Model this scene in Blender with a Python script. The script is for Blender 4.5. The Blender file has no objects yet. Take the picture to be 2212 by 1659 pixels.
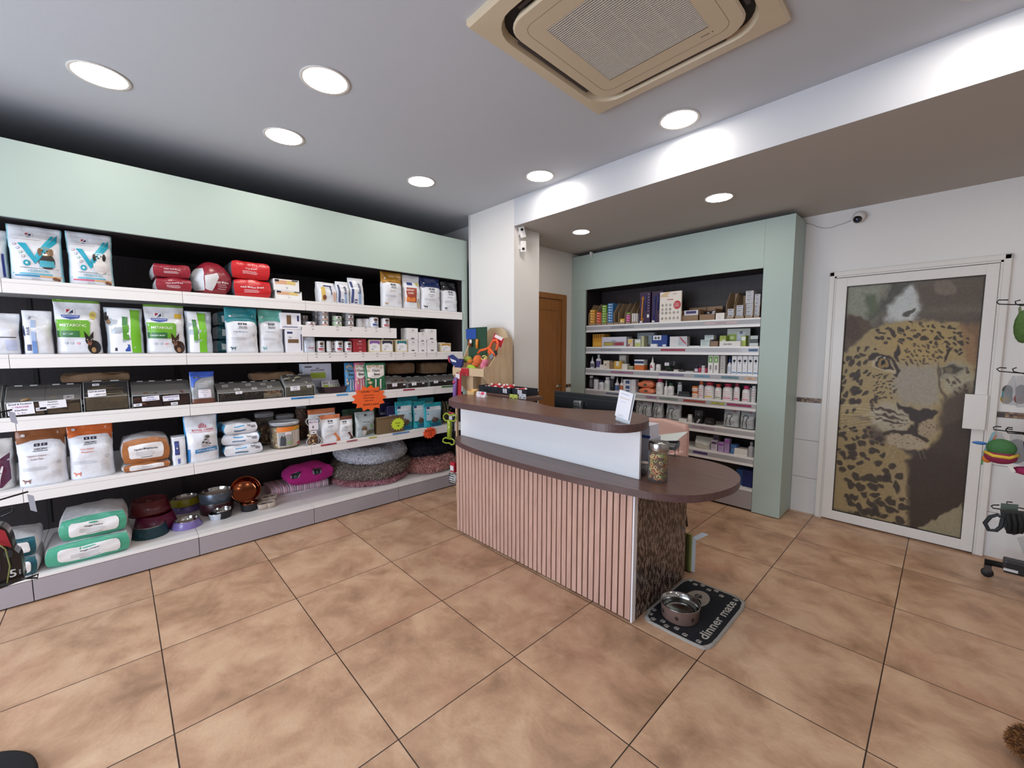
import bpy, bmesh, math, random
import numpy as np
from mathutils import Vector, Matrix

# ---------------------------------------------------------------- camera, world, light, exposure
sc = bpy.context.scene
COL = sc.collection
H = 1.4443
YAW, PITCH, FPX = -0.8084167, 0.0854205, 893.5
cam_d = bpy.data.cameras.new('camera')
cam_d.sensor_fit = 'HORIZONTAL'; cam_d.sensor_width = 36.0
cam_d.lens = 36.0 * FPX / 2212.0
cam_d.clip_start = 0.05; cam_d.clip_end = 60
cam = bpy.data.objects.new('camera', cam_d); COL.objects.link(cam)
cam.location = (0, 0, H)
cam.rotation_euler = (math.pi / 2 - PITCH, 0, -YAW)
sc.camera = cam
sc.view_settings.view_transform = 'Standard'
sc.view_settings.look = 'None'
sc.view_settings.exposure = 0.18
sc.view_settings.gamma = 1.0
try: sc.view_settings.use_curve_mapping = False
except Exception: pass
sc.cycles.use_denoising = True
sc.cycles.max_bounces = 8
sc.cycles.diffuse_bounces = 5
sc.cycles.transparent_max_bounces = 12
sc.cycles.sample_clamp_indirect = 4.0

world = bpy.data.worlds.new('daylight'); sc.world = world
world.use_nodes = True
world.node_tree.nodes['Background'].inputs[0].default_value = (0.62, 0.76, 1.0, 1)
world.node_tree.nodes['Background'].inputs[1].default_value = 1.0

def area(name, loc, rot, sx, sy, power, color):
    l = bpy.data.lights.new(name, 'AREA'); l.shape = 'RECTANGLE'; l.size = sx; l.size_y = sy
    l.energy = power; l.color = color
    o = bpy.data.objects.new(name, l); COL.objects.link(o)
    o.location = loc; o.rotation_euler = rot
    return o
WIN_POWER, LAMP_STRENGTH = 120.0, 40.0
# daylight arriving through the shop windows behind the camera
area('window_daylight', (-1.7, -2.55, 1.15), (math.pi / 2, 0, 0), 3.2, 1.7, WIN_POWER, (0.76, 0.86, 1.0))

# ---------------------------------------------------------------- photo geometry helpers (pixel column/row -> point on a known plane)
_fw = np.array([math.cos(PITCH) * math.sin(YAW), math.cos(PITCH) * math.cos(YAW), -math.sin(PITCH)])
_rt = np.array([math.cos(YAW), -math.sin(YAW), 0.0]); _up = np.cross(_rt, _fw)
_C = np.array([0, 0, H])
def on(px, py, x=None, y=None, z=None):
    d = _rt * (px - 1106) / FPX - _up * (py - 829.5) / FPX + _fw
    t = (x - _C[0]) / d[0] if x is not None else (y - _C[1]) / d[1] if y is not None else (z - _C[2]) / d[2]
    return _C + t * d
def y_at(u, x, z):
    n = _rt - (u - 1106) / FPX * _fw
    return -(n[0] * (x - _C[0]) + n[2] * (z - _C[2])) / n[1]
def x_at(u, y, z):
    n = _rt - (u - 1106) / FPX * _fw
    return -(n[1] * (y - _C[1]) + n[2] * (z - _C[2])) / n[0]
def z_at(v, x, y):
    n = _up + (v - 829.5) / FPX * _fw
    return _C[2] - (n[0] * (x - _C[0]) + n[1] * (y - _C[1])) / n[2]

# ---------------------------------------------------------------- materials
def s2l(c):
    c /= 255.0
    return c / 12.92 if c <= 0.04045 else ((c + 0.055) / 1.055) ** 2.4
def rgb(h):
    h = h.lstrip('#'); return tuple(s2l(int(h[i:i + 2], 16)) for i in (0, 2, 4))
_M = {}
def nodes(name):
    m = bpy.data.materials.new(name); m.use_nodes = True
    nt = m.node_tree; return m, nt, nt.nodes['Principled BSDF']
def N(nt, t, **k):
    n = nt.nodes.new(t)
    for a, b in k.items():
        if a.startswith('i_'): n.inputs[a[2:].replace('_', ' ')].default_value = b
        else: setattr(n, a, b)
    return n
def pm(c, rough=0.5, metal=0.0, var=0.06, scale=30.0, bump=0.0, bscale=60.0, coat=0.0, trans=0.0):
    """plain procedural material: colour with slight noise variation and optional bump"""
    key = (c, rough, metal, var, scale, bump, bscale, coat, trans)
    if key in _M: return _M[key]
    m, nt, b = nodes('mat_' + c.lstrip('#'))
    base = rgb(c)
    tc = N(nt, 'ShaderNodeTexCoord')
    nz = N(nt, 'ShaderNodeTexNoise', i_Scale=scale, i_Detail=2.0)
    nt.links.new(tc.outputs['Object'], nz.inputs['Vector'])
    mx = N(nt, 'ShaderNodeMix', data_type='RGBA')
    mx.inputs[6].default_value = tuple(v * (1 - var) for v in base) + (1,)
    mx.inputs[7].default_value = tuple(min(1, v * (1 + var)) for v in base) + (1,)
    nt.links.new(nz.outputs[0], mx.inputs[0]); nt.links.new(mx.outputs[2], b.inputs['Base Color'])
    b.inputs['Roughness'].default_value = rough; b.inputs['Metallic'].default_value = metal
    if coat: b.inputs['Coat Weight'].default_value = coat; b.inputs['Coat Roughness'].default_value = 0.12
    if trans: b.inputs['Transmission Weight'].default_value = trans
    if bump:
        n2 = N(nt, 'ShaderNodeTexNoise', i_Scale=bscale, i_Detail=3.0)
        nt.links.new(tc.outputs['Object'], n2.inputs['Vector'])
        bp = N(nt, 'ShaderNodeBump', i_Strength=bump, i_Distance=0.01)
        nt.links.new(n2.outputs[0], bp.inputs['Height']); nt.links.new(bp.outputs[0], b.inputs['Normal'])
    _M[key] = m; return m
def film(c, rough=0.28): return pm(c, rough, 0, 0.04, 20, 0.35, 28.0)     # glossy plastic bag foil
def ink(c): return pm(c, 0.45, 0, 0.0)
def card(c): return pm(c, 0.55, 0, 0.04, 25)
def plast(c): return pm(c, 0.32, 0, 0.03)
def clear(name='clear_acrylic', tint=(0.85, 0.88, 0.88), alpha=0.16, rough=0.06):
    key = (name, tint, alpha)
    if key in _M: return _M[key]
    m, nt, b = nodes(name)
    out = nt.nodes['Material Output']
    tr = N(nt, 'ShaderNodeBsdfTransparent'); tr.inputs[0].default_value = (1, 1, 1, 1)
    b.inputs['Base Color'].default_value = tint + (1,); b.inputs['Roughness'].default_value = rough
    b.inputs['IOR'].default_value = 1.45
    fr = N(nt, 'ShaderNodeFresnel', i_IOR=1.45)
    ad = N(nt, 'ShaderNodeMath', operation='ADD', use_clamp=True); ad.inputs[1].default_value = alpha
    nt.links.new(fr.outputs[0], ad.inputs[0])
    ms = N(nt, 'ShaderNodeMixShader')
    nt.links.new(ad.outputs[0], ms.inputs[0]); nt.links.new(tr.outputs[0], ms.inputs[1]); nt.links.new(b.outputs[0], ms.inputs[2])
    nt.links.new(ms.outputs[0], out.inputs[0])
    _M[key] = m; return m
def emit(name, c, s):
    m, nt, b = nodes(name)
    b.inputs['Base Color'].default_value = c + (1,)
    b.inputs['Emission Color'].default_value = c + (1,); b.inputs['Emission Strength'].default_value = s
    return m
def wood(name, c1, c2, axis='X', scale=3.0, rough=0.4, stretch=14.0, coat=0.0):
    if name in _M: return _M[name]
    m, nt, b = nodes(name)
    tc = N(nt, 'ShaderNodeTexCoord'); mp = N(nt, 'ShaderNodeMapping')
    s = [stretch] * 3; s['XYZ'.index(axis)] = 1.0
    mp.inputs['Scale'].default_value = s
    nt.links.new(tc.outputs['Object'], mp.inputs['Vector'])
    nz = N(nt, 'ShaderNodeTexNoise', i_Scale=scale, i_Detail=6.0, i_Roughness=0.65, i_Distortion=0.4)
    nt.links.new(mp.outputs[0], nz.inputs['Vector'])
    cr = N(nt, 'ShaderNodeValToRGB')
    cr.color_ramp.elements[0].position = 0.3; cr.color_ramp.elements[0].color = rgb(c1) + (1,)
    cr.color_ramp.elements[1].position = 0.72; cr.color_ramp.elements[1].color = rgb(c2) + (1,)
    nt.links.new(nz.outputs[0], cr.inputs[0]); nt.links.new(cr.outputs[0], b.inputs['Base Color'])
    b.inputs['Roughness'].default_value = rough
    if coat: b.inputs['Coat Weight'].default_value = coat; b.inputs['Coat Roughness'].default_value = 0.08
    _M[name] = m; return m
def wall_paint(name, c, rough=0.6, grain=0.12):
    m, nt, b = nodes(name)
    tc = N(nt, 'ShaderNodeTexCoord')
    nz = N(nt, 'ShaderNodeTexNoise', i_Scale=1.3, i_Detail=3.0)
    nt.links.new(tc.outputs['Object'], nz.inputs['Vector'])
    mx = N(nt, 'ShaderNodeMix', data_type='RGBA'); base = rgb(c)
    mx.inputs[6].default_value = tuple(v * 0.97 for v in base) + (1,); mx.inputs[7].default_value = tuple(min(1, v * 1.02) for v in base) + (1,)
    nt.links.new(nz.outputs[0], mx.inputs[0]); nt.links.new(mx.outputs[2], b.inputs['Base Color'])
    n2 = N(nt, 'ShaderNodeTexNoise', i_Scale=220.0, i_Detail=2.0)
    nt.links.new(tc.outputs['Object'], n2.inputs['Vector'])
    bp = N(nt, 'ShaderNodeBump', i_Strength=grain, i_Distance=0.002)
    nt.links.new(n2.outputs[0], bp.inputs['Height']); nt.links.new(bp.outputs[0], b.inputs['Normal'])
    b.inputs['Roughness'].default_value = rough
    return m
def floor_mat():
    m, nt, b = nodes('terracotta_tiles')
    tc = N(nt, 'ShaderNodeTexCoord'); sp = N(nt, 'ShaderNodeSeparateXYZ')
    nt.links.new(tc.outputs['Object'], sp.inputs[0])
    def math_(op, a, bb=None, clamp=False):
        n = N(nt, 'ShaderNodeMath', operation=op, use_clamp=clamp)
        for i, v in enumerate((a, bb)):
            if v is None: continue
            if isinstance(v, (int, float)): n.inputs[i].default_value = v
            else: nt.links.new(v, n.inputs[i])
        return n.outputs[0]
    def grid(o, off, pitch):
        t = math_('DIVIDE', math_('SUBTRACT', o, off), pitch)
        cell = math_('FLOOR', t)
        fr = math_('SUBTRACT', t, cell)
        d = math_('MINIMUM', fr, math_('SUBTRACT', 1.0, fr))
        return cell, math_('MULTIPLY', d, pitch)
    cx, dx = grid(sp.outputs[0], -3.1187, 0.6016)
    cy, dy = grid(sp.outputs[1], 0.0748, 0.5984)
    dm = math_('MINIMUM', dx, dy)
    line = math_('SUBTRACT', 1.0, math_('MULTIPLY', math_('SUBTRACT', dm, 0.0018), 1000.0, True), True)
    cb = N(nt, 'ShaderNodeCombineXYZ'); nt.links.new(cx, cb.inputs[0]); nt.links.new(cy, cb.inputs[1])
    wn = N(nt, 'ShaderNodeTexWhiteNoise'); nt.links.new(cb.outputs[0], wn.inputs['Vector'])
    vs = N(nt, 'ShaderNodeVectorMath', operation='SCALE'); vs.inputs['Scale'].default_value = 9.0
    nt.links.new(wn.outputs['Color'], vs.inputs[0])
    va = N(nt, 'ShaderNodeVectorMath', operation='ADD')
    nt.links.new(tc.outputs['Object'], va.inputs[0]); nt.links.new(vs.outputs[0], va.inputs[1])
    n1 = N(nt, 'ShaderNodeTexNoise', i_Scale=4.2, i_Detail=7.0, i_Roughness=0.62, i_Distortion=0.35)
    nt.links.new(va.outputs[0], n1.inputs['Vector'])
    cr = N(nt, 'ShaderNodeValToRGB'); e = cr.color_ramp.elements
    e[0].position = 0.30; e[0].color = rgb('#97765c') + (1,)
    e[1].position = 0.74; e[1].color = rgb('#d8b898') + (1,)
    for p, c in ((0.45, '#b69073'), (0.56, '#c6a183')):
        k = e.new(p); k.color = rgb(c) + (1,)
    nt.links.new(n1.outputs[0], cr.inputs[0])
    n3 = N(nt, 'ShaderNodeTexNoise', i_Scale=2.6, i_Detail=3.0); 
    va2 = N(nt, 'ShaderNodeVectorMath', operation='ADD'); va2.inputs[1].default_value = (3.1, 7.7, 0)
    nt.links.new(va.outputs[0], va2.inputs[0]); nt.links.new(va2.outputs[0], n3.inputs['Vector'])
    rr = N(nt, 'ShaderNodeValToRGB'); rr.color_ramp.elements[0].position = 0.56; rr.color_ramp.elements[1].position = 0.75
    rr.color_ramp.elements[0].color = (0, 0, 0, 1); rr.color_ramp.elements[1].color = (0.55, 0.55, 0.55, 1)
    nt.links.new(n3.outputs[0], rr.inputs[0])
    mr = N(nt, 'ShaderNodeMix', data_type='RGBA'); mr.inputs[7].default_value = rgb('#b5836a') + (1,)
    nt.links.new(rr.outputs[0], mr.inputs[0]); nt.links.new(cr.outputs[0], mr.inputs[6])
    mx = N(nt, 'ShaderNodeMix', data_type='RGBA'); mx.inputs[7].default_value = rgb('#2c1c14') + (1,)
    nt.links.new(line, mx.inputs[0]); nt.links.new(mr.outputs[2], mx.inputs[6])
    nt.links.new(mx.outputs[2], b.inputs['Base Color'])
    b.inputs['Roughness'].default_value = 0.42
    n4 = N(nt, 'ShaderNodeTexNoise', i_Scale=60.0, i_Detail=3.0); nt.links.new(tc.outputs['Object'], n4.inputs['Vector'])
    hgt = math_('SUBTRACT', n4.outputs[0], math_('MULTIPLY', line, 0.4))
    bp = N(nt, 'ShaderNodeBump', i_Strength=0.18, i_Distance=0.004)
    nt.links.new(hgt, bp.inputs['Height']); nt.links.new(bp.outputs[0], b.inputs['Normal'])
    return m

# ---------------------------------------------------------------- mesh collector
class MB:
    def __init__(s): s.v = []; s.f = []; s.m = []; s.mats = []; s.sm = []
    def mi(s, mat):
        if mat not in s.mats: s.mats.append(mat)
        return s.mats.index(mat)
    def add(s, verts, faces, mat, smooth=False):
        b = len(s.v); i = s.mi(mat)
        s.v += [tuple(map(float, p)) for p in verts]
        for f in faces: s.f.append([b + k for k in f]); s.m.append(i); s.sm.append(smooth)
        return s
    def box(s, x0, y0, z0, x1, y1, z1, mat, bev=0.0):
        x0, x1 = sorted((x0, x1)); y0, y1 = sorted((y0, y1)); z0, z1 = sorted((z0, z1))
        if bev <= 0:
            V = [(x0, y0, z0), (x1, y0, z0), (x1, y1, z0), (x0, y1, z0), (x0, y0, z1), (x1, y0, z1), (x1, y1, z1), (x0, y1, z1)]
            return s.add(V, [(0, 3, 2, 1), (4, 5, 6, 7), (0, 1, 5, 4), (1, 2, 6, 5), (2, 3, 7, 6), (3, 0, 4, 7)], mat)
        b = min(bev, (x1 - x0) / 2.2, (y1 - y0) / 2.2, (z1 - z0) / 2.2)
        bm = bmesh.new(); bmesh.ops.create_cube(bm, size=1)
        for q in bm.verts: q.co = Vector(((x0 + x1) / 2 + q.co.x * (x1 - x0), (y0 + y1) / 2 + q.co.y * (y1 - y0), (z0 + z1) / 2 + q.co.z * (z1 - z0)))
        bmesh.ops.bevel(bm, geom=bm.edges[:], offset=b, segments=2, profile=0.6, affect='EDGES')
        bm.verts.index_update()
        s.add([q.co[:] for q in bm.verts], [[q.index for q in f.verts] for f in bm.faces], mat, False); bm.free(); return s
    def prism(s, pts, z0, z1, mat, side=None, smooth=False):
        n = len(pts); V = [(x, y, z0) for x, y in pts] + [(x, y, z1) for x, y in pts]
        s.add(V, [list(range(n))[::-1], list(range(n, 2 * n))], mat)
        b = len(s.v) - 2 * n; i = s.mi(side or mat)
        for k in range(n): s.f.append([b + k, b + (k + 1) % n, b + n + (k + 1) % n, b + n + k]); s.m.append(i); s.sm.append(smooth)
        return s
    def lathe(s, prof, mat, c=(0, 0, 0), seg=20, smooth=True, sx=1.0, sy=1.0, cap0=True, cap1=True):
        V = []; F = []
        for r, z in prof:
            for k in range(seg):
                a = 2 * math.pi * k / seg; V.append((c[0] + r * sx * math.cos(a), c[1] + r * sy * math.sin(a), c[2] + z))
        for i in range(len(prof) - 1):
            for k in range(seg):
                F.append([i * seg + k, i * seg + (k + 1) % seg, (i + 1) * seg + (k + 1) % seg, (i + 1) * seg + k])
        if cap0 and prof[0][0] > 1e-5: F.append(list(range(seg))[::-1])
        if cap1 and prof[-1][0] > 1e-5: F.append([(len(prof) - 1) * seg + k for k in range(seg)])
        return s.add(V, F, mat, smooth)
    def tube(s, path, r, mat, seg=8, closed=False, rs=None):
        P = [Vector(p) for p in path]; n = len(P); V = []; F = []
        prev = None
        for i, p in enumerate(P):
            if closed: t = (P[(i + 1) % n] - P[i - 1])
            else: t = P[min(i + 1, n - 1)] - P[max(i - 1, 0)]
            t.normalize()
            if prev is None:
                a = Vector((0, 0, 1)) if abs(t.z) < 0.9 else Vector((1, 0, 0))
                u = t.cross(a).normalized()
            else:
                u = (prev - t * prev.dot(t)).normalized()
            prev = u; w = t.cross(u); rr = rs[i] if rs else r
            for k in range(seg):
                a = 2 * math.pi * k / seg; V.append(p + u * rr * math.cos(a) + w * rr * math.sin(a))
        m = n if closed else n - 1
        for i in range(m):
            for k in range(seg):
                j = (i + 1) % n
                F.append([i * seg + k, i * seg + (k + 1) % seg, j * seg + (k + 1) % seg, j * seg + k])
        if not closed: F.append(list(range(seg))[::-1]); F.append([(n - 1) * seg + k for k in range(seg)])
        return s.add(V, F, mat, True)
    def sphere(s, c, r, mat, sx=1, sy=1, sz=1, seg=14, ring=8, fn=None):
        V = []; F = []
        for i in range(ring + 1):
            ph = math.pi * i / ring
            for k in range(seg):
                a = 2 * math.pi * k / seg
                q = [math.sin(ph) * math.cos(a), math.sin(ph) * math.sin(a), math.cos(ph)]
                g = r * (fn(*q) if fn else 1)
                V.append((c[0] + q[0] * g * sx, c[1] + q[1] * g * sy, c[2] + q[2] * g * sz))
        for i in range(ring):
            for k in range(seg): F.append([(i + 1) * seg + k, (i + 1) * seg + (k + 1) % seg, i * seg + (k + 1) % seg, i * seg + k])
        return s.add(V, F, mat, True)
    def xf(s, M, start=0):
        for i in range(start, len(s.v)): s.v[i] = tuple(M @ Vector(s.v[i]))
        return s
    def build(s, name, parent=None, loc=None, rz=0.0):
        me = bpy.data.meshes.new(name); me.from_pydata(s.v, [], s.f)
        for m in s.mats: me.materials.append(m)
        me.polygons.foreach_set('material_index', s.m); me.polygons.foreach_set('use_smooth', s.sm); me.update()
        o = bpy.data.objects.new(name, me); COL.objects.link(o)
        if loc is not None: o.location = loc
        o.rotation_euler = (0, 0, rz)
        if parent: o.parent = parent
        return o
def empty(name, loc=(0, 0, 0), rz=0.0):
    o = bpy.data.objects.new(name, None); COL.objects.link(o); o.empty_display_size = 0.05
    o.location = loc; o.rotation_euler = (0, 0, rz); return o
def tag(o, label, cat, group=None, kind=None):
    o['label'] = label; o['category'] = cat
    if group: o['group'] = group
    if kind: o['kind'] = kind
    return o
def struct(o): o['kind'] = 'structure'; return o
def dup(root):
    r = root.copy(); COL.objects.link(r)
    for ch in list(root.children):
        c = ch.copy(); COL.objects.link(c); c.parent = r
        for g in ch.children:
            d = g.copy(); COL.objects.link(d); d.parent = c
    return r

# ---------------------------------------------------------------- lettering
_T = {}
def glyphs(text, bold=True):
    """flat letter outlines, cap height 1, returned as (verts, faces, width)"""
    k = (text, bold)
    if k in _T: return _T[k]
    cu = bpy.data.curves.new('t', 'FONT'); cu.body = text; cu.size = 1.0; cu.resolution_u = 2; cu.offset = 0.018 if bold else 0.0
    o = bpy.data.objects.new('t', cu); COL.objects.link(o)
    dg = bpy.context.evaluated_depsgraph_get(); me = bpy.data.meshes.new_from_object(o.evaluated_get(dg))
    V = [(v.co.x, v.co.y) for v in me.vertices]; F = [list(p.vertices) for p in me.polygons]
    bpy.data.objects.remove(o); bpy.data.curves.remove(cu); bpy.data.meshes.remove(me)
    if V:
        x0 = min(v[0] for v in V); x1 = max(v[0] for v in V); y0 = min(v[1] for v in V); y1 = max(v[1] for v in V)
        hh = max(y1 - y0, 1e-4); V = [((x - (x0 + x1) / 2) / hh, (y - (y0 + y1) / 2) / hh) for x, y in V]; W = (x1 - x0) / hh
    else: W = 1
    _T[k] = (V, F, W); return _T[k]

# ---------------------------------------------------------------- room shell
ZC, ZL, YB = 2.80, 2.56, 2.70          # main ceiling, lower ceiling, face of the ceiling step
WHITE = wall_paint('white_wall_paint', '#e2dfdc')
BEAM = wall_paint('satin_white_paint', '#cdced2', 0.3, 0.05)
CEIL2 = wall_paint('lower_ceiling_paint', '#b3ada6', 0.8)
CEIL = wall_paint('ceiling_paint', '#bcc0c6', 0.8)
DARKW = wood('wenge_laminate', '#1c1517', '#2c2224', 'Z', 6.0, 0.5)
SHELFW = pm('#e9e6e4', 0.38, 0, 0.02)
GREEN = pm('#acbdb5', 0.55, 0, 0.02, 6)
FRAMEW = pm('#dad6d0', 0.35, 0, 0.02)
def sbox(name, *a, bev=0.0):
    return struct(MB().box(*a, bev=bev).build(name))
sbox('floor', -4.5, -2.7, -0.08, 3.3, 4.5, 0, floor_mat())
m = MB(); m.box(-4.5, -2.7, ZC, 3.3, YB, ZC + 0.1, CEIL); m.box(-4.5, YB, ZC, -3.46, 3.05, ZC + 0.1, CEIL); struct(m.build('ceiling'))
m = MB(); m.box(-2.80, YB + 0.004, ZL, 3.3, 4.5, ZC + 0.1, CEIL2); m.box(-3.46, 3.04, ZL, -2.80, 4.5, ZC + 0.1, CEIL2)
m.box(-2.80, YB, ZL, 3.3, YB + 0.004, ZC + 0.1, BEAM)
struct(m.build('ceiling_lower'))
sbox('wall_left', -4.5, -2.7, 0, -4.40, 3.0, ZC, wall_paint('bounce_cutting_dark', '#48484a'))  # unseen wall, coloured dark to cut bounce onto the ceiling strip
sbox('wall_corner', -4.5, 2.92, 0, -3.46, 3.0, ZC, WHITE)
m = MB(); m.box(-3.46, YB, 0, -2.80, 3.04, ZC + .1, WHITE); m.box(-3.46, YB - .012, 1.0, -3.44, YB, ZC, BEAM)
struct(m.build('wall_pillar'))
m = MB(); m.box(-3.234, 3.04, 2.07, -3.134, 4.33, ZL, WHITE); m.box(-3.234, 3.876, 0, -3.134, 4.33, 2.07, WHITE)
struct(m.build('wall_passage'))
sbox('wall_back', -3.4, 4.33, 0, 3.3, 4.45, ZC, WHITE)
sbox('wall_right', 3.2, -2.7, 0, 3.3, 4.4, ZC, WHITE)
m = MB(); m.box(-4.5, -2.7, 0, -2.9, -2.6, ZC, WHITE); m.box(1.5, -2.7, 0, 3.3, -2.6, ZC, WHITE)
m.box(-2.9, -2.7, 0, 1.5, -2.6, 0.3, WHITE); m.box(-2.9, -2.7, 2.42, 1.5, -2.6, ZC, WHITE)
struct(m.build('wall_front'))
def window(name, x0, y0, z0, x1, y1, z1, along):
    f = MB(); t = 0.05
    f.box(x0, y0, z0, x1, y1, z0 + t, FRAMEW); f.box(x0, y0, z1 - t, x1, y1, z1, FRAMEW)
    for k in range(4):
        if along == 'x':
            c = x0 + (x1 - x0 - t) * k / 3; f.box(c, y0, z0, c + t, y1, z1, FRAMEW)
        else:
            c = y0 + (y1 - y0 - t) * k / 3; f.box(x0, c, z0, x1, c + t, z1, FRAMEW)
    w = struct(f.build(name))
    g = MB().box((x0 + x1) / 2 - (0.003 if along != 'x' else (x1 - x0) / 2), (y0 + y1) / 2 - (0.003 if along == 'x' else (y1 - y0) / 2), z0,
                 (x0 + x1) / 2 + (0.003 if along != 'x' else (x1 - x0) / 2), (y0 + y1) / 2 + (0.003 if along == 'x' else (y1 - y0) / 2), z1, clear('window_glass', (1, 1, 1), 0.02)).build('window_pane', w)
window('window_1', -2.9, -2.68, 0.3, 1.5, -2.62, 2.42, 'x')

# wall tiles and mosaic band
TILE = pm('#dcdad8', 0.22, 0, 0.02); GROUT = pm('#8e8682', 0.8)
MOS = [pm(c, 0.3) for c in ('#6a4a34', '#8a6a4c', '#3a2a22', '#a58a6a', '#5a4638')]
def tiled(name, ax, fixed, a0, a1, sign):
    """tiled dado 6 mm thick on a wall; ax = axis the wall runs along"""
    m = MB(); rnd = random.Random(5)
    def bx(u0, u1, z0, z1, t, mat):
        if ax == 'x': m.box(u0, fixed, z0, u1, fixed + sign * t, z1, mat)
        else: m.box(fixed, u0, z0, fixed + sign * t, u1, z1, mat)
    bx(a0, a1, 0, 0.979, 0.004, GROUT)
    for z0, z1 in ((0, 0.313), (0.317, 0.644), (0.648, 0.977)):
        u = a0
        while u < a1 - 1e-3:
            e = min(u + 0.6, a1); bx(u, e - 0.003, z0, z1, 0.006, TILE); u += 0.6
    bx(a0, a1, 0.979, 1.018, 0.005, GROUT)
    u = a0
    while u < a1 - 0.002:
        w = rnd.choice((0.018, 0.024, 0.036)); e = min(u + w, a1); zz = 0.982
        while zz < 1.014:
            bx(u + 0.001, e - 0.001, zz, min(zz + 0.0115, 1.016), 0.008, rnd.choice(MOS)); zz += 0.0125
        u += w
    return struct(m.build(name))
tiled('trim_1', 'x', 4.33, -0.888, -0.704, -1)
tiled('trim_2', 'x', 4.33, 0.264, 2.4, -1)
tiled('trim_3', 'y', -2.80, 2.705, 3.038, 1)
tiled('trim_4', 'y', -3.134, 3.88, 3.975, 1)

# leopard print door
def door_leopard():
    F = FRAMEW; y = 4.33
    m = MB()      # fixed frame
    for a in ((-0.703, -0.666), (0.226, 0.262)): m.box(a[0], y - 0.045, 0, a[1], y, 2.068, F, bev=0.006)
    m.box(-0.703, y - 0.045, 2.03, 0.262, y, 2.068, F, bev=0.006)
    for a in ((-0.668, -0.656), (0.214, 0.228)): m.box(a[0], y - 0.036, 0, a[1], y, 2.03, F)
    m.box(-0.668, y - 0.036, 2.018, 0.228, y, 2.032, F)
    d = struct(m.build('door_1'))
    l = MB(); x0, x1, z0, z1 = -0.654, 0.212, 0.012, 2.012; yy0, yy1 = y - 0.05, y - 0.005
    gx0, gx1, gz0, gz1 = -0.583, 0.153, 0.088, 1.942
    l.box(x0, yy0, z0, gx0, yy1, z1, F, bev=0.004); l.box(gx1, yy0, z0, x1, yy1, z1, F, bev=0.004)
    l.box(gx0 - .002, yy0, z0, gx1 + .002, yy1, gz0, F, bev=0.004); l.box(gx0 - .002, yy0, gz1, gx1 + .002, yy1, z1, F, bev=0.004)
    g = pm('#2a2624', 0.6); t = 0.004
    l.box(gx0, yy0 + .006, gz0, gx0 + t, yy0 + .02, gz1, g); l.box(gx1 - t, yy0 + .006, gz0, gx1, yy0 + .02, gz1, g)
    l.box(gx0, yy0 + .006, gz0, gx1, yy0 + .02, gz0 + t, g); l.box(gx0, yy0 + .006, gz1 - t, gx1, yy0 + .02, gz1, g)
    leaf = l.build('door_leaf', d)
    MB().box(0.108, yy0 - 0.022, 0.888, 0.214, yy0, 1.13, FRAMEW, bev=0.003).build('push_plate', d)
    # printed picture: colours painted on a fine grid
    nx, nz = 230, 560
    U, V = np.meshgrid(np.linspace(0, 1, nx), np.linspace(0, 1, nz))        # V from top
    # homography unit square -> drawing coordinates
    q = np.array([(333, 213), (1038, 155), (918, 1493), (262, 1350)], float)   # TL TR BR BL
    A = []; bb = []
    for (u, v), (x, yv) in zip(((0, 0), (1, 0), (1, 1), (0, 1)), q):
        A.append([u, v, 1, 0, 0, 0, -x * u, -x * v]); bb.append(x); A.append([0, 0, 0, u, v, 1, -yv * u, -yv * v]); bb.append(yv)
    h = np.append(np.linalg.solve(np.array(A), np.array(bb)), 1)
    W = h[6] * U + h[7] * V + 1; X = (h[0] * U + h[1] * V + h[2]) / W; Y = (h[3] * U + h[4] * V + h[5]) / W
    rs = np.random.RandomState(3)
    def noise(s, seed):
        r = np.random.RandomState(seed); g = r.rand(60, 60)
        xx = (X / s) % 59; yy = (Y / s) % 59; i = xx.astype(int); j = yy.astype(int); fx = xx - i; fy = yy - j
        fx = fx * fx * (3 - 2 * fx); fy = fy * fy * (3 - 2 * fy)
        return (g[j, i] * (1 - fx) + g[j, (i + 1) % 60] * fx) * (1 - fy) + (g[(j + 1) % 60, i] * (1 - fx) + g[(j + 1) % 60, (i + 1) % 60] * fx) * fy
    I = np.zeros((nz, nx, 3))
    def C(hx): return np.array(rgb(hx)) ** (1 / 2.2)
    def blend(mask, c): 
        nonlocal I
        I = I * (1 - mask[..., None]) + C(c) * mask[..., None]
    def soft(dist, w): return np.clip(0.5 - dist / w, 0, 1)
    wx = X + 9 * (noise(22, 1) - .5) * 2; wy = Y + 9 * (noise(22, 2) - .5) * 2
    def ell(x, y, rx, ry, a=0, w=0.35, warp=True):
        dx = (wx if warp else X) - x; dy = (wy if warp else Y) - y; c, s = math.cos(math.radians(a)), math.sin(math.radians(a))
        return soft(np.sqrt(((dx * c + dy * s) / rx) ** 2 + ((-dx * s + dy * c) / ry) ** 2) - 1, w)
    def poly(pts, w=14, warp=True):
        px, py = (wx, wy) if warp else (X, Y)
        ins = np.zeros(px.shape, bool); dd = np.full(px.shape, 1e9); n = len(pts)
        for k in range(n):
            (x0, y0), (x1, y1) = pts[k], pts[(k + 1) % n]
            c = ((y0 > py) != (y1 > py)) & (px < (x1 - x0) * (py - y0) / (y1 - y0 + 1e-9) + x0); ins ^= c
            t = np.clip(((px - x0) * (x1 - x0) + (py - y0) * (y1 - y0)) / ((x1 - x0) ** 2 + (y1 - y0) ** 2 + 1e-9), 0, 1)
            dd = np.minimum(dd, np.hypot(px - x0 - t * (x1 - x0), py - y0 - t * (y1 - y0)))
        return soft(np.where(ins, -dd, dd), w)
    one = np.ones(X.shape)
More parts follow.
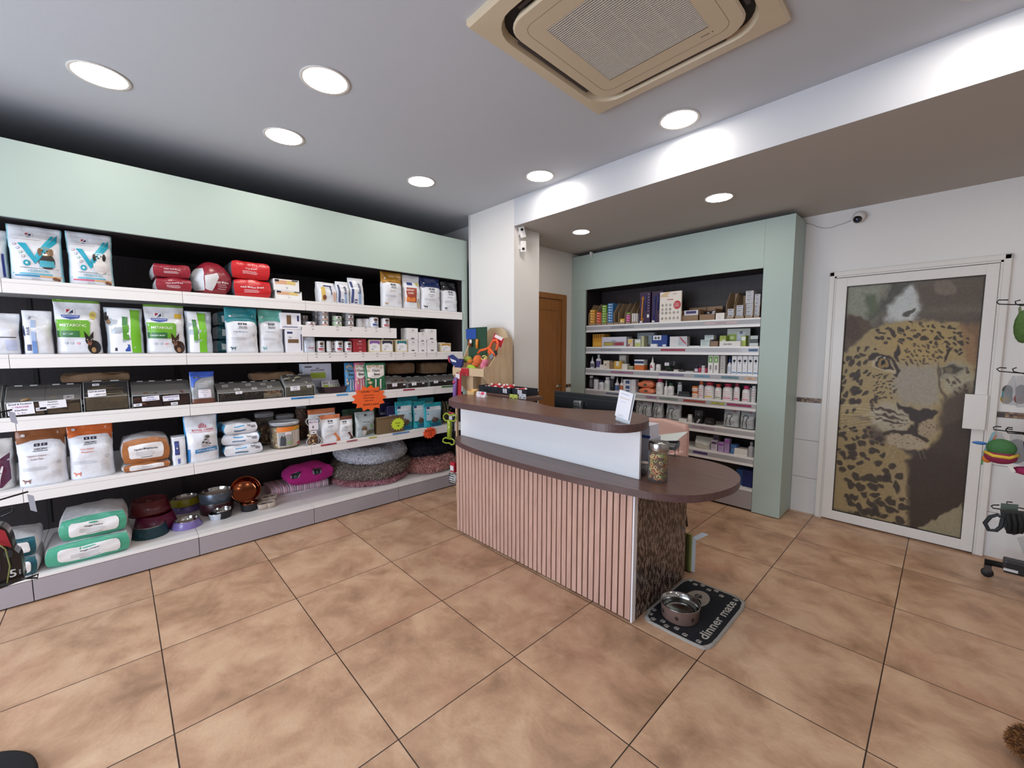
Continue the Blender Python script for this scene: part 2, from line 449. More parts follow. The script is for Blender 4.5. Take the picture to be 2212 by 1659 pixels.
    # blurred woodland and dark background, with a window reflection painted as the pale patch
    blend(one, '#4a4038'); blend(np.clip((500 - Y) / 320, 0, 1) * 0.8, '#7d766c')
    blend(poly([(300, 170), (560, 170), (500, 330), (430, 430), (300, 480)], 90) * .8, '#8f9482')
    blend(ell(620, 290, 90, 95, 0, .25), '#b9bcba'); blend(poly([(540, 330), (700, 370), (640, 400), (520, 390)], 30) * .8, '#b9bcba')
    blend(poly([(690, 190), (1060, 130), (1060, 380), (720, 380)], 60) * .85, '#5c5248'); blend(ell(830, 215, 60, 40) * .5, '#8a8070')
    blend(poly([(560, 185), (660, 190), (560, 300), (440, 390), (430, 350), (520, 280)], 26), '#55524a')
    blend(poly([(420, 250), (470, 250), (500, 330), (440, 360)], 26), '#5f6650'); blend(ell(650, 345, 34, 14, -30), '#55524a')
    blend(poly([(720, 320), (1050, 300), (1050, 345), (720, 350)], 40) * .5, '#77705f')
    # body
    blend(poly([(300, 860), (470, 900), (560, 1000), (700, 1100), (640, 1200), (660, 1440), (540, 1420), (250, 1340), (280, 900)], 26), '#93805a')
    blend(poly([(560, 1060), (640, 1180), (650, 1400), (600, 1420), (560, 1200)], 30) * .6, '#9a8566')
    blend(poly([(640, 1100), (1000, 900), (950, 1500), (650, 1450), (650, 1200)], 26), '#41352b')
    blend(poly([(700, 1440), (800, 1390), (930, 1320), (930, 1520), (760, 1500)], 10), '#8f8468')
    blend(poly([(430, 940), (540, 900), (560, 1000), (460, 1010)], 40), '#5a4c40')
    # head
    blend(poly([(330, 350), (420, 370), (470, 430), (430, 520), (320, 530), (300, 430)], 16), '#5a4a3c')
    blend(ell(360, 430, 46, 66) * .7, '#4c3a30')
    face = poly([(440, 430), (540, 395), (720, 385), (900, 400), (990, 470), (1000, 620), (960, 780), (880, 900), (790, 1020), (700, 1050), (560, 1000), (470, 900), (400, 870), (290, 900), (300, 560), (380, 500)], 16)
    blend(face, '#9c8a62'); blend(poly([(900, 400), (1040, 400), (1000, 640), (930, 560)], 24) * .8, '#8a6a4c')
    blend(ell(700, 500, 190, 100, 0, .7) * .55, '#ab8f58')
    blend(poly([(590, 610), (800, 620), (800, 800), (740, 830), (620, 810), (560, 720)], 50), '#989081')
    blend(ell(560, 880, 110, 80, 10, .4) * .9, '#a59c88'); blend(ell(900, 690, 80, 90, 0, .5) * .8, '#a09a86')
    blend(ell(740, 930, 56, 60, 0, .4), '#9c8a70'); blend(ell(640, 1000, 110, 38, 10, .3), '#a3937a')
    blend(poly([(820, 800), (960, 700), (980, 900), (860, 960), (800, 930)], 40), '#54473b')
    blend(poly([(830, 930), (960, 850), (960, 1100), (760, 1040)], 30), '#463a30')
    spot = '#3c322b'
    # spots, forehead down to chest: jittered fields
    def field(pts, step, rx, ry, ang, seed, c=spot, amt=.9, jit=.3, skip=.1):
        r = random.Random(seed); xs = [p[0] for p in pts]; ys = [p[1] for p in pts]; gy = min(ys); row = 0
        acc = np.zeros(X.shape)
        while gy < max(ys):
            gx = min(xs) + (row % 2) * step * .5
            while gx < max(xs):
                x = gx + r.uniform(-jit, jit) * step; y = gy + r.uniform(-jit, jit) * step
                ins = False; n = len(pts)
                for k in range(n):
                    (x0, y0), (x1, y1) = pts[k], pts[(k + 1) % n]
                    if (y0 > y) != (y1 > y) and x < (x1 - x0) * (y - y0) / (y1 - y0) + x0: ins = not ins
                if ins and r.random() > skip:
                    s = r.uniform(.7, 1.2); acc = np.maximum(acc, ell(x, y, rx * s, ry * s, ang + r.uniform(-25, 25), .35))
                gx += step
            gy += step * .8; row += 1
        blend(acc * amt, c)
    field([(480, 430), (560, 400), (720, 392), (880, 405), (960, 470), (940, 560), (860, 540), (780, 500), (640, 500), (560, 520), (460, 540)], 34, 13, 8, 20, 11)
    field([(600, 500), (820, 500), (830, 590), (760, 620), (620, 610)], 27, 11, 6, 40, 12, amt=.75)
    field([(300, 560), (440, 500), (450, 620), (430, 760), (400, 850), (290, 860)], 42, 16, 10, -35, 13)
    field([(450, 640), (590, 680), (580, 780), (470, 800)], 24, 9, 4.5, -10, 14, amt=.8)
    field([(840, 640), (960, 620), (950, 760), (860, 760)], 32, 12, 7, 30, 15, amt=.7)
    field([(285, 900), (460, 930), (540, 1030), (430, 1010), (380, 1000), (280, 980)], 34, 15, 10, 10, 16)
    field([(280, 980), (430, 1010), (560, 1090), (640, 1240), (640, 1340), (520, 1150), (420, 1120), (270, 1160)], 50, 22, 14, 15, 17)
    field([(300, 1180), (520, 1150), (640, 1340), (640, 1440), (480, 1400), (300, 1360)], 54, 27, 15, 20, 18)
    field([(560, 880), (660, 880), (650, 940), (560, 950)], 22, 6, 3.5, 20, 19, amt=.7); field([(700, 890), (800, 900), (760, 980), (700, 960)], 20, 5, 3, 20, 20, amt=.7)
    field([(560, 970), (720, 990), (700, 1030), (560, 1010)], 24, 5, 3, 10, 21, amt=.6)
    for x, y, rx, ry, a in ((380, 670, 26, 17, -60), (370, 745, 26, 20, 0), (360, 800, 26, 16, 10), (360, 600, 22, 14, -50), (350, 1030, 34, 20, 10), (450, 1190, 44, 18, 10), (540, 1180, 22, 30, 10), (590, 1230, 16, 34, -15), (470, 1360, 44, 20, 10), (550, 1350, 34, 16, 35), (560, 440, 16, 12, 20)):
        blend(ell(x, y, rx, ry, a) * .92, spot)
    # brow stripes
    for p in ([(565, 545), (590, 510), (600, 540), (600, 600), (585, 590)], [(840, 540), (870, 520), (850, 580), (830, 600)], [(445, 560), (520, 555), (570, 580), (600, 640), (590, 680), (560, 640), (520, 590), (440, 590)]):
        blend(poly(p, 8), '#3a2f28')
    # eyes
    blend(poly([(450, 590), (500, 570), (560, 590), (585, 650), (540, 650), (480, 630)], 8), '#b0a284')
    blend(poly([(470, 590), (515, 572), (555, 592), (568, 630), (525, 636), (485, 618)], 6), '#2f2721'); blend(ell(520, 605, 30, 22, 10, .2), '#8a7348'); blend(ell(522, 600, 9, 10, 0, .3), '#1c1714'); blend(ell(526, 577, 6, 4, 0, .4), '#d8d8d4')
    blend(poly([(805, 620), (870, 600), (950, 610), (940, 640), (880, 670), (815, 680)], 10), '#8f8a76'); blend(poly([(820, 625), (880, 612), (935, 622), (890, 655), (825, 660)], 10), '#4d453b'); blend(ell(855, 640, 26, 14, 0, .3), '#6f6852')
    blend(poly([(800, 600), (815, 640), (812, 720), (850, 790), (835, 800), (800, 720), (795, 640)], 8) * .8, '#544a3f')
    # nose, mouth
    blend(poly([(592, 808), (630, 822), (700, 838), (780, 835), (800, 850), (770, 880), (700, 905), (688, 930), (672, 900), (640, 860), (600, 840)], 8), '#3d332e')
    blend(poly([(676, 900), (692, 900), (700, 960), (760, 1000), (740, 1010), (680, 975), (560, 960), (520, 975), (520, 955), (600, 945), (664, 935)], 8), '#3f342c')
    for k in range(3): blend(poly([(470, 822 + 26 * k), (560, 842 + 26 * k), (640, 872 + 22 * k), (560, 856 + 26 * k), (480, 836 + 26 * k)], 6), '#4a3f36')
    blend(poly([(450, 800), (480, 770), (500, 775), (465, 805), (470, 850), (455, 840)], 8), '#443930')
    for k in range(11):        # whiskers
        y0 = 818 + 9 * k; x1 = 300; m_ = np.abs(Y - (y0 + (X - 470) * (0.05 - 0.035 * k) + 6 * np.sin(X / 40 + k)))
        blend(np.clip(1 - m_ / 2.2, 0, 1) * ((X > 300) & (X < 480 + 6 * k)) * .6, '#cfc8b4')
    for k, x0 in enumerate((560, 600, 690, 712)):
        m_ = np.abs(X - (x0 + (Y - 1020) * (-.5 if k < 2 else .35)))
        blend(np.clip(1 - m_ / 2, 0, 1) * ((Y > 1010) & (Y < 1090)) * .6, '#b8ad98')
    tex = (noise(7, 5) - .5) * .10 + (noise(3.2, 6) - .5) * .07
    I = np.clip(I * (1 + tex[..., None]), 0, 1) ** 2.2
    me = bpy.data.meshes.new('picture')
    gx = gx0 + .002 + (gx1 - gx0 - .004) * U; gz = gz1 - .002 - (gz1 - gz0 - .004) * V
    co = np.stack([gx.ravel(), np.full(gx.size, yy0 + 0.0205), gz.ravel()], 1)
    idx = np.arange(nx * nz).reshape(nz, nx)
    fa = np.stack([idx[1:, :-1], idx[1:, 1:], idx[:-1, 1:], idx[:-1, :-1]], -1).reshape(-1, 4)
    me.vertices.add(len(co)); me.vertices.foreach_set('co', co.ravel())
    me.loops.add(fa.size); me.loops.foreach_set('vertex_index', fa.ravel())
    me.polygons.add(len(fa)); me.polygons.foreach_set('loop_start', np.arange(0, fa.size, 4)); me.polygons.foreach_set('loop_total', np.full(len(fa), 4))
    me.update()
    at = me.color_attributes.new('print', 'FLOAT_COLOR', 'POINT')
    at.data.foreach_set('color', np.concatenate([I.reshape(-1, 3), np.ones((nx * nz, 1))], 1).ravel())
    mm, nt, b = nodes('printed_glass'); vc = N(nt, 'ShaderNodeVertexColor', layer_name='print')
    nt.links.new(vc.outputs[0], b.inputs['Base Color']); b.inputs['Roughness'].default_value = 0.45; b.inputs['Specular IOR Level'].default_value = 0.25
    me.materials.append(mm)
    p = bpy.data.objects.new('leopard_print_glass', me); COL.objects.link(p); p.parent = d
    p['label'] = 'glass pane printed with a leopard face'
    MB().box(gx0, yy0 + .022, gz0, gx1, yy0 + .03, gz1, pm('#2b2623', .6)).build('glass_backing', d)
door_leopard()

# wooden door in the passage wall
def door_wood():
    W = wood('oak_door', '#8a5626', '#a8703a', 'Z', 3.5, 0.4); x = -3.134; m = MB()
    m.box(x - .1, 3.795, 0, x + .012, 3.875, 2.069, W, bev=.003); m.box(x - .1, 3.04, 2.009, x + .012, 3.80, 2.069, W, bev=.003)
    d = struct(m.build('door_2'))
    l = MB(); l.box(x - .04, 3.045, .008, x - .004, 3.793, 2.006, W)
    g = pm('#4a2a12', .6)
    for a in ((3.10, .2, 3.104, 1.88), (3.73, .2, 3.734, 1.88), (3.10, .2, 3.734, .204), (3.10, 1.876, 3.734, 1.88)):
        l.box(x - .004, a[0], a[1], x - .0034, a[2], a[3], g)
    l.build('door_leaf', d)
    hnd = MB(); S = pm('#b9b2a4', .25, 1.0); hnd.lathe([(.024, 0), (.024, .006)], S, seg=16)
    hnd.xf(Matrix.Translation((x - .004, 3.747, 1.009)) @ Matrix.Rotation(math.pi / 2, 4, 'Y'))
    hnd.tube([(x, 3.747, 1.009), (x + .04, 3.747, 1.009), (x + .05, 3.735, 1.009), (x + .05, 3.64, 1.006)], .008, S)
    hnd.build('door_handle', d)
door_wood()

# ---------------------------------------------------------------- recessed lamps
LAMP = emit('led_diffuser', (1.0, 0.93, 0.84), LAMP_STRENGTH)
RING = pm('#d8d3cc', 0.4)
def lamp(x, y, z, r, label, proto=[None]):
    if proto[0] is None:
        t = empty('ceiling_lamp'); n = 48
        MB().lathe([(1.0, 0), (1.12, 0), (1.15, -.03), (1.12, -.06), (1.0, -.035)], RING, seg=n, cap0=False, cap1=False).build('trim_ring', t)
        MB().lathe([(0.0, -.03), (1.0, -.03), (1.0, .0)], LAMP, seg=n, smooth=False, cap0=False, cap1=False).build('diffuser', t)
        proto[0] = t
    else: t = dup(proto[0])
    t.location = (x, y, z); t.scale = (r, r, r)
    tag(t, label, 'ceiling lamp', 'round recessed ceiling lamps'); return t
for a in ((-3.0, .024, ZC, .103, 'round recessed ceiling lamp nearest the top left corner of the photo'),
          (-2.262, .85, ZC, .103, 'round recessed ceiling lamp between the photo\'s top left lamp and the air conditioner'),
          (-3.02, .862, ZC, .103, 'round recessed ceiling lamp above the red bags on the left shelving'),
          (-3.04, 1.88, ZC, .10, 'round recessed ceiling lamp near the far end of the left shelving'),
          (-2.30, 2.50, ZC, .10, 'smaller-looking recessed lamp beside the ceiling step above the counter'),
          (-1.182, 2.50, ZC, .10, 'round recessed lamp between the air conditioner and the ceiling step'),
          (-1.236, 3.304, ZL, .088, 'round lamp in the lower ceiling in front of the green cabinet'),
          (-2.494, 3.30, ZL, .076, 'small lamp in the lower ceiling by the wooden door'),
          (.45, 3.35, ZL, .088, 'lamp in the lower ceiling in front of the leopard door'),
          (0.05, 2.40, ZC, .10, 'recessed ceiling lamp right of the air conditioner'), (-2.26, -.6, ZC, .10, 'recessed ceiling lamp behind the camera on the left'), (-0.6, -.6, ZC, .10, 'recessed ceiling lamp behind the camera'),
          (1.0, .8, ZC, .10, 'recessed ceiling lamp right of the camera'), (1.6, -.9, ZC, .10, 'recessed ceiling lamp behind the camera on the right'), (1.4, 2.4, ZC, .10, 'recessed ceiling lamp far right')):
    lamp(*a)

# ---------------------------------------------------------------- air conditioning cassette
def rrect(cx, cy, hw, r, n=6):
    P = []
    for k, (sx, sy) in enumerate(((1, 1), (-1, 1), (-1, -1), (1, -1))):
        for i in range(n + 1):
            a = math.pi / 2 * (k + i / n); P.append((cx + sx * (hw - r) + r * math.cos(a), cy + sy * (hw - r) + r * math.sin(a)))
    return P
def ring(m, P, Q, z0, z1, mat):
    n = len(P); m.add([(x, y, z0) for x, y in P] + [(x, y, z1) for x, y in Q], [[k, n + k, n + (k + 1) % n, (k + 1) % n] for k in range(n)], mat, True)
def aircon():
    cx, cy = -.992, 1.603; t = empty('air_conditioner', (0, 0, 0)); tag(t, 'beige square ceiling air conditioner cassette with a slatted grille', 'air conditioner')
    B = pm('#c9b99d', 0.42, 0, .02); D = pm('#1c191a', .7); zb = ZC - .028
    m = MB(); O = rrect(cx, cy, .472, .008); O2 = rrect(cx, cy, .470, .008)
    ring(m, rrect(cx, cy, .472, .008), O, ZC - .018, ZC, B); ring(m, rrect(cx, cy, .462, .008), O, zb, ZC - .018, B)
    I0 = rrect(cx, cy, .405, .13); I1 = rrect(cx, cy, .392, .12)
    ring(m, I0, rrect(cx, cy, .462, .008), zb - .006, zb, B)
    ring(m, I1, I0, ZC - .004, zb - .006, B)
    m.build('frame_panel', t)
    s = MB(); s.prism(rrect(cx, cy, .40, .13), ZC - .006, ZC - .001, D)
    for k in range(4):
        a = k * math.pi / 2
        M = Matrix.Translation((cx, cy, 0)) @ Matrix.Rotation(a, 4, 'Z'); b0 = len(s.v)
        s.box(-.25, -.388, zb + .002, .25, -.372, zb + .012, pm('#3a3230', .5)); s.xf(M, b0)
    s.build('air_outlet', t)
    c = MB(); G0 = rrect(cx, cy, .362, .10); zc = zb - .012
    ring(c, rrect(cx, cy, .355, .095), G0, zc, zc + .008, B); ring(c, G0, rrect(cx, cy, .35, .09), zc + .008, ZC - .008, B)
    gi = [(cx - .235, cy - .235), (cx + .235, cy - .235), (cx + .235, cy + .235), (cx - .235, cy + .235)]
    P = rrect(cx, cy, .355, .095, 6); n = len(P)
    Q = []
    for x, y in P:
        k = .235 / max(abs(x - cx), abs(y - cy)); Q.append((cx + (x - cx) * k, cy + (y - cy) * k))
    ring(c, Q, P, zc, zc, B)
    c.build('centre_panel', t)
    l = MB(); rr = rrect(cx, cy, .305, .05); ring(l, rrect(cx, cy, .3035, .049), rr, zc - .0006, zc - .0006, pm('#7d7262', .6)); l.box(cx + .19, cy + .268, zc - .001, cx + .225, cy + .274, zc, pm('#8a7e6c', .5)); l.box(cx + .235, cy + .27, zc - .001, cx + .239, cy + .274, zc, D)
    l.build('panel_joint', t)
    g = MB(); g.box(cx - .236, cy - .236, zc + .014, cx + .236, cy + .236, zc + .016, D); S = pm('#d6cfc2', .4)
    k = 0
    y = cy - .233
    while y < cy + .233:
        g.add([(cx - .236, y, zc), (cx + .236, y, zc), (cx + .236, y + .005, zc), (cx - .236, y + .005, zc), (cx - .236, y + .004, zc + .012), (cx + .236, y + .004, zc + .012)], [(3, 2, 1, 0), (0, 1, 5, 4)], S); y += .0102
    for x in (-.12, 0, .12): g.box(cx + x - .001, cy - .235, zc + .003, cx + x + .001, cy + .235, zc + .012, S)
    g.build('grille', t)
aircon()

# ---------------------------------------------------------------- security cameras, cables
def ptz(label, loc):
    t = empty('security_camera', loc); tag(t, label, 'security camera'); Wm = pm('#dcd8d4', .35)
    m = MB(); m.lathe([(.03, 0), (.03, .02)], Wm, seg=20); m.xf(Matrix.Rotation(math.pi / 2, 4, 'X')); m.build('wall_mount', t)
    m = MB(); m.sphere((0, -.055, -.005), .042, Wm, seg=20, ring=12); m.build('housing', t)
    m = MB(); m.sphere((-.004, -.075, -.027), .030, pm('#06070c', .08, 0, 0, coat=.6), seg=18, ring=10); l = m.build('lens', t)
    MB().sphere((-.002, -.1, -.042), .0045, pm('#2a52ff', .2)).build('lens_glint', l)
xx = x_at(1857, 4.33, 2.45); ptz('round white security camera with a black lens high above the leopard door', (xx, 4.33, z_at(470, xx, 4.33)))
m = MB(); pts = []
for u, v in ((1740, 482), (1755, 485), (1765, 490), (1780, 493), (1795, 492), (1808, 487), (1822, 483), (1838, 476)):
    x = x_at(u, 4.322, 2.45); pts.append((x, 4.322, z_at(v, x, 4.322)))
tag(m.tube(pts, .0028, pm('#b9b3ae', .5)).build('camera_cable'), 'thin white cable drooping from the green cabinet to the round camera', 'cable')
def wallcam(label, u, v, tilt, up):
    y = y_at(u, -2.76, 2.45); z = z_at(v, -2.76, y); t = empty('security_camera', (-2.80, y, z)); tag(t, label, 'security camera'); Wm = pm('#e4e0dc', .35)
    m = MB(); m.box(0, -.014, -.02, .016, .014, .02, Wm, bev=.004); m.tube([(.01, 0, 0), (.03, 0, 0)], .006, Wm); m.build('bracket', t)
    m = MB(); m.box(-.012, -.026, -.05, .012, .026, .05, Wm, bev=.006); m.xf(Matrix.Translation((.042, 0, 0)) @ Matrix.Rotation(math.radians(-40), 4, 'Z') @ Matrix.Rotation(tilt, 4, 'X')); m.build('housing', t)
    m = MB(); s = 1 if up else -1
    m.lathe([(.012, 0), (.012, .008), (.008, .009), (0, .007)], pm('#15161a', .1), c=(0, 0, 0), seg=16); m.xf(Matrix.Translation((.042, 0, 0)) @ Matrix.Rotation(math.radians(-40), 4, 'Z') @ Matrix.Rotation(tilt, 4, 'X') @ Matrix.Translation((.010, 0, .022 * s)) @ Matrix.Rotation(math.pi / 2, 4, 'Y')); m.build('lens', t)
wallcam('upper white box camera on the pillar side under the lower ceiling', 1128, 502, .25, True)
wallcam('lower white box camera on the pillar side below another camera', 1130, 533, 0, False)

# ---------------------------------------------------------------- left wall shelving
XF = -3.5                                        # front plane of the left shelving
ROW = {1: 1.818, 2: 1.412, 3: 1.067, 4: .662, 5: .156}
GRV = pm('#a9a3a2', .6)
BAYS = [-1.18, -.42, .34, 1.10, 1.86, 2.632]
PLINTH = pm('#a19aa0', .32, 0, .03)
bn = ['leftmost bay of the left shelving, holding teal-edged bags at the bottom', 'shelving bay with the two dental food bags on its top shelf', 'shelving bay with the red bags on its top shelf',
      'shelving bay with the clear tubs and three leaning bags on top', 'far end shelving bay with dog beds at the bottom']
for k in range(5):
    y0, y1 = BAYS[k] + .001, BAYS[k + 1] - .001
    t = empty('shelving_unit', ((XF - .4), (y0 + y1) / 2, 0)); tag(t, bn[k], 'shelving', 'dark backed shelving bays along the left wall')
    o = MB().box(-4.385, y0, .0, -4.367, y1, 2.14, DARKW).build('back_panel'); 
    def put(o): o.parent = t; o.matrix_parent_inverse = Matrix.Translation(-Vector(t.location))
    put(o)
    for r in (1, 2, 3, 4):
        z = ROW[r]; o = MB().box(-4.365, y0, z - .028, XF - .006, y1, z, SHELFW).build('shelf'); put(o)
        m = MB().box(XF - .006, y0, z - .075, XF, y1, z + .001, SHELFW, bev=.0015); m.box(XF, y0 + .002, z - .0205, XF + .0004, y1 - .002, z - .019, GRV)
        p = m.build('price_rail'); p.parent = o
    z = ROW[5]; put(MB().box(-4.365, y0, z - .02, XF - .002, y1, z, SHELFW, bev=.002).build('base_deck'))
    put(MB().box(XF - .02, y0 + .001, .012, XF - .004, y1 - .001, z - .023, PLINTH).build('plinth'))
    put(MB().box(-4.357, y0, 0, XF - .03, y1, .012, pm('#1a1718', .7)).build('base_frame'))
    put(MB().box(-4.365, y0, .2, -4.357, y0 + .018, 2.14, pm('#0f0c0d', .6)).build('upright'))
t = empty('shelf_surround', (XF, 1.0, 0)); tag(t, 'pale green boxed surround over and beside the long left shelving', 'shelf surround')
def putt(o): o.parent = t; o.matrix_parent_inverse = Matrix.Translation(-Vector(t.location)); return o
putt(MB().box(XF - .022, -1.9, 2.146, XF, 2.695, 2.552, GREEN, bev=.001).build('header_panel'))
putt(MB().box(-4.385, -1.92, 0, XF, -1.902, ZC - .002, GREEN).build('light_stop_panel'))  # unseen panel added to keep window light off the ceiling above the shelving
putt(MB().box(-4.385, -1.9, 2.146, XF - .023, 2.637, 2.166, DARKW).build('soffit'))
putt(MB().box(XF - .022, 2.64, 0, XF, 2.695, 2.145, GREEN, bev=.001).build('side_panel'))
putt(MB().box(-4.385, 2.634, 0, XF - .023, 2.655, 2.145, DARKW).build('inner_side'))
del t

# ---------------------------------------------------------------- right green cabinet
YF = 3.98
RR = {1: 1.707, 2: 1.462, 3: 1.216, 4: .973, 5: .727, 6: .484, 7: .203}
XR = [-2.918, -2.018, -1.108]
for k in range(2):
    x0, x1 = XR[k] + .001, XR[k + 1] - .001
    t = empty('shelving_unit', ((x0 + x1) / 2, YF + .17, 0)); tag(t, ['left half of the medicine shelving inside the green cabinet', 'right half of the medicine shelving inside the green cabinet'][k], 'shelving', 'medicine shelving bays in the green cabinet')
    def put(o): o.parent = t; o.matrix_parent_inverse = Matrix.Translation(-Vector(t.location))
    put(MB().box(x0, 4.29, 0, x1, 4.30, 2.12, DARKW).build('back_panel'))
    for r in range(1, 7):
        z = RR[r]; o = MB().box(x0, YF + .011, z - .024, x1, 4.288, z, SHELFW).build('shelf'); put(o)
        m = MB(); m.box(x0, YF + .004, z - .076, x1, YF + .01, z + .002, SHELFW, bev=.001); m.box(x0 + .002, YF, z - .05, x1 - .002, YF + .004, z - .012, clear('label_strip', (.75, .75, .77), .45)); m.box(x0, YF - .002, z - .076, x1, YF + .004, z - .056, SHELFW, bev=.002)
        m.build('price_rail').parent = o
    z = RR[7]; put(MB().box(x0, YF + .004, z - .02, x1, 4.288, z, SHELFW).build('base_deck'))
    put(MB().box(x0, YF + .006, .02, x1, YF + .02, z - .022, pm('#a39c9c', .4)).build('plinth'))
t = empty('cabinet_surround', (-2.0, YF, 0)); tag(t, 'pale green boxed cabinet surround beside the leopard door', 'cabinet')
def putt(o): o.parent = t; o.matrix_parent_inverse = Matrix.Translation(-Vector(t.location)); return o
putt(MB().box(-3.132, YF, 2.121, -1.106, YF + .02, 2.518, GREEN).build('header_panel'))
putt(MB().box(-3.132, YF, 0, -2.932, YF + .02, 2.120, GREEN).build('side_strip'))
putt(MB().box(-1.105, YF, .008, -.893, YF + .02, 2.518, GREEN).build('front_strip'))
putt(MB().box(-.911, YF + .021, .008, -.893, 4.328, 2.518, GREEN).build('end_panel'))
putt(MB().box(-2.93, YF + .021, 2.121, -1.12, 4.325, 2.14, DARKW).build('soffit'))
putt(MB().box(-2.934, YF + .021, 0, -2.922, 4.325, 2.12, DARKW).build('inner_side')); putt(MB().box(-1.104, YF + .021, 0, -1.09, 4.325, 2.12, DARKW).build('inner_side'))
# little white sensor on top of the green header
xx = x_at(1279, YF, 2.52); m = MB(); m.box(-.014, -.03, 0, .014, .0, .035, pm('#d9d6d2', .4), bev=.005); m.box(-.006, -.02, -.03, .006, -.002, 0, pm('#d9d6d2', .4), bev=.002)
tag(m.build('motion_sensor', None, (xx, YF - .001, 2.50)), 'tiny white sensor clipped on the top edge of the green cabinet', 'sensor')

# ---------------------------------------------------------------- counter
WT = wood('brown_worktop', '#5f4640', '#7b5f55', 'X', 2.2, 0.3, 16.0)
def smooth_loop(P, n=5):
    out = []; L = len(P)
    for i in range(L):
        p0, p1, p2, p3 = (np.array(P[(i + k) % L], float) for k in (-1, 0, 1, 2))
        for j in range(n):
            t_ = j / n; out.append(tuple(0.5 * ((2 * p1) + (-p0 + p2) * t_ + (2 * p0 - 5 * p1 + 4 * p2 - p3) * t_ ** 2 + (-p0 + 3 * p1 - 3 * p2 + p3) * t_ ** 3)))
    return out
ct = empty('reception_counter', (-1.85, 2.1, 0)); tag(ct, 'curved two-level shop counter with dark wood tops, white panel and slatted front', 'counter')
def putc(o, par=ct): o.parent = par; o.matrix_parent_inverse = Matrix.Translation(-Vector(ct.location)); return o
LOW = [(-2.66, 1.915), (-2.55, 1.855), (-2.351, 1.805), (-2.1, 1.775), (-1.879, 1.768), (-1.6, 1.774), (-1.348, 1.791), (-1.04, 1.842), (-.92, 1.88), (-.811, 1.959), (-.747, 2.073), (-.713, 2.225), (-.715, 2.34),
       (-.735, 2.43), (-.775, 2.51), (-.835, 2.585), (-.91, 2.635), (-1.0, 2.658), (-1.15, 2.66), (-1.35, 2.60), (-1.6, 2.5), (-2.0, 2.44), (-2.4, 2.44), (-2.68, 2.44), (-2.70, 2.2), (-2.69, 1.98)]
m = MB(); m.prism(smooth_loop(LOW), .702, .74, WT, side=wood('brown_edge_band', '#4b3634', '#624846', 'X', 3, .35)); putc(m.build('lower_worktop'))
UP = [(-2.66, 1.875), (-2.58, 1.80), (-2.48, 1.76), (-2.35, 1.745), (-2.1, 1.752), (-1.869, 1.761), (-1.5, 1.767), (-1.25, 1.769), (-1.15, 1.795), (-1.09, 1.85), (-1.066, 1.944), (-1.082, 2.04), (-1.125, 2.13), (-1.196, 2.205), (-1.279, 2.238), (-1.387, 2.215),
      (-1.605, 2.12), (-1.749, 2.075), (-1.87, 2.10), (-2.026, 2.16), (-2.2, 2.18), (-2.40, 2.18), (-2.6, 2.19), (-2.78, 2.19), (-2.79, 2.08), (-2.72, 1.95)]
m = MB(); m.prism(smooth_loop(UP), 1.018, 1.06, WT, side=wood('brown_edge_band', '#4b3634', '#624846', 'X', 3, .35)); putc(m.build('upper_worktop'))
m = MB(); m.box(-2.70, 2.0, .741, -1.103, 2.016, 1.017, pm('#e4e4e6', .22, 0, .01)); putc(m.build('white_panel'))
m = MB(); SL = wood('rose_oak_slats', '#b48e7f', '#d2ad9d', 'Z', 4.0, .3, 10.0, coat=.7); dk = pm('#5d4238', .4, 0, .1, coat=.5)
m.box(-2.60, 1.889, .01, -1.058, 1.905, .701, dk)
n = 39; p = (2.60 - 1.062) / n
for k in range(n): x = -2.60 + p * k; m.box(x + .001, 1.880, .012, x + p - .0075, 1.889, .70, SL, bev=.0012)
putc(m.build('slatted_front'))
m = MB(); m.box(-1.062, 1.874, .008, -1.0535, 1.908, .701, pm('#e8e8ec', .25)); putc(m.build('corner_trim'))
# small upright glass mosaic
mm, nt, b = nodes('brown_mosaic'); tc = N(nt, 'ShaderNodeTexCoord'); mp = N(nt, 'ShaderNodeMapping'); mp.inputs['Rotation'].default_value = (0, math.pi / 2, 0)
sx = N(nt, 'ShaderNodeSeparateXYZ'); cb = N(nt, 'ShaderNodeCombineXYZ'); nt.links.new(tc.outputs['Object'], sx.inputs[0]); nt.links.new(sx.outputs[2], cb.inputs[0]); nt.links.new(sx.outputs[1], cb.inputs[1])
br = N(nt, 'ShaderNodeTexBrick'); br.offset = .5; br.inputs['Scale'].default_value = 1.0; br.inputs['Brick Width'].default_value = .026; br.inputs['Row Height'].default_value = .0105; br.inputs['Mortar Size'].default_value = .0012
br.inputs['Color1'].default_value = rgb('#35241e') + (1,); br.inputs['Color2'].default_value = rgb('#b8a294') + (1,); br.inputs['Mortar'].default_value = rgb('#201614') + (1,); br.inputs['Bias'].default_value = -.25
nt.links.new(cb.outputs[0], br.inputs['Vector']); nt.links.new(br.outputs['Color'], b.inputs['Base Color']); b.inputs['Roughness'].default_value = .25
bp = N(nt, 'ShaderNodeBump', i_Strength=.5, i_Distance=.003); iv = N(nt, 'ShaderNodeMath', operation='SUBTRACT'); iv.inputs[0].default_value = 1; nt.links.new(br.outputs['Fac'], iv.inputs[1]); nt.links.new(iv.outputs[0], bp.inputs['Height']); nt.links.new(bp.outputs[0], b.inputs['Normal'])
MOSAIC = mm
m = MB(); m.box(-1.066, 1.909, .004, -1.057, 2.512, .701, MOSAIC); putc(m.build('mosaic_side'))
m = MB(); m.box(-2.59, 1.906, .004, -1.067, 2.0, .70, pm('#6b574d', .5)); m.box(-1.085, 2.0, .004, -1.067, 2.51, .70, pm('#6b574d', .5)); m.box(-2.59, 2.0, .004, -2.572, 2.43, .70, pm('#6b574d', .5)); putc(m.build('carcass'))

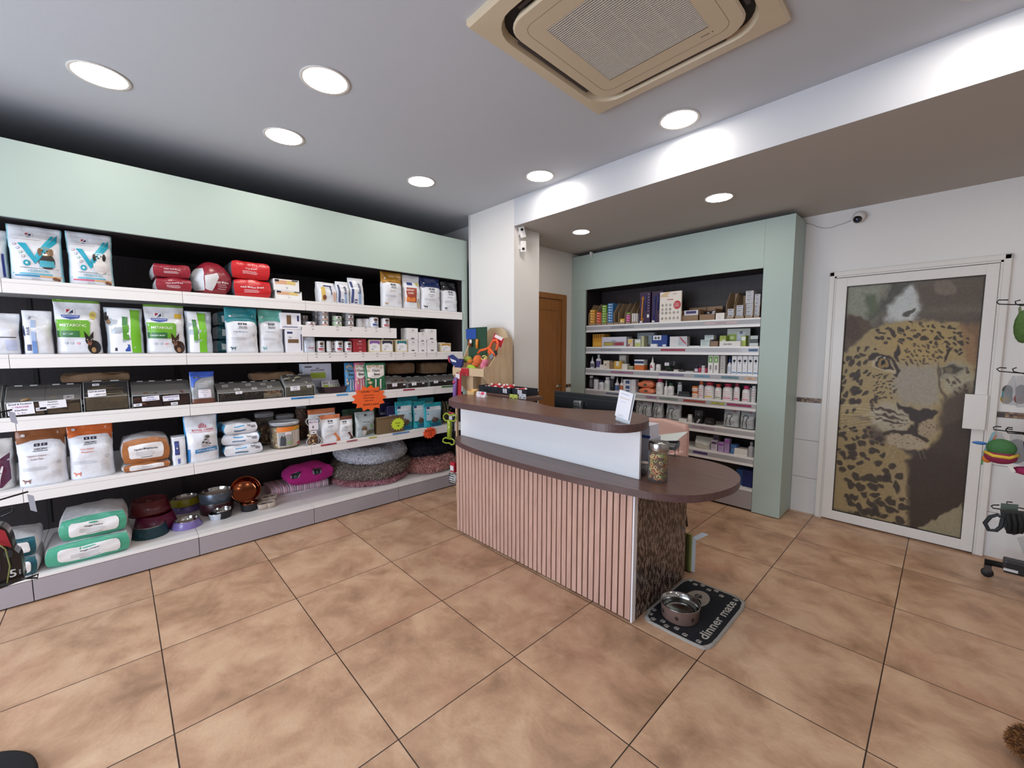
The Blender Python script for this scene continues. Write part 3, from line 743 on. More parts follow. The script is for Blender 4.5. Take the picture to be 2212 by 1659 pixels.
# ---------------------------------------------------------------- packaging kit
DOG = [(0, .62), (.10, .72), (.16, .70), (.20, .60), (.34, .56), (.62, .56), (.80, .60), (.92, .78), (.96, .74), (.88, .52), (.86, .30), (.88, .0), (.80, .0), (.76, .26), (.66, .34), (.42, .34), (.34, .26), (.32, 0), (.24, 0), (.24, .34), (.16, .48), (.04, .52)]
SITDOG = [(.30, 1.0), (.42, .98), (.56, .90), (.60, .84), (.46, .80), (.48, .66), (.60, .52), (.62, .30), (.62, .04), (.70, 0), (.54, 0), (.50, .24), (.46, .06), (.30, 0), (.12, .02), (.10, .26), (.20, .46), (.28, .66), (.24, .84)]
PAW = [('e', 0, -.22, .42, .32), ('e', -.52, .14, .17, .24), ('e', -.19, .50, .18, .26), ('e', .22, .50, .18, .26), ('e', .54, .14, .17, .24)]
def wob(x, z, sd, amp):
    return amp * (math.sin(x * 31 + sd * 1.7) * math.sin(z * 23 + sd * 2.3) + .5 * math.sin(x * 67 + z * 41 + sd) + .35 * math.sin(z * 95 - x * 37 + sd * 3))
class Pack:
    """local frame: X to the viewer's right, -Y towards the viewer, Z up; base centre at the origin.
    self.S(u, v) -> point on the front skin, u, v in 0..1"""
    def __init__(s, w, h, d, seed=0): s.w, s.h, s.d, s.sd = w, h, d, seed; s.m = MB()
    # ---- bodies
    def box(s, mat, bev=.002, side=None, top=None):
        w, h, d = s.w, s.h, s.d; s.m.box(-w / 2, -d / 2, 0, w / 2, d / 2, h, mat, bev=min(bev, .2 * min(w, h, d)))
        if side: s.m.box(-w / 2 - .0006, -d / 2 + .002, .002, w / 2 + .0006, d / 2 - .002, h - .002, side)
        if top: s.m.box(-w / 2 + .001, -d / 2 + .001, h - .001, w / 2 - .001, d / 2 - .001, h + .0005, top)
        s.S = lambda u, v, o=.0008: (-w / 2 + w * u, -d / 2 - o, h * v); return s
    def bag(s, mat, top=None, topv=.8, flat=.02, lean=0., waist=.04, side=None, wr=1.0, corner=3.2, bottom=None, botv=.1):
        """standing gusseted bag that narrows to a flat seal at the top"""
        w, h, d, sd = s.w, s.h, s.d, s.sd
        def prof(v):
            k = 1 - max(0, (v - .55) / .40); k = max(0, min(1, k)); k = k * k * (3 - 2 * k)
            dep = flat / 2 + (d / 2 - flat / 2) * k * (1 - .12 * math.cos(v * 7)); wid = w / 2 * (1 - waist * math.sin(math.pi * min(1, v * 1.05)) + (.0 if v < .6 else .02)); return wid, dep
        def P(a, v, o=0.):
            wid, dep = prof(v); c, n = math.cos(a), math.sin(a)
            q = 2 / corner; x = wid * math.copysign(abs(c) ** q, c); y = dep * math.copysign(abs(n) ** q, n)
            bul = wob(x, v * h, sd, .0035 * wr * min(1, d / .08)) * (min(1, v * 6)); y += (bul + o) * (1 if y >= 0 else -1)
            return (x + .3 * bul, y + lean * v * h, v * h)
        s.P = P; nv, na = 20, 40; rows = [[P(2 * math.pi * k / na, j / nv) for k in range(na)] for j in range(nv + 1)]
        V = [p for r in rows for p in r]; b = len(s.m.v); s.m.v += V
        mi = {0: s.m.mi(mat)};
        if top: mi[1] = s.m.mi(top)
        if side: mi[2] = s.m.mi(side)
        if bottom: mi[3] = s.m.mi(bottom)
        for j in range(nv):
            for k in range(na):
                s.m.f.append([b + j * na + k, b + j * na + (k + 1) % na, b + (j + 1) * na + (k + 1) % na, b + (j + 1) * na + k])
                vv = (j + .5) / nv; aa = (k + .5) / na; sidey = abs(math.cos(2 * math.pi * aa)) > .86
                s.m.m.append(mi[1] if top and vv > topv else mi[3] if bottom and vv < botv else mi[2] if side and sidey else mi[0]); s.m.sm.append(True)
        s.m.f.append([b + k for k in range(na)][::-1]); s.m.m.append(mi[0]); s.m.sm.append(False)
        s.m.f.append([b + nv * na + k for k in range(na)]); s.m.m.append(mi.get(1, mi[0])); s.m.sm.append(False)
        def S(u, v, o=.0014):
            wid, dep = prof(v); U = max(-.985, min(.985, (u - .5) * 2)); a = -math.acos(math.copysign(abs(U) ** (corner / 2), U)); return P(a, v, o + .0012)
        s.S = S; return s
    def puff(s, mat, bulge=.25, r=.22, side=None, n=9, wr=1.0, top=None):
        """lying, softly filled bag or cushion"""
        w, h, d, sd = s.w, s.h, s.d, s.sd
        def F(px, py, pz, o=0.):
            e = lambda a: 1 - a * a
            x = px * (1 - r * .35 * (pz * pz)) + 0 * py; z = pz * (1 - r * (abs(px) ** 4) * .5); y = py * (1 - r * .5 * pz ** 4)
            X = x * w / 2 + math.copysign(1, px) * bulge * d * .10 * e(py) * e(pz) * (abs(px) ** 3)
            Y = y * d / 2 + math.copysign(1, py) * (bulge * h * .22 * e(px) * e(pz)) * abs(py) ** 3
            Z = (z + 1) * h / 2 + (bulge * h * .35 * e(px * .9) * e(py * .9) * max(0, pz) ** 2)
            k = wob(X, Z + Y, sd, .003 * wr)
            return (X + k * .6, Y + (k + o) * (1 if py > 0 else -1) * abs(py) ** 4, max(0, Z + k * (0 if pz < -.8 else 1)))
        for ax in range(3):
            for sg in (-1, 1):
                V = []; F_ = []
                for i in range(n + 1):
                    for j in range(n + 1):
                        a, b = -1 + 2 * i / n, -1 + 2 * j / n; p = [0, 0, 0]; p[ax] = sg; p[(ax + 1) % 3] = a; p[(ax + 2) % 3] = b; V.append(F(*p))
                for i in range(n):
                    for j in range(n):
                        q = [i * (n + 1) + j, (i + 1) * (n + 1) + j, (i + 1) * (n + 1) + j + 1, i * (n + 1) + j + 1]; F_.append(q if sg > 0 else q[::-1])
                mm = side if side and ax == 0 else top if top and ax == 2 and sg > 0 else mat
                s.m.add(V, F_, mm, True)
        s.S = lambda u, v, o=.0014: F((u - .5) * 2, -1, (v - .5) * 2, o); return s
    def lathe(s, prof, mats, seg=20, span=.42, sx=1., sy=1., top=True):
        """prof: [(radius fraction of w/2, height fraction)], mats: one material or [(upto_v, mat), ...]"""
        R = s.w / 2; pr = [(a * R, b * s.h) for a, b in prof]
        if not isinstance(mats, list): mats = [(9, mats)]
        lo = 0
        for up, mt in mats:
            seg_p = [p for p in pr if lo - 2e-3 <= p[1] / s.h <= up + 2e-3]
            s.m.lathe(seg_p, mt, seg=seg, sx=sx, sy=sy, cap0=(lo == 0), cap1=(up >= 1 and top)); lo = up
        def S(u, v, o=.0008):
            z = v * s.h; r = pr[-1][0]
            for (r0, z0), (r1, z1) in zip(pr, pr[1:]):
                if z0 <= z <= z1 and z1 > z0: r = r0 + (r1 - r0) * (z - z0) / (z1 - z0); break
            a = -math.pi / 2 + (u - .5) * 2 * math.pi * span; return ((r + o) * sx * math.cos(a), (r + o) * sy * math.sin(a), z)
        s.S = S; return s
    # ---- print on the skin
    def r(s, u0, v0, u1, v1, c, n=5, o=.0012):
        V = [s.S(u0 + (u1 - u0) * i / n, v0 + (v1 - v0) * j / n, o) for j in range(n + 1) for i in range(n + 1)]
        s.m.add(V, [[j * (n + 1) + i, j * (n + 1) + i + 1, (j + 1) * (n + 1) + i + 1, (j + 1) * (n + 1) + i] for j in range(n) for i in range(n)], ink(c) if isinstance(c, str) else c, True); return s
    def poly(s, pts, c, o=.0022, sub=2):
        P = []
        for k in range(len(pts)):
            a, b = pts[k], pts[(k + 1) % len(pts)]
            for j in range(sub): P.append((a[0] + (b[0] - a[0]) * j / sub, a[1] + (b[1] - a[1]) * j / sub))
        bm = bmesh.new(); vs = [bm.verts.new((x, y, 0)) for x, y in P]; f = bm.faces.new(vs); res = bmesh.ops.triangulate(bm, faces=[f])
        for _ in range(4):
            big = [e_ for e_ in bm.edges if e_.calc_length() > .11]
            if not big: break
            bmesh.ops.subdivide_edges(bm, edges=big, cuts=1); bmesh.ops.triangulate(bm, faces=bm.faces[:])
        bm.verts.index_update()
        s.m.add([s.S(q.co.x, q.co.y, o) for q in bm.verts], [[q.index for q in g.verts] for g in bm.faces], ink(c), True); bm.free(); return s
    def e(s, cu, cv, ru, rv, c, n=16, o=.002):
        V = [s.S(cu, cv, o)]; F = []
        for k, rr in ((1, .5), (2, 1.)):
            for i in range(n): V.append(s.S(cu + ru * rr * math.cos(2 * math.pi * i / n), cv + rv * rr * math.sin(2 * math.pi * i / n), o))
        for i in range(n): F.append([0, 1 + i, 1 + (i + 1) % n]); F.append([1 + i, 1 + n + i, 1 + n + (i + 1) % n, 1 + (i + 1) % n])
        s.m.add(V, F, ink(c), True); return s
    def shape(s, pts, u, v, su, sv, c, o=.0026): return s.poly([(u + su * x, v + sv * y) for x, y in pts], c, o, 1)
    def paw(s, u, v, su, sv, c, o=.0026):
        for _, x, y, a, b in PAW: s.e(u + su * x, v + sv * y, su * a, sv * b, c, 10, o)
        return s
    def t(s, text, u, v, hf, c, wmax=.9, o=.003, rot=0, bold=True):
        """lettering: hf = cap height as a fraction of the pack height; shrunk to wmax of the width"""
        V, F, W = glyphs(text, bold); hh = hf * s.h
        lim = wmax * (s.w if not rot else s.h)
        sc_ = hh; sx = min(hh, lim / W)
        out = []
        for x, y in V:
            X, Y = x * sx, y * sc_
            if rot: X, Y = -Y, X
            out.append(s.S(u + X / s.w, v + Y / s.h, o))
        s.m.add(out, F, ink(c), False); return s
    def lines(s, u0, u1, v, n, dv, c, th=.008, o=.0016, rnd=3):
        r_ = random.Random(rnd)
        for k in range(n): s.r(u0, v - dv * k, u0 + (u1 - u0) * r_.uniform(.7, 1), v - dv * k + th, c, 4, o)
        return s
    def done(s, name, loc, rz, label, cat, group=None): return tag(s.m.build(name, None, loc, rz), ' '.join(label.split()[:16]), cat, group)

def L(row, u1, u2, vt, off=.03, d=None, base=None, k=.985):
    """place on the left shelving: picture columns u1..u2, top at picture row vt, front face 'off' behind the shelf edge"""
    x = XF - off; z0 = ROW[row] if base is None else base; zc = z0 + .1
    y1, y2 = y_at(u1, x, zc), y_at(u2, x, zc); w = (y2 - y1) * k; yc = (y1 + y2) / 2; h = z_at(vt, x, yc) - z0
    d = d if d is not None else min(.14, w * .5)
    h = min(h, (ROW[row - 1] - .080 if row > 1 else 2.14) - z0)
    return dict(w=w, h=h, d=d, loc=(x - d / 2, yc, z0 + .0005), rz=math.pi / 2)
def Rt(row, u1, u2, vt, off=.03, d=None, base=None, k=.985):
    y = YF + .012 + off; z0 = RR[row] if base is None else base; zc = z0 + .05
    x1, x2 = x_at(u1, y, zc), x_at(u2, y, zc); w = (x2 - x1) * k; xc = (x1 + x2) / 2; h = z_at(vt, xc, y) - z0
    d = d if d is not None else min(.14, w)
    h = min(h, (RR[row - 1] - .082 if row > 1 else 2.11) - z0)
    return dict(w=w, h=h, d=d, loc=(xc, y + d / 2, z0 + .0005), rz=0.)
def P_(g, seed=0): return Pack(g['w'], g['h'], g['d'], seed)
def fin(p, g, name, label, cat, group=None, turn=0.): return p.done(name, g['loc'], g['rz'] + turn, label, cat, group)
def clone(o, loc, label, group=None, rz=None):
    c = o.copy(); COL.objects.link(c); c.location = loc; c['label'] = label
    if group: c['group'] = group
    if rz is not None: c.rotation_euler = (0, 0, rz)
    return c
WF, GF = film('#dcdee4'), film('#c9ced4')

# ================================================================ left shelving, top shelf
def dental(u1, u2, vt, dogc, label, strip, sd):
    g = L(1, u1, u2, vt, .02, .17); p = P_(g, sd).bag(WF, side=film('#9fd0da'), flat=.015, wr=1.1)
    p.poly([(.20, .66), (.34, .66), (.52, .40), (.92, .90), (.92, .74), (.50, .30)], '#1e9cb4'); p.poly([(.50, .44), (.56, .40), (.86, .86), (.80, .86)], '#36aec4')
    p.e(.34, .31, .07, .05, '#2aa3ba'); p.e(.34, .31, .03, .02, '#d8f0f4', o=.003)
    for k, c in enumerate(('#a8607c', '#7a70b0', '#6aa88e', '#806a6a')): p.e(.14 + .05 * k, .63 - .07 * k, .03, .022, c); p.e(.14 + .05 * k, .63 - .07 * k, .02, .014, '#e8e8ea', o=.003)
    # dog portrait
    p.e(.72, .36, .16, .14, dogc[0]); p.e(.70, .53, .14, .08, dogc[1]); p.e(.60, .52, .04, .07, dogc[2], o=.0035); p.e(.82, .53, .04, .07, dogc[2], o=.0035)
    p.e(.66, .545, .016, .011, '#1a1512', o=.004); p.e(.75, .545, .016, .011, '#1a1512', o=.004); p.e(.70, .505, .02, .012, '#1a1512', o=.004); p.e(.70, .48, .05, .02, '#efe9e0', o=.0035); p.r(.58, .26, .86, .37, dogc[3], o=.0035)
    p.r(.2, .225, .92, .232, '#5a6468'); p.t('+DENTAL', .54, .18, .045, '#6aa8b8'); p.r(.06, .115, .96, .14, '#5fb4c8'); p.r(.10, .075, .55, .105, strip); p.r(.56, .075, .96, .105, '#d6a678'); p.e(.84, .06, .05, .03, '#7a5238'); p.e(.90, .05, .04, .025, '#6a4630')
    p.r(.30, .80, .46, .88, '#e9e9ee'); p.poly([(.33, .82), (.33, .87), (.40, .87)], '#b03040', .003); p.poly([(.36, .82), (.43, .82), (.43, .87)], '#2a2f5c', .003); p.t("Hill's", .38, .79, .02, '#4a4a60'); p.r(.12, .74, .62, .745, '#b08a90'); p.lines(.40, .60, .045, 2, .02, '#a8a8ac')
    return fin(p, g, 'dental_food_bag', label, 'pet food bag')
dental(14, 136, 484, ('#3b3430', '#a08260', '#7a5c40', '#4aa6b8'), 'white dental dog food bag with teal tick and small brown dog on top shelf', '#3f88b4', 1)
dental(144, 246, 499, ('#e6e3e0', '#e6e3e0', '#22201f', '#d8d4d4'), 'white dental dog food bag with teal tick and black and white dog, top shelf', '#c8607c', 2)
g = L(1, -26, 16, 492, .05, .14); p = P_(g, 3).bag(GF, flat=.02); p.r(.72, .05, .86, .5, '#1f2f7a'); p.e(.3, .3, .1, .1, '#c9a83a'); fin(p, g, 'pet_food_bag', 'grey bag with a navy strip cut by the left photo edge on top shelf', 'pet food bag')
def lying(row, u1, u2, vt, col, label, off=.03, d=.3, base=None, side=None, top=None, text=None, sd=0, badge=None, turn=0., name='pet_food_bag', bulge=.25, tc='#e8d8da'):
    g = L(row, u1, u2, vt, off, d, base, .93); p = P_(g, sd).puff(film(col), side=film(side) if side else None, top=film(top) if top else None, bulge=bulge)
    if badge: p.r(*badge, '#e9e7e6')
    if text:
        for k, (s_, u, v, hf, wm) in enumerate(text): p.t(s_, u, v, hf, tc if not badge else '#3c4650', wmax=wm)
        p.lines(.28, .74, .42, 3, .07, tc if not badge else '#8a9098', .02)
    o = fin(p, g, name, label, 'pet food bag', None, turn); return o, g
_, g = lying(1, 332, 416, 601, '#8e2433', 'lower maroon and white bag of the flat pair on the top shelf', side='#d3d4d8', text=[("Adult Small Breed", .5, .62, .10, .55)], sd=4)
lying(1, 325, 413, 571, '#8e2433', 'upper maroon and white bag of the flat pair on the top shelf', base=ROW[1] + g['h'] * 1.05, side='#d3d4d8', text=[("Adult Small Breed", .5, .62, .10, .55)], sd=5)
g = L(1, 424, 494, 574, .03, .16); p = P_(g, 6).puff(film('#8e2433'), side=film('#cfd2d6'), bulge=.5, r=.5); p.poly([(.02, .1), (.02, .62), (.45, .75), (.5, .6), (.25, .1)], '#d6d8dc'); p.t('Adult Medium', .62, .45, .09, '#e8d8da', .5); p.lines(.45, .85, .34, 3, .07, '#d8b8bc', .02); fin(p, g, 'pet_food_bag', 'crumpled maroon and white bag tilted between two stacked pairs', 'pet food bag', None, .35)
_, g = lying(1, 500, 588, 605, '#c3242a', 'lower bright red bag of the flat pair on the top shelf', side='#55606a', text=[('Adult Medium Breed', .48, .58, .11, .6)], sd=7)
lying(1, 495, 585, 566, '#c3242a', 'upper bright red bag of the flat pair on the top shelf', base=ROW[1] + g['h'] * 1.05, side='#55606a', text=[('Large Breed', .5, .6, .11, .5)], sd=8)
def carton(gf, name, label, body='#e9e8e8', pr=None, sd=0, group=None, cat='box', side=None, top=None, turn=0., bev=.002):
    p = P_(gf, sd).box(card(body), bev=bev, side=card(side) if side else None, top=card(top) if top else None)
    if pr: pr(p)
    return fin(p, gf, name, label, cat, group, turn)
def slim(p): p.r(.05, .55, .5, .9, '#d8a888'); p.r(.5, .55, .85, .9, '#dcc27a'); p.r(.04, .75, .2, .95, '#26243a', o=.002); p.r(.7, .86, .95, .97, '#3a3f4c', o=.002); p.t('V', .5, .25, .2, '#9aa0a8')
g1 = L(1, 594, 652, 629, .03, .2); carton(g1, 'carton', 'lower slim white carton of the pair beside the red bags', pr=slim)
g2 = L(1, 590, 646, 604, .03, .2, base=ROW[1] + g1['h'] + .001); carton(g2, 'carton', 'upper slim white carton of the pair beside the red bags', pr=slim)
def spinebag(row, u1, u2, vt, spine, label, off=.03, text='Senior', patch='#8aa6cc', turn=.0, sd=0, side=None, d=.12):
    g = L(row, u1, u2, vt, off, d); p = P_(g, sd).bag(WF, flat=.03, corner=4, side=film(side) if side else None)
    if spine: p.r(spine[0], .06, spine[1], .85, spine[2])
    p.r(.55, .04, .72, .5, patch); p.t(text, .62, .62, .12, '#3c4468', .5, rot=1); p.r(.28, .06, .45, .2, '#2c3468'); p.r(.3, .1, .43, .16, '#c8ccd4', o=.003)
    return fin(p, g, 'pet_food_bag', label, 'pet food bag', None, turn)
g = L(1, 688, 731, 609, .03, .12); p = P_(g, 11).bag(WF, flat=.04, corner=4, lean=.08); p.poly([(.1, .1), (.3, .1), (.3, .8), (.12, .7)], '#d2b25a'); p.e(.25, .25, .1, .12, '#7a4a34', o=.003); p.r(.3, .8, .72, .86, '#2c3468'); p.poly([(.62, .8), (.68, .8), (.64, .4), (.58, .4)], '#2c3468'); p.r(.72, .1, .84, .55, '#dcb096'); fin(p, g, 'pet_food_bag', 'leaning white bag with a yellow picture, left of three tilted bags', 'pet food bag', None, .1)
spinebag(1, 729, 757, 608, (.06, .22, '#3c4468'), 'narrow white bag with a dark spine, middle of three tilted bags', text='Adult', sd=12, d=.1)
spinebag(1, 757, 789, 600, (.06, .2, '#2c3468'), 'white senior dog food bag with navy and pale blue strips, right of three tilted bags', sd=13, d=.12)
def specific(row, u1, u2, vt, top, lines_, tc, label, off=.02, topv=.76, d=None, sd=0, lean=0., body=None, turn=0., dogc=None):
    g = L(row, u1, u2, vt, off, d); p = P_(g, sd).bag(body or WF, top=film(top), topv=topv, flat=.012, lean=lean, wr=1.2)
    p.poly([(.02, topv - .06), (.02, topv + .03), (.35, topv + .05), (.8, topv + .03), (.985, topv + .03), (.985, topv - .14), (.9, topv - .03), (.7, topv + .005), (.3, topv)], top, .0026)
    p.r(.36, topv - .10, .48, topv - .055, '#26243c'); p.r(.51, topv - .10, .63, topv - .055, '#26243c'); p.t('G', .42, topv - .077, .025, '#e6e6ea', o=.0045); p.t('C', .57, topv - .077, .025, '#e6e6ea', o=.0045)
    p.t('SPECIFIC', .5, topv - .145, .032, '#26242c', .5); p.r(.34, topv - .18, .64, topv - .172, '#3a3a44')
    for k, s_ in enumerate(lines_): p.t(s_, .42, topv - .255 - .055 * k, .032, tc, .66)
    p.lines(.10, .70, .34, 3, .022, '#7a8290', .004); p.lines(.68, .92, .24, 4, .035, '#9aa0a8', .004)
    p.shape(DOG, .08, .06, .18, .11, dogc or tc); p.e(.86, .40, .035, .022, '#8a8e96'); p.e(.86, .40, .024, .014, '#e6e8ec', o=.004); p.e(.15, topv + .09, .045, .024, '#cfd0d2', o=.003); p.t('2', .84, topv + .10, .035, '#e8e4dc')
    return fin(p, g, 'pet_food_bag', label, 'pet food bag', None, turn)
specific(1, 828, 872, 586, '#a8792a', ['Renewal'], '#b08a5a', 'white bag with a golden-brown top on the far half of the top shelf', sd=14, topv=.72)
g = L(1, 874, 911, 594, .03, .1); p = P_(g, 15).bag(WF, flat=.012); p.r(.02, .2, .70, .62, '#9c3f2c'); p.r(.02, .22, .62, .34, '#d97a34', o=.002); p.t('KIDNEY', .34, .55, .05, '#efe0d8'); p.t('CARE', .34, .46, .05, '#efe0d8'); p.r(.2, .7, .5, .78, '#2b3a80'); p.e(.76, .74, .09, .05, '#c8be5c'); p.e(.82, .14, .09, .12, '#b8a58c'); p.e(.82, .28, .04, .05, '#a08c74', o=.003); fin(p, g, 'pet_food_bag', 'white kidney care bag with a rust red band between golden-topped and navy-topped bags', 'pet food bag')
specific(1, 913, 955, 597, '#1c2a5c', ['Heart & Kidney', 'Support'], '#3c4468', 'white bag with a navy top on the far end of the top shelf', sd=16, topv=.72, dogc='#22242c')
specific(1, 958, 991, 607, '#15161c', ['Joint Support'], '#4a4c54', 'white bag with a black top, last bag on the far end of top shelf', sd=17, topv=.72, lean=.05, dogc='#22242c')

# ================================================================ left shelving, second shelf
g = L(2, -40, 44, 675, .03, .16); p = P_(g, 20).bag(WF, flat=.02, side=film('#4a5260')); p.r(.3, .40, .9, .42, '#2c2f38'); p.r(.6, .1, .9, .35, '#c3cbe6'); fin(p, g, 'pet_food_bag', 'silvery white bag cut by the left photo edge on the second shelf', 'pet food bag')
g = L(2, 47, 113, 670, .02, .14); p = P_(g, 21).bag(WF, flat=.03, corner=4); p.r(.30, .02, .46, .78, '#9fb4d6'); p.r(.30, .02, .46, .3, '#6f93cc', o=.002); p.t('Adult', .18, .52, .06, '#3c4468', .3, rot=1); p.t('3kg', .26, .83, .05, '#3c4468', .2, rot=1); p.r(.12, .08, .26, .22, '#2c3468'); p.poly([(.02, .45), (.08, .40), (.06, .62), (.02, .66)], '#2c3468'); fin(p, g, 'pet_food_bag', 'white adult 3kg bag standing sideways with a pale blue stripe', 'pet food bag')
def metabolic(u1, u2, vt, word, sub, dog, label, sd, stamp):
    g = L(2, u1, u2, vt, .022, .16); g['h'] *= .985; g['loc'] = (g['loc'][0], g['loc'][1], g['loc'][2] + .002); p = P_(g, sd).bag(WF, top=film('#6d9c40'), topv=.955, flat=.012, wr=1.3)
    p.poly([(.03, .30), (.03, .62), (.72, .62), (.78, .58), (.74, .30)], '#6aa82e'); p.r(.03, .30, .52, .42, '#2f6b38', o=.003); p.t(word, .40, .52, .05, '#dfe9cf', .66); p.t(sub, .27, .36, .025, '#dfe9df', .4)
    p.r(.24, .72, .44, .83, '#ececf0'); p.poly([(.27, .75), (.27, .82), (.36, .82)], '#a83040', .003); p.poly([(.32, .75), (.41, .75), (.41, .82)], '#2a2f5c', .003); p.t("Hill's", .34, .735, .02, '#4a4a60'); p.poly([(.14, .71), (.56, .71), (.54, .66), (.35, .63), (.16, .67)], '#2b4a9c')
    p.t('PRESCRIPTION DIET', .35, .685, .02, '#d4dcf0', .36, o=.0036)
    if stamp == 'e': p.e(.84, .72, .08, .08, '#d8c878'); p.e(.84, .72, .05, .05, '#c4b25e', o=.003)
    else: p.r(.74, .72, .92, .82, '#d8b03c')
    for k in range(3): p.e(.22 + .13 * k, .19, .035, .022, ('#b8c0cc', '#b8c0cc', '#d49aa0')[k])
    a, b, c = dog; p.e(.82, .12, .15, .13, a); p.e(.72, .24, .09, .08, a, o=.003); p.poly([(.64, .28), (.62, .42), (.72, .32)], a, .0036); p.poly([(.74, .32), (.84, .42), (.82, .28)], a, .0036); p.e(.72, .20, .05, .045, b, o=.0042); p.e(.72, .22, .02, .013, '#141110', o=.005); p.e(.68, .26, .012, .01, '#d8c8b0', o=.005); p.e(.77, .26, .012, .01, '#d8c8b0', o=.005); p.e(.80, .07, .05, .05, c, o=.004)
    return fin(p, g, 'pet_food_bag', label, 'pet food bag')
metabolic(117, 221, 645, 'METABOLIC', 'WEIGHT', ('#221c1a', '#8a5c48', '#b08a60'), 'white and green metabolic bag with a black chihuahua on the second shelf', 22, 'e')
def sidebag(u1, u2, vt, split, label, sd, dog=False):
    g = L(2, u1, u2, vt, .03, .15); p = P_(g, sd).bag(film('#b3bdc6'), flat=.05, corner=3.2, wr=1.4)
    a, b = split; p.r(.08, .02, a, .98, '#e8eaee'); p.r(a, .02, b, .96, '#71b82a', o=.0016); p.r(a - .22, .30, a - .05, .62, '#5a9a34', o=.002); p.r(a - .22, .62, a - .08, .86, '#3c7a40', o=.002); p.r(a - .18, .05, a - .05, .2, '#2b4a9c', o=.002); p.r(.2, .06, .27, .13, '#2a2f3c', o=.002)
    if dog: p.e(.05, .8, .06, .1, '#2a211d'); p.e(.08, .68, .05, .05, '#8a6a4c', o=.003)
    return fin(p, g, 'pet_food_bag', label, 'pet food bag')
sidebag(228, 312, 664, (.66, .92), 'white and lime green bag turned sideways, right of the chihuahua bag', 23, True)
metabolic(315, 403, 656, 'METABOLIC', 'WEIGHT MGMT', ('#3a2219', '#8a6250', '#a07a5c'), 'white and green metabolic urinary bag with a brown dog on the second shelf', 24, 'r')
sidebag(404, 462, 672, (.45, .74), 'white and lime green bag turned sideways, right of the brown dog bag', 25)
z = ROW[2]
for k in range(3):
    g = L(2, 468, 500, 735 - 30 * k, .14, .2, base=z); p = P_(g, 30 + k).puff(film('#0f5560'), side=film('#c9ced2'), bulge=.3); p.r(.3, .25, .75, .75, '#c8d4d6')
    fin(p, g, 'pet_food_bag', ['bottom', 'middle', 'top'][k] + ' dark teal bag of the stack half hidden behind the tall teal-topped bag', 'pet food bag'); z += g['h'] * 1.06
specific(2, 490, 560, 661, '#1f7d86', ['Weight Management'], '#5a7a8c', 'white bag with a deep teal top standing on the second shelf', sd=26, topv=.72, dogc='#2c5a62')
specific(2, 562, 615, 669, '#62ab9c', ['Weight Control'], '#8a98a8', 'slumped white bag with a pale mint top beside the deep teal-topped bag', sd=27, topv=.74, lean=.03, off=.035, dogc='#5aa8a4')
def vbox(p): p.r(.28, .3, .5, .85, '#6f5438'); p.r(.8, .5, .9, .85, '#2c3468'); p.r(.08, .12, .82, .16, '#2c3468')
def vbox2(p): p.r(.1, .42, .72, .58, '#6f5438'); p.r(.86, .1, .92, .8, '#2c3468'); p.r(.06, .82, .38, .9, '#2c3468'); p.shape(DOG, .12, .62, .2, .1, '#8a8c94')
g1 = L(2, 618, 655, 712, .03, .16); carton(g1, 'carton', 'lower white box with brown band, left of the pet food tins', '#e3e2e8', vbox2)
g2 = L(2, 606, 650, 676, .03, .16, base=ROW[2] + g1['h'] + .001); carton(g2, 'carton', 'upper white box with brown upright band, left of the pet food tins', '#e3e2e8', vbox)
# little white riser shelf carrying tins
yr0, yr1 = y_at(653, XF, 1.55), y_at(857, XF, 1.55); zr = z_at(706, XF, (yr0 + yr1) / 2); zr0 = z_at(729, XF, (yr0 + yr1) / 2)
t = empty('riser_shelf', (XF - .1, (yr0 + yr1) / 2, ROW[2])); tag(t, 'low white riser shelf with price labels on the second shelf', 'shelf')
def putr(o): o.parent = t; o.matrix_parent_inverse = Matrix.Translation(-Vector(t.location)); return o
putr(MB().box(XF - .30, yr0, zr - .012, XF - .006, yr1, zr, SHELFW).build('board'))
m = MB(); m.box(XF - .006, yr0, zr0, XF - .001, yr1, zr + .001, SHELFW)
def pricetag(m, y, z, w=.03, x=None):
    x = XF if x is None else x
    d = ink('#55504e'); m.box(x, y - w * .3, z, x + .0008, y + w * .2, z + .004, d); m.box(x, y - w * .5, z - .008, x + .0008, y + w * .5, z - .0065, ink('#9a9494')); m.box(x, y - w * .25, z - .026, x + .0008, y + w * .25, z - .022, d)
for f in (.1, .34, .48, .64, .76, .92): pricetag(m, yr0 + (yr1 - yr0) * f, zr - .006, x=XF - .001)
putr(m.build('label_rail'))
putr(MB().box(XF - .28, yr0 + .002, ROW[2] + .0005, XF - .26, yr0 + .014, zr - .012, SHELFW).box(XF - .28, yr1 - .014, ROW[2] + .0005, XF - .26, yr1 - .002, zr - .012, SHELFW).build('support'))
m = MB()
for u in (684, 713, 747, 785, 815, 845, 872, 897, 922, 943): pricetag(m, y_at(u, XF, 1.38), ROW[2] - .012, .03, XF + .0005)
tag(m.build('price_label_strip'), 'row of small white price labels along the rail under the wet food tubs', 'price labels')
TIN = [(.92, 0), (1, .03), (1, .06), (.97, .08), (.97, .92), (1, .94), (1, .97), (.92, 1)]
def tin(gf, c1, c2, label, group, base='#c3c4c6', dog='#5a4234', name='tin_can'):
    p = P_(gf).lathe(TIN, [(.0801, pm('#b9b9bd', .3, .8)), (.92, ink(c1)), (1, pm('#b9b9bd', .3, .8))], 20)
    p.r(.3, .1, .7, .9, '#e9e7e6'); p.r(.30, .18, .70, .36, c2, o=.0015); p.e(.5, .68, .08, .15, dog, o=.0015); p.r(.4, .42, .6, .5, '#2b3a80', o=.002); return fin(p, gf, name, label, 'tin', group)
GT = 'small flat pet food tins on the riser'
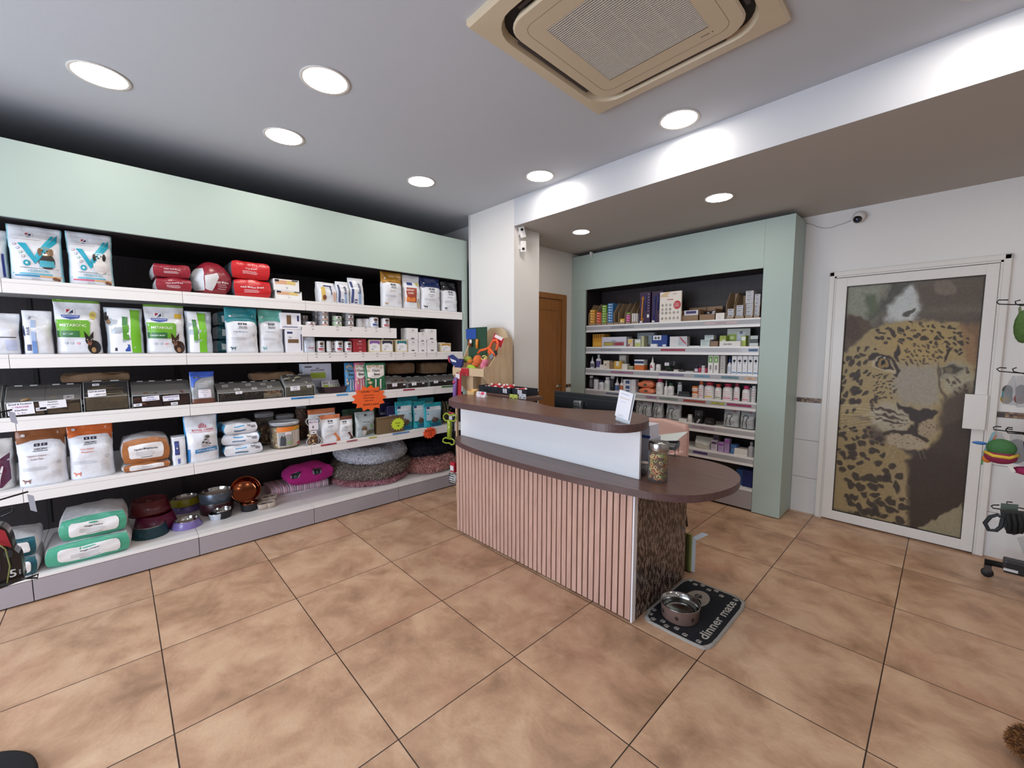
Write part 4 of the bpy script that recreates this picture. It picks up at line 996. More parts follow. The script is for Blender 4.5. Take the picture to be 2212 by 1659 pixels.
def stack(u1, u2, tops, c1, c2, desc, off=.03, base=None, dd=None):
    z = zr if base is None else base; objs = []
    n = len(tops); names = {1: ['single'], 2: ['lower', 'upper'], 3: ['bottom', 'middle', 'top'], 4: ['lowest', 'second lowest', 'third', 'topmost']}[n]
    for k, vt in enumerate(tops):
        g = L(2, u1, u2, vt, off, None, base=z); g['d'] = g['w']; g['loc'] = (XF - off - g['w'] / 2, g['loc'][1], z + .0005)
        g['h'] *= .93
        if not objs: g0 = g; objs.append(tin(g, c1, c2, names[k] + ' tin of ' + desc if n > 1 else desc, GT))
        else: objs.append(clone(objs[0], (g['loc'][0], g['loc'][1], z + .0005), names[k] + ' tin of ' + desc))
        z += g0['h'] + .0008
    return objs
stack(661, 684, [694], '#d8d6d6', '#a83040', 'single flat tin with a red label at the left end of the riser')
stack(690, 714, [692, 678, 664], '#8a8a90', '#c27850', 'the stack with brick-coloured labels on the riser')
stack(720, 742, [693, 680], '#a9bfa0', '#7fa060', 'the stack with green labels on the riser')
stack(747, 768, [692, 678, 664], '#8a8a8e', '#7a3a30', 'the stack with dark red labels on the riser')
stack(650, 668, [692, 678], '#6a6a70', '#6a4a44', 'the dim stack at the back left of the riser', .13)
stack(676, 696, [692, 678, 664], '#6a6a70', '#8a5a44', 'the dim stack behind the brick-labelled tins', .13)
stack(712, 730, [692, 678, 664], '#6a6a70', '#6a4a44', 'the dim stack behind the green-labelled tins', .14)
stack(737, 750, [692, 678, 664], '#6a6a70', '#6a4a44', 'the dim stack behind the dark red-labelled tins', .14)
def can(row, u1, u2, vt, label, base=None, off=.03, band='#a83040', plain=False, group='tall white pet food tins'):
    g = L(row, u1, u2, vt, off, None, base=base); g['d'] = g['w']; g['loc'] = (XF - off - g['w'] / 2, g['loc'][1], g['loc'][2])
    p = P_(g).lathe(TIN, [(.0801, pm('#b9b9bd', .3, .8)), (.92, ink('#e6e5e6')), (1, pm('#b9b9bd', .3, .8))], 22)
    if plain: p.lines(.3, .7, .8, 9, .07, '#c3c3c8', .012, rnd=2)
    else:
        p.e(.5, .74, .17, .13, '#5a4638'); p.e(.5, .66, .07, .06, '#b09a84', o=.0015); p.e(.5, .70, .02, .015, '#141010', o=.002); p.r(.38, .46, .62, .55, '#2b3a80'); p.r(.24, .24, .76, .38, band); p.r(.24, .14, .76, .22, '#7a8ab8' if band != '#a83040' else '#b8868c'); p.e(.62, .3, .05, .05, '#e8e6e6', o=.0016)
    return fin(p, g, 'tall_tin_can', label, 'tin', group)
for k in range(3): can(2, 771 + 10 * k, 785 + 10 * k, 688, ['first', 'second', 'third'][k] + ' tin from left of the plain-sided row', zr, .06 + .02 * (k % 2), plain=True)
can(2, 802, 821, 685, 'tall white tin with a dog face and navy band on the riser', zr, .02, '#26357a')
can(2, 827, 845, 687, 'tall white tin with a dog face and red band at the right end of the riser', zr, .02)
g = L(2, 657, 682, 728, .02, .06); p = P_(g, 33).bag(film('#c8ccd6'), flat=.01); p.r(.1, .3, .5, .85, '#b3b9c6'); p.r(.3, .28, .85, .33, '#b06078'); fin(p, g, 'sachet_bag', 'clear silvery sachet bag under the left end of the riser', 'bag')
can(2, 685, 704, 736, 'white dog food tin with red band at left under the riser')
can(2, 706, 717, 736, 'plain-sided white tin between two red-banded tins under the riser', off=.04, plain=True); can(2, 716, 726, 737, 'dark banded tin half hidden under the riser', off=.07, band='#7a3a44')
can(2, 725, 744, 736, 'white dog food tin with red band in the middle under the riser')
can(2, 746, 763, 737, 'white dog food tin with red band beside the dark red box')
g = L(2, 764, 791, 732, .02, .12); carton(g, 'carton', 'dark red box between tins and food tubs on the second shelf', '#96222c', lambda p: (p.r(.38, .78, .62, .84, '#e4c8cc'), p.lines(.25, .75, .66, 3, .05, '#d8a8ae', .01), p.r(.36, .3, .62, .33, '#d8a8ae'), p.r(.4, .04, .6, .1, '#e4c8cc')))
def tub(u1, u2, vt, vb, top, label, off=.02, turn=0.):
    g = L(2, u1, u2, vt, off, .05); p = P_(g); w, h = g['w'], g['h']; rim = pm('#d9c9a4', .35)
    O = [(x * w / 2 * 1.0, (y + 1) * h / 2) for x, y in smooth_loop([(-.82, -.98), (.82, -.98), (.98, -.82), (.98, .82), (.82, .98), (-.82, .98), (-.98, .82), (-.98, -.82)], 3)]
    n = len(O); V = [(x, -.025, z) for x, z in O] + [(x * .92, .018, (z - h / 2) * .86 + h * .45) for x, z in O]
    p.m.add(V, [list(range(n)), list(range(n, 2 * n))[::-1]] + [[k, n + k, n + (k + 1) % n, (k + 1) % n] for k in range(n)], rim, False)
    p.S = lambda u, v, o=.001: ((u - .5) * w, -.025 - o, v * h)
    p.poly([(.14, .08), (.86, .08), (.93, .16), (.93, .84), (.86, .92), (.14, .92), (.07, .84), (.07, .16)], '#e9e8ea', .001); p.poly([(.1, .62), (.3, .72), (.7, .72), (.92, .6), (.93, .84), (.86, .92), (.14, .92), (.08, .84)], top, .0016)
    p.lines(.3, .7, .5, 3, .07, '#9aa0ac', .02); p.shape(DOG, .2, .18, .2, .12, '#3a3a44'); return fin(p, g, 'food_tub', label, 'food tub', 'square pet food tubs', turn)
tub(796, 822, 734, 0, '#8a5aa8', 'square food tub with a purple-topped label on the second shelf'); tub(823, 849, 734, 0, '#2a2f44', 'square food tub with a dark navy label on the second shelf')
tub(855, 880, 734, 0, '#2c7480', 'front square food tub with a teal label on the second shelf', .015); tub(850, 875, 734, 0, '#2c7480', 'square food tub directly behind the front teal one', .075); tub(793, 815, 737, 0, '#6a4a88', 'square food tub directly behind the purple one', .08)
def wlab(p): p.r(.42, .80, .62, .85, '#4a4a50'); p.lines(.2, .8, .68, 2, .05, '#b3b3b8', .01); p.r(.35, .08, .65, .16, '#3a3a40'); p.lines(.3, .7, .2, 1, .05, '#6a6a70', .012)
def wbox(u1, u2, vt, label, base=None, off=.02, d=.12):
    g = L(2, u1, u2, vt, off, d, base=base); carton(g, 'carton', label, '#e4e2e2', wlab, group='white wet food cartons'); return g
g = wbox(881, 903, 735, 'lower white carton of the left pair right of the teal tubs'); wbox(879, 903, 709, 'upper white carton of the left pair right of the teal tubs', ROW[2] + g['h'] + .001)
g = wbox(904, 922, 739, 'lower narrow white carton in the middle pair'); wbox(904, 921, 718, 'upper narrow white carton in the middle pair', ROW[2] + g['h'] + .001)
g = wbox(923, 944, 735, 'lower white carton of the right pair near the shelf end'); wbox(921, 943, 711, 'upper white carton of the right pair near the shelf end', ROW[2] + g['h'] + .001)
wbox(947, 962, 740, 'small white carton behind the golden food tub at the shelf end', off=.08, d=.08)
tub(952, 974, 741, 0, '#b98a3c', 'square food tub with a golden label at the far end of the second shelf')

# ================================================================ left shelving, third shelf: treat bins
CLR = clear('clear_acrylic', (.25, .25, .25), .02); CLE = clear('clear_edge', (.8, .83, .83), .5)
def chews(m, x0, x1, y0, y1, z0, z1, kind, n, seed, cols):
    """loose treats; local frame"""
    r = random.Random(seed)
    for k in range(n):
        x, y, z = r.uniform(x0, x1), r.uniform(y0, y1), z0 + (z1 - z0) * r.random() ** 1.4; mat = pm(r.choice(cols), .6, 0, .15)
        if kind == 'stick':
            L_ = (x1 - x0) * r.uniform(.35, .5); xx = (x0 + x1) / 2 + r.uniform(-.1, .1) * (x1 - x0); m.tube([(xx - L_, y, z), (xx, y + r.uniform(-.004, .004), z + .004), (xx + L_, y, z + r.uniform(-.008, .012))], r.uniform(.004, .007), mat, 5)
        elif kind == 'curl':
            a = r.uniform(0, 6); R = r.uniform(.014, .024); m.tube([(x + R * math.cos(a + t_), y + R * .5 * math.sin(a + t_), z + R * .6 * math.sin(t_ * .8)) for t_ in (0, .8, 1.6, 2.4, 3.2)], r.uniform(.004, .008), mat, 5)
        elif kind == 'bit': m.sphere((x, y, z), r.uniform(.006, .012), mat, r.uniform(.7, 1.5), 1, r.uniform(.6, 1), 6, 4)
        elif kind == 'bone':
            a = r.uniform(-1, 1); dx, dz = .011 * math.cos(a), .011 * math.sin(a); m.tube([(x - dx, y, z - dz), (x - dx * .5, y, z - dz * .5), (x + dx * .5, y, z + dz * .5), (x + dx, y, z + dz)], .004, mat, 6, rs=[.006, .0035, .0035, .006])
def note(m, S, u, v, w, h, lines, cols=('#3a3c48',), bg='#e6e4ea', o=.002, rot=.05):
    """paper label on a flat front; S maps metres (x, z) to a point"""
    c, s_ = math.cos(rot), math.sin(rot)
    T = lambda a, b, o_: S(u + a * c - b * s_, v + a * s_ + b * c, o_)
    m.add([T(-w / 2, -h / 2, o), T(w / 2, -h / 2, o), T(w / 2, h / 2, o), T(-w / 2, h / 2, o)], [(0, 1, 2, 3)], ink(bg))
    n = len(lines)
    for k, tx in enumerate(lines):
        V, F, W = glyphs(tx, True); hh = h / n * .52; sx = min(hh, w * .88 / W); zc = h / 2 - (k + .5) * h / n
        m.add([T(x * sx, zc + y * hh, o + .0006) for x, y in V], F, ink(cols[k % len(cols)]))
def bin_(u1, u2, vt, label, cells=1, fill=('stick',), cols=(('#6a5440', '#8a7254'),), notes=(), off=.03, d=.24, lvl=.5, slope=.42, dens=1., sd=0, dark=False):
    g = L(3, u1, u2, vt, off, d, k=.975); w, h = g['w'], g['h']; t = empty('treat_bin', g['loc'], g['rz']); tag(t, label, 'treat bin', 'clear treat bins on the third shelf')
    hf = h * .50; y0, y1 = -d / 2, d / 2; ys = y0 + d * slope; th = .003; m = MB()
    A = CLR
    m.box(-w / 2, y0, 0, w / 2, y1, th, A); m.box(-w / 2, y0, 0, w / 2, y0 + th, hf, A); m.box(-w / 2, y1 - th, 0, w / 2, y1, h, pm('#2a2628', .5) if dark else A)
    for x in [-w / 2, w / 2 - th] + [-w / 2 + w * k / cells for k in range(1, cells)]:
        V = [(x, y0, 0), (x, y1, 0), (x, y1, h), (x, ys, h), (x, y0, hf)]; V2 = [(x + th, b, c) for _, b, c in V]
        m.add(V + V2, [[0, 1, 2, 3, 4], [9, 8, 7, 6, 5]] + [[k, (k + 1) % 5 + 0, (k + 1) % 5 + 5, k + 5] for k in range(5)], A)
    m.build('container', t)
    lid = MB(); lid.add([(-w / 2, y0, hf), (w / 2, y0, hf), (w / 2, ys, h), (-w / 2, ys, h), (-w / 2, y0, hf + th), (w / 2, y0, hf + th), (w / 2, ys, h + th), (-w / 2, ys, h + th)], [(3, 2, 1, 0), (4, 5, 6, 7), (0, 1, 5, 4), (1, 2, 6, 5), (2, 3, 7, 6), (3, 0, 4, 7)], A)
    lid.box(-w / 2, ys, h, w / 2, y1, h + th, A)
    for k in range(cells): 
        c = -w / 2 + w * (k + .5) / cells; lid.box(c - w / cells * .3, ys - .004, h + th, c - w / cells * .1, ys + .012, h + .008, CLE); lid.box(c + w / cells * .1, ys - .004, h + th, c + w / cells * .3, ys + .012, h + .008, CLE)
    lid.build('lid', t)
    e = MB(); r = .0015
    e.tube([(-w / 2, y0, hf), (w / 2, y0, hf)], r, CLE, 5); e.tube([(-w / 2, ys, h), (w / 2, ys, h)], r, CLE, 5)
    for x in (-w / 2, w / 2): e.tube([(x, y0, 0), (x, y0, hf), (x, ys, h)], r, CLE, 5)
    e.build('polished_edge', t)
    f = MB()
    for k in range(cells):
        a, b = -w / 2 + w * k / cells + .006, -w / 2 + w * (k + 1) / cells - .006; kd = fill[k % len(fill)]
        n = int({'stick': 46, 'curl': 42, 'bit': 220, 'bone': 200}[kd] * dens)
        f.box(a, y0 + .012, th + .001, b, y1 - .01, h * lvl * .62, pm(cols[k % len(cols)][0], .9, 0, .3, 60, .6, 120))
        chews(f, a + .012, b - .012, y0 + .012, y1 - .03, .012, h * lvl, kd, n, sd + k, cols[k % len(cols)])
    o = f.build('treats', t); o['kind'] = 'stuff'
    for (x, z, ww, hh, ls, *cc) in notes:
        q = MB(); S = (lambda a, b, o_: (a, y0 - o_, b)) if z < hf / h else (lambda a, b, o_: (a, y0 + (ys - y0) * (b - hf) / (h - hf) - o_ * .7, b + o_ * .7))
        note(q, S, x * w / 2, z * h, ww, hh, ls, *(cc or ())); q.build('paper_label', t)
    return t
WD = ('#7a6146', '#947a58', '#5e4a38')
bin_(-60, 1, 838, 'clear treat bin cut by the left photo edge on the third shelf', 1, ('stick',), (WD,), sd=1)
bin_(7, 176, 836, 'clear double treat bin with chews, far left of the third shelf', 2, ('curl', 'curl'), (('#8a7050', '#6e563c', '#a68a60'),), [(-.62, .28, .098, .068, ['Boeuf & Poulasse', '+ TRACHEE', 'friandises', '2,-  € 5'], ('#2a2c38', '#b04890')), (-.1, .22, .04, .018, ['COMPLET']), (.22, .36, .105, .045, ['Saucisses', 'peau de porc', '1,00€ l']), (.66, .58, .042, .02, ['COMPLET'])], sd=2, lvl=.55)
bin_(179, 279, 826, 'clear bin full of long pale sticks priced 1,80 euro', 1, ('stick',), (('#8c7a5e', '#a8946e', '#6e5c44'),), [(-.42, .62, .078, .038, ['nerf de boeuf', '1,80€']), (-.46, .90, .03, .012, ['COMPLET'])], sd=3, lvl=.8, dens=1.6, slope=.3)
bin_(283, 412, 826, 'clear double bin with reddish dried meat and two wide paper labels', 2, ('curl', 'curl'), (('#5c3024', '#74402c', '#4a2c24'),), [(-.40, .36, .085, .03, ['saucisse', 'friande filets'], ('#6a70b8',)), (-.84, .12, .04, .018, ['20€']), (.30, .32, .085, .034, ['GRANDE SAUCISSE', 'boeuf'], ('#5a60a8',)), (.40, .08, .036, .018, ['6,00€'])], sd=4, lvl=.55)
bin_(468, 613, 828, 'clear triple bin with small bones, centre of the third shelf', 3, ('bit', 'bit', 'bone'), (('#4a3c34', '#5c4a3c'), ('#4a3c34', '#5c4a3c'), ('#d8ccb4', '#8a5a4c', '#b89468')), [(-.74, .86, .036, .016, ['poulet']), (-.42, .66, .036, .015, ['1,2€']), (-.40, .48, .042, .02, ['snack', '2,00€']), (-.04, .86, .034, .016, ['filets']), (.10, .66, .034, .015, ['1,5€']), (.42, .86, .034, .015, ['boeuf']), (.60, .70, .034, .015, ['1,50€'])], sd=5, lvl=.42, dens=.8)
bin_(615, 680, 812, 'clear bin heaped with pale green-grey chews beside the blue shelf label', 1, ('curl',), (('#8f8f7a', '#b4b09a', '#6e7062', '#c9c6b4'),), [(-.35, .40, .07, .034, ['knots', 'chips 2€']), (.62, .46, .034, .018, ['menthe'])], sd=6, lvl=.86, dens=1.8)
bin_(834, 878, 815, 'dark bin with brown chews just right of the orange star sign', 1, ('bit',), (('#4a3028', '#6a4434'),), [(-.2, .36, .05, .03, ['filets', '3,5€', '100 g']), (.78, .34, .024, .014, ['100g'])], sd=7, lvl=.8, dark=True)
bin_(880, 925, 816, 'dark bin in the middle of the far trio on the third shelf', 1, ('bit',), (('#3a3030', '#2c2424'),), [(-.4, .40, .05, .03, ['(*) filet', '3,5€', '100 g']), (.5, .40, .024, .014, ['100g'])], sd=8, lvl=.7, dark=True)
bin_(927, 996, 812, 'dark wide bin at the far end of the third shelf', 2, ('bit', 'bone'), (('#2c2626', '#221d1d'), ('#5a5044', '#3a322c')), [(-.62, .44, .05, .026, ['filets', '100 g']), (-.05, .46, .024, .014, ['2,4€'])], sd=9, lvl=.6, dark=True)
def kraft(u1, u2, v1, v2, label, off, sd):
    x = XF - off; yc0, yc1 = y_at(u1, x, 1.22), y_at(u2, x, 1.22); z0 = z_at(v2, x, (yc0 + yc1) / 2); h = z_at(v1, x, (yc0 + yc1) / 2) - z0; w = yc1 - yc0
    p = Pack(w, max(h, .02), .15, sd); K = pm('#6e563e', .8, 0, .1, 20, .4, 30)
    p.puff(K, bulge=.2, r=.1, wr=1.8); p.m.box(w * .1, -.06, h, w * .42, .07, h + .004, K); return p.done('kraft_paper_bag', (x - .075, (yc0 + yc1) / 2, z0), math.pi / 2, label, 'paper bag', 'flat kraft bags lying on the treat bins')
for a in ((132, 281, 808, 824, 'brown kraft bag lying on the bin of long sticks', .14, 1), (545, 640, 806, 820, 'brown kraft bag lying across the clear triple bin', .14, 2), (838, 896, 786, 807, 'brown kraft bag lying on the dark bins right of the cat snacks', .12, 3), (915, 966, 785, 806, 'brown kraft bag lying on the far end dark bin', .12, 4)): kraft(*a)
g = L(3, 411, 465, 803, .02, .06); p = P_(g, 41).bag(film('#8f9296'), top=film('#2247a0'), topv=.84, flat=.01, wr=1.6, bottom=film('#6a4438'), botv=.16)
p.poly([(.03, .55), (.03, .86), (.97, .86), (.97, .84), (.45, .80), (.2, .7), (.12, .5)], '#2c55b4'); p.r(.14, .80, .40, .84, '#2a3348', o=.003); p.t('TRIXIE', .27, .82, .02, '#b8a8c0'); p.lines(.3, .8, .62, 3, .05, '#d8d8dc', .01); p.r(.30, .18, .82, .44, '#e6e2ea', o=.003)
for k, s_ in enumerate(('Special Snack', 'Friandises pour', 'chiens', '3€')): p.t(s_, .56, .40 - .06 * k, .026, '#3a3c48', .44, o=.005)
fin(p, g, 'treat_pouch', 'blue and silver pouch with a white price paper between treat bins', 'treat pouch')
g = L(3, 655, 717, 786, .2, .1); carton(g, 'carton', 'tall white box with a yellow-green panel behind the bins on the third shelf', '#c9cede', lambda p: (p.t('ROYAL CANIN', .5, .78, .05, '#8a6070', .5), p.r(.25, .50, .78, .70, '#a4bc3c'), p.r(.06, .88, .3, .92, '#3c4050'), p.e(.5, .84, .06, .03, '#8a8ea0'), p.e(.5, .35, .34, .10, '#a8b0c4')), top='#c0c4d0')
# basket with sample sachets
g = L(3, 697, 757, 842, .04, .22); t = empty('snack_basket', g['loc'], g['rz']); tag(t, 'dark maroon plastic basket of sachets on the third shelf', 'basket'); w = g['w']; h = .055; m = MB(); B = pm('#2e1620', .35)
O = smooth_loop([(-w / 2, -.1), (w / 2, -.1), (w / 2, .1), (-w / 2, .1)], 4); O = [(x * .8, y * .8) for x, y in O]
n = len(O); V = [(x * .86, y * .86, 0) for x, y in O] + [(x * 1.06, y * 1.06, h) for x, y in O] + [(x, y, h) for x, y in O] + [(x * .82, y * .82, .004) for x, y in O]
m.add(V, [[k, (k + 1) % n, n + (k + 1) % n, n + k] for k in range(n)] + [[n + k, n + (k + 1) % n, 2 * n + (k + 1) % n, 2 * n + k] for k in range(n)] + [[2 * n + k, 2 * n + (k + 1) % n, 3 * n + (k + 1) % n, 3 * n + k] for k in range(n)] + [list(range(n))[::-1], [3 * n + k for k in range(n)]], B); m.build('basket_body', t)
p = Pack(.07, .10, .008, 1).box(ink('#dcdce2'), .001); p.r(.2, .35, .8, .6, '#a4bc3c'); p.t('SNACK', .5, .75, .1, '#6a5a6a', .6); p.e(.5, .2, .2, .08, '#9aa0b0')
for k in range(5):
    x = -w * .30 + w * .15 * k; M = Matrix.Translation((g['loc'][0] + .02 - .012 * k, g['loc'][1] + x * .8, g['loc'][2] + .012)) @ Matrix.Rotation(math.pi / 2 + .1 * (k - 2), 4, 'Z') @ Matrix.Rotation(-.5, 4, 'X')
    if k == 0: o0 = tag(p.m.build('sachet'), 'leftmost white and green sachet in the maroon basket', 'sachet', 'sachets in the maroon basket'); o = o0
    else: o = clone(o0, (0, 0, 0), ['', 'second sachet from the left in the maroon basket', 'middle sachet in the maroon basket', 'fourth sachet from the left in the maroon basket', 'rightmost sachet in the maroon basket'][k])
    o.matrix_world = M
def churu(u1, u2, vt, c, off, sd, label, base='#e6e0dc', txt='#1c1c20', words=('Churu', 'Bites'), tu=.5):
    g = L(3, u1, u2, vt, off, .05); p = P_(g, sd).bag(film(c), flat=.006, wr=1.3); p.poly([(.08, .5), (.08, .92), (.92, .92), (.92, .55), (.6, .45), (.3, .45)], base)
    for x, y, rr in ((.22, .86, .09), (.4, .9, .08), (.6, .88, .08), (.14, .72, .07), (.2, .3, .10), (.12, .42, .08), (.8, .82, .07)): p.e(x, y, rr, rr * .55, '#b89a78', o=.003); p.e(x, y, rr * .5, rr * .28, '#d8c8a8', o=.0035)
    p.t(words[0], tu, .73, .085, txt, .6, o=.006); p.t(words[1], tu + .02, .60, .085, txt, .5, o=.006)
    for k in range(4): p.r(.42 + .12 * k, .05, .50 + .12 * k, .42, ('#d9d2ca', c)[k % 2], o=.0032)
    return fin(p, g, 'cat_snack_pouch', label, 'treat pouch')
churu(747, 769, 784, '#3f7fae', .07, 42, 'blue cat snack pouch behind the pink one above the orange star sign', '#5a93bb')
churu(768, 792, 783, '#c66a8a', .045, 43, 'pink cat snack pouch between the blue and green ones')
churu(790, 835, 784, '#24704a', .02, 44, 'green cat snack pouch with black lettering above the orange star sign')
# star-shaped price signs hanging on the rails
def star(u, v, ru, rv, z_row, color, n, lines_, label, tc='#5a2410', off=-.004, name='star_price_sign'):
    x = XF - off; yc = y_at(u, x, 1.0); zc = z_at(v, x, yc); ry = y_at(u + ru, x, 1.0) - yc; rz_ = z_at(v - rv, x, yc) - zc; m = MB(); P = []
    for k in range(2 * n):
        a = math.pi * k / n; r_ = 1. if k % 2 == 0 else .78; P.append((ry * r_ * math.cos(a), rz_ * r_ * math.sin(a)))
    V = [(a, .0006, b) for a, b in P] + [(a, -.0006, b) for a, b in P]; q = len(P); mt = pm(color, .6)
    m.add(V, [list(range(q)), list(range(q, 2 * q))[::-1]] + [[k, (k + 1) % q, q + (k + 1) % q, q + k] for k in range(q)], mt)
    for k, (s_, uu, vv, hh) in enumerate(lines_):
        V, F, W = glyphs(s_, True); sx = min(hh * rz_, 1.35 * ry / W); m.add([(uu * ry + a * sx, -.0014, vv * rz_ + b * hh * rz_) for a, b in V], F, ink(tc))
    return tag(m.build(name, None, (x, yc, zc), math.pi / 2), label, 'price sign')
star(798, 860, 37, 29, 3, '#f06428', 13, [('" CHURU " Chats', 0, .5, .16), ('- poulet et saumon', -.05, .22, .11), ('- poulet et fromage', -.05, .02, .11), ('- poulet et thon', -.05, -.18, .11), ('3€50/€ le sachet', .08, -.46, .14)], 'large orange star price sign with handwriting hanging from the third shelf rail', off=-.006)
star(858, 916, 15, 14, 4, '#c8e03a', 14, [('Prozym', 0, .15, .25), ('-25%', 0, -.25, .2)], 'small yellow-green star sign in front of the wicker basket', '#2c3a10', off=-.012)
star(927, 935, 15, 13, 4, '#f0562c', 13, [('VEGGIEDENT', 0, .35, .22), ('S  15€', 0, 0, .2), ('M  18€', 0, -.35, .2)], 'small orange star sign near the far end of the fourth shelf rail', off=-.006)
def strip(u1, u2, row, dz, c, label, off=-.001, hgt=.014, text=None):
    x = XF - off; y0, y1 = y_at(u1, x, ROW[row] - .02), y_at(u2, x, ROW[row] - .02); z = ROW[row] - dz; m = MB().box(-.0004, y0 - (y0 + y1) / 2, -hgt, .0004, y1 - (y0 + y1) / 2, 0, ink(c))
    if text:
        V, F, W = glyphs(text, True); sx = min(hgt * .6, (y1 - y0) * .8 / W); m.add([(.001, a * sx, -hgt / 2 + b * hgt * .5) for a, b in V], F, ink('#2a3440'))
    tag(m.build('shelf_label', None, (x + .0012, (y0 + y1) / 2, z)), label, 'shelf label', 'coloured shelf edge labels on the left shelving')
strip(629, 678, 3, .004, '#2f86c8', 'bright blue shelf label left on the third shelf rail', text='ALIMENTATION'); strip(727, 752, 3, .004, '#4a97cf', 'bright blue shelf label just left of the orange star sign')
strip(871, 896, 3, .004, '#a03048', 'dark red shelf label on the third shelf rail right of orange star'); strip(954, 982, 3, .002, '#2f6a34', 'dark green shelf label at the far end of third shelf rail')
strip(693, 727, 4, .004, '#b04058', 'red shelf label under the bone-shaped jar', text='CHIENS'); strip(749, 772, 4, .004, '#b06a70', 'dull red shelf label under the brown-topped pouch', text='CHATS'); strip(797, 814, 4, .003, '#b4b85a', 'small yellow-green shelf label under the grey dog pouch'); strip(848, 884, 4, .002, '#5a86c0', 'pale blue shelf label below the wicker basket')

# ================================================================ left shelving, fourth shelf
g = L(4, -60, 27, 955, .05, .2); p = P_(g, 50).bag(film('#dcd9d6'), flat=.02, wr=2.2); p.poly([(.3, .05), (.3, .5), (.95, .72), (.95, .2), (.7, .05)], '#5a1f44'); p.poly([(.55, .12), (.75, .5), (.80, .5), (.65, .12)], '#e0dce0', .004); fin(p, g, 'pet_food_bag', 'crumpled white and purple bag cut by the left photo edge on the fourth shelf', 'pet food bag')
specific(4, 34, 146, 928, '#8a5430', ['Digestive Support', 'Low Fat'], '#8a6058', 'white bag with brown top labelled digestive support on the fourth shelf', topv=.80, d=.16, sd=51, dogc='#7a4a40', off=.02)
specific(4, 147, 248, 916, '#c4622c', ['Food Allergen', 'Management'], '#cf6a54', 'white bag with orange top labelled food allergen on the fourth shelf', topv=.82, d=.16, sd=52, dogc='#cf6a54', off=.02)
def spec_lying(u1, u2, vt, base, label, sd, row=4, col='#a5683c', off=.015, h=None, words=('Digestive Management Plus',), top='#d3d4d8', d=.28, pill=None, turn=0.):
    g = L(row, u1, u2, vt, off, d, base, .95)
    if h: g['h'] = h
    p = P_(g, sd).puff(film(col), bulge=.3, r=.25, top=film(top), wr=1.3, side=film('#dcdcde')); p.poly([(.16, .20), (.84, .20), (.87, .28), (.87, .72), (.84, .80), (.16, .80), (.13, .72), (.13, .28)], '#e4e2e2', .002)
    p.t(words[0], .5, .60, .09, '#2a2c30', .5, o=.004); p.lines(.28, .74, .47, 3, .06, '#8a8c92', .014, .003); p.r(.38, .26, .62, .28, '#4a4c52', o=.003)
    if pill: p.e(.5, .73, .08, .035, pill, o=.0034)
    fin(p, g, 'pet_food_bag', label, 'pet food bag', None, turn); return g
g = spec_lying(261, 368, 1000, ROW[4], 'lower flat orange-brown bag of the pair on the fourth shelf', 53)
spec_lying(260, 368, 948, ROW[4] + g['h'] * 1.03, 'upper flat orange-brown bag with a greyish back on the fourth shelf', 54)
g = L(4, 372, 403, 945, .012, .12); p = P_(g, 55).bag(WF, flat=.09, corner=5, waist=.0, wr=.6); p.r(.18, .38, .5, .86, '#2a3570'); p.r(.22, .42, .46, .8, '#3f4c8c', o=.003); p.e(.34, .62, .06, .03, '#d8d8e0', o=.004); p.r(.36, .06, .52, .24, '#5a68a8'); fin(p, g, 'pet_food_bag', 'narrow white and navy block bag beside the hypoallergenic dog food', 'pet food bag')
g = L(4, 402, 476, 900, .006, .15); p = P_(g, 56).bag(WF, side=film('#3f8fc4'), flat=.015, wr=1.2); p.t('ROYAL CANIN', .52, .70, .042, '#b5304a', .70); p.r(.14, .655, .90, .662, '#b5304a')
for k in range(5): p.r(.40 + .05 * k, .76, .425 + .05 * k, .80 + .02 * (2 - abs(k - 2)), '#c4405a')
p.r(.39, .745, .65, .755, '#c4405a'); p.shape(SITDOG, .40, .34, .42, .26, '#a9a6a8'); 
for a, b, c_ in ((.62, .56, .07), (.50, .44, .04), (.6, .42, .04), (.56, .5, .035), (.70, .40, .03)): p.e(a, b, c_, c_ * .5, '#4a4442', o=.004)
p.r(.44, .335, .86, .34, '#8a3848', o=.004); p.poly([(.24, .20), (.92, .23), (.92, .32), (.24, .29)], '#3f86bc'); p.t('HYPOALLERGENIC', .58, .26, .04, '#dde8f0', .58, o=.0045); p.r(.0, .02, .10, .30, '#3a87c6'); fin(p, g, 'pet_food_bag', 'tall white hypoallergenic dog food bag with red lettering and a spotted dog', 'pet food bag')
z = ROW[4]
for k, (u1, u2, vt, tn) in enumerate(((481, 571, 948, -.05), (483, 569, 921, -.22), (478, 556, 902, .05))):
    g = L(4, u1, u2, vt, .02, .22, base=z, k=.93); g['h'] = .077 if k else .078; p = P_(g, 57 + k).puff(WF, side=film('#4a93ba'), bulge=.3, r=.3, wr=1.5); p.r(.3, .70, .58, .80, '#4a9ac8'); p.r(.28, .30, .62, .42, '#52708c', o=.003); p.r(.8, .5, .94, .75, '#8a8a92'); p.shape(DOG, .66, .62, .14, .3, '#6a6a70')
    fin(p, g, 'pet_food_bag', ['bottom', 'middle', 'top'][k] + ' white bag with a blue end in the leaning stack of three', 'pet food bag', None, tn); z += g['h'] * 1.04
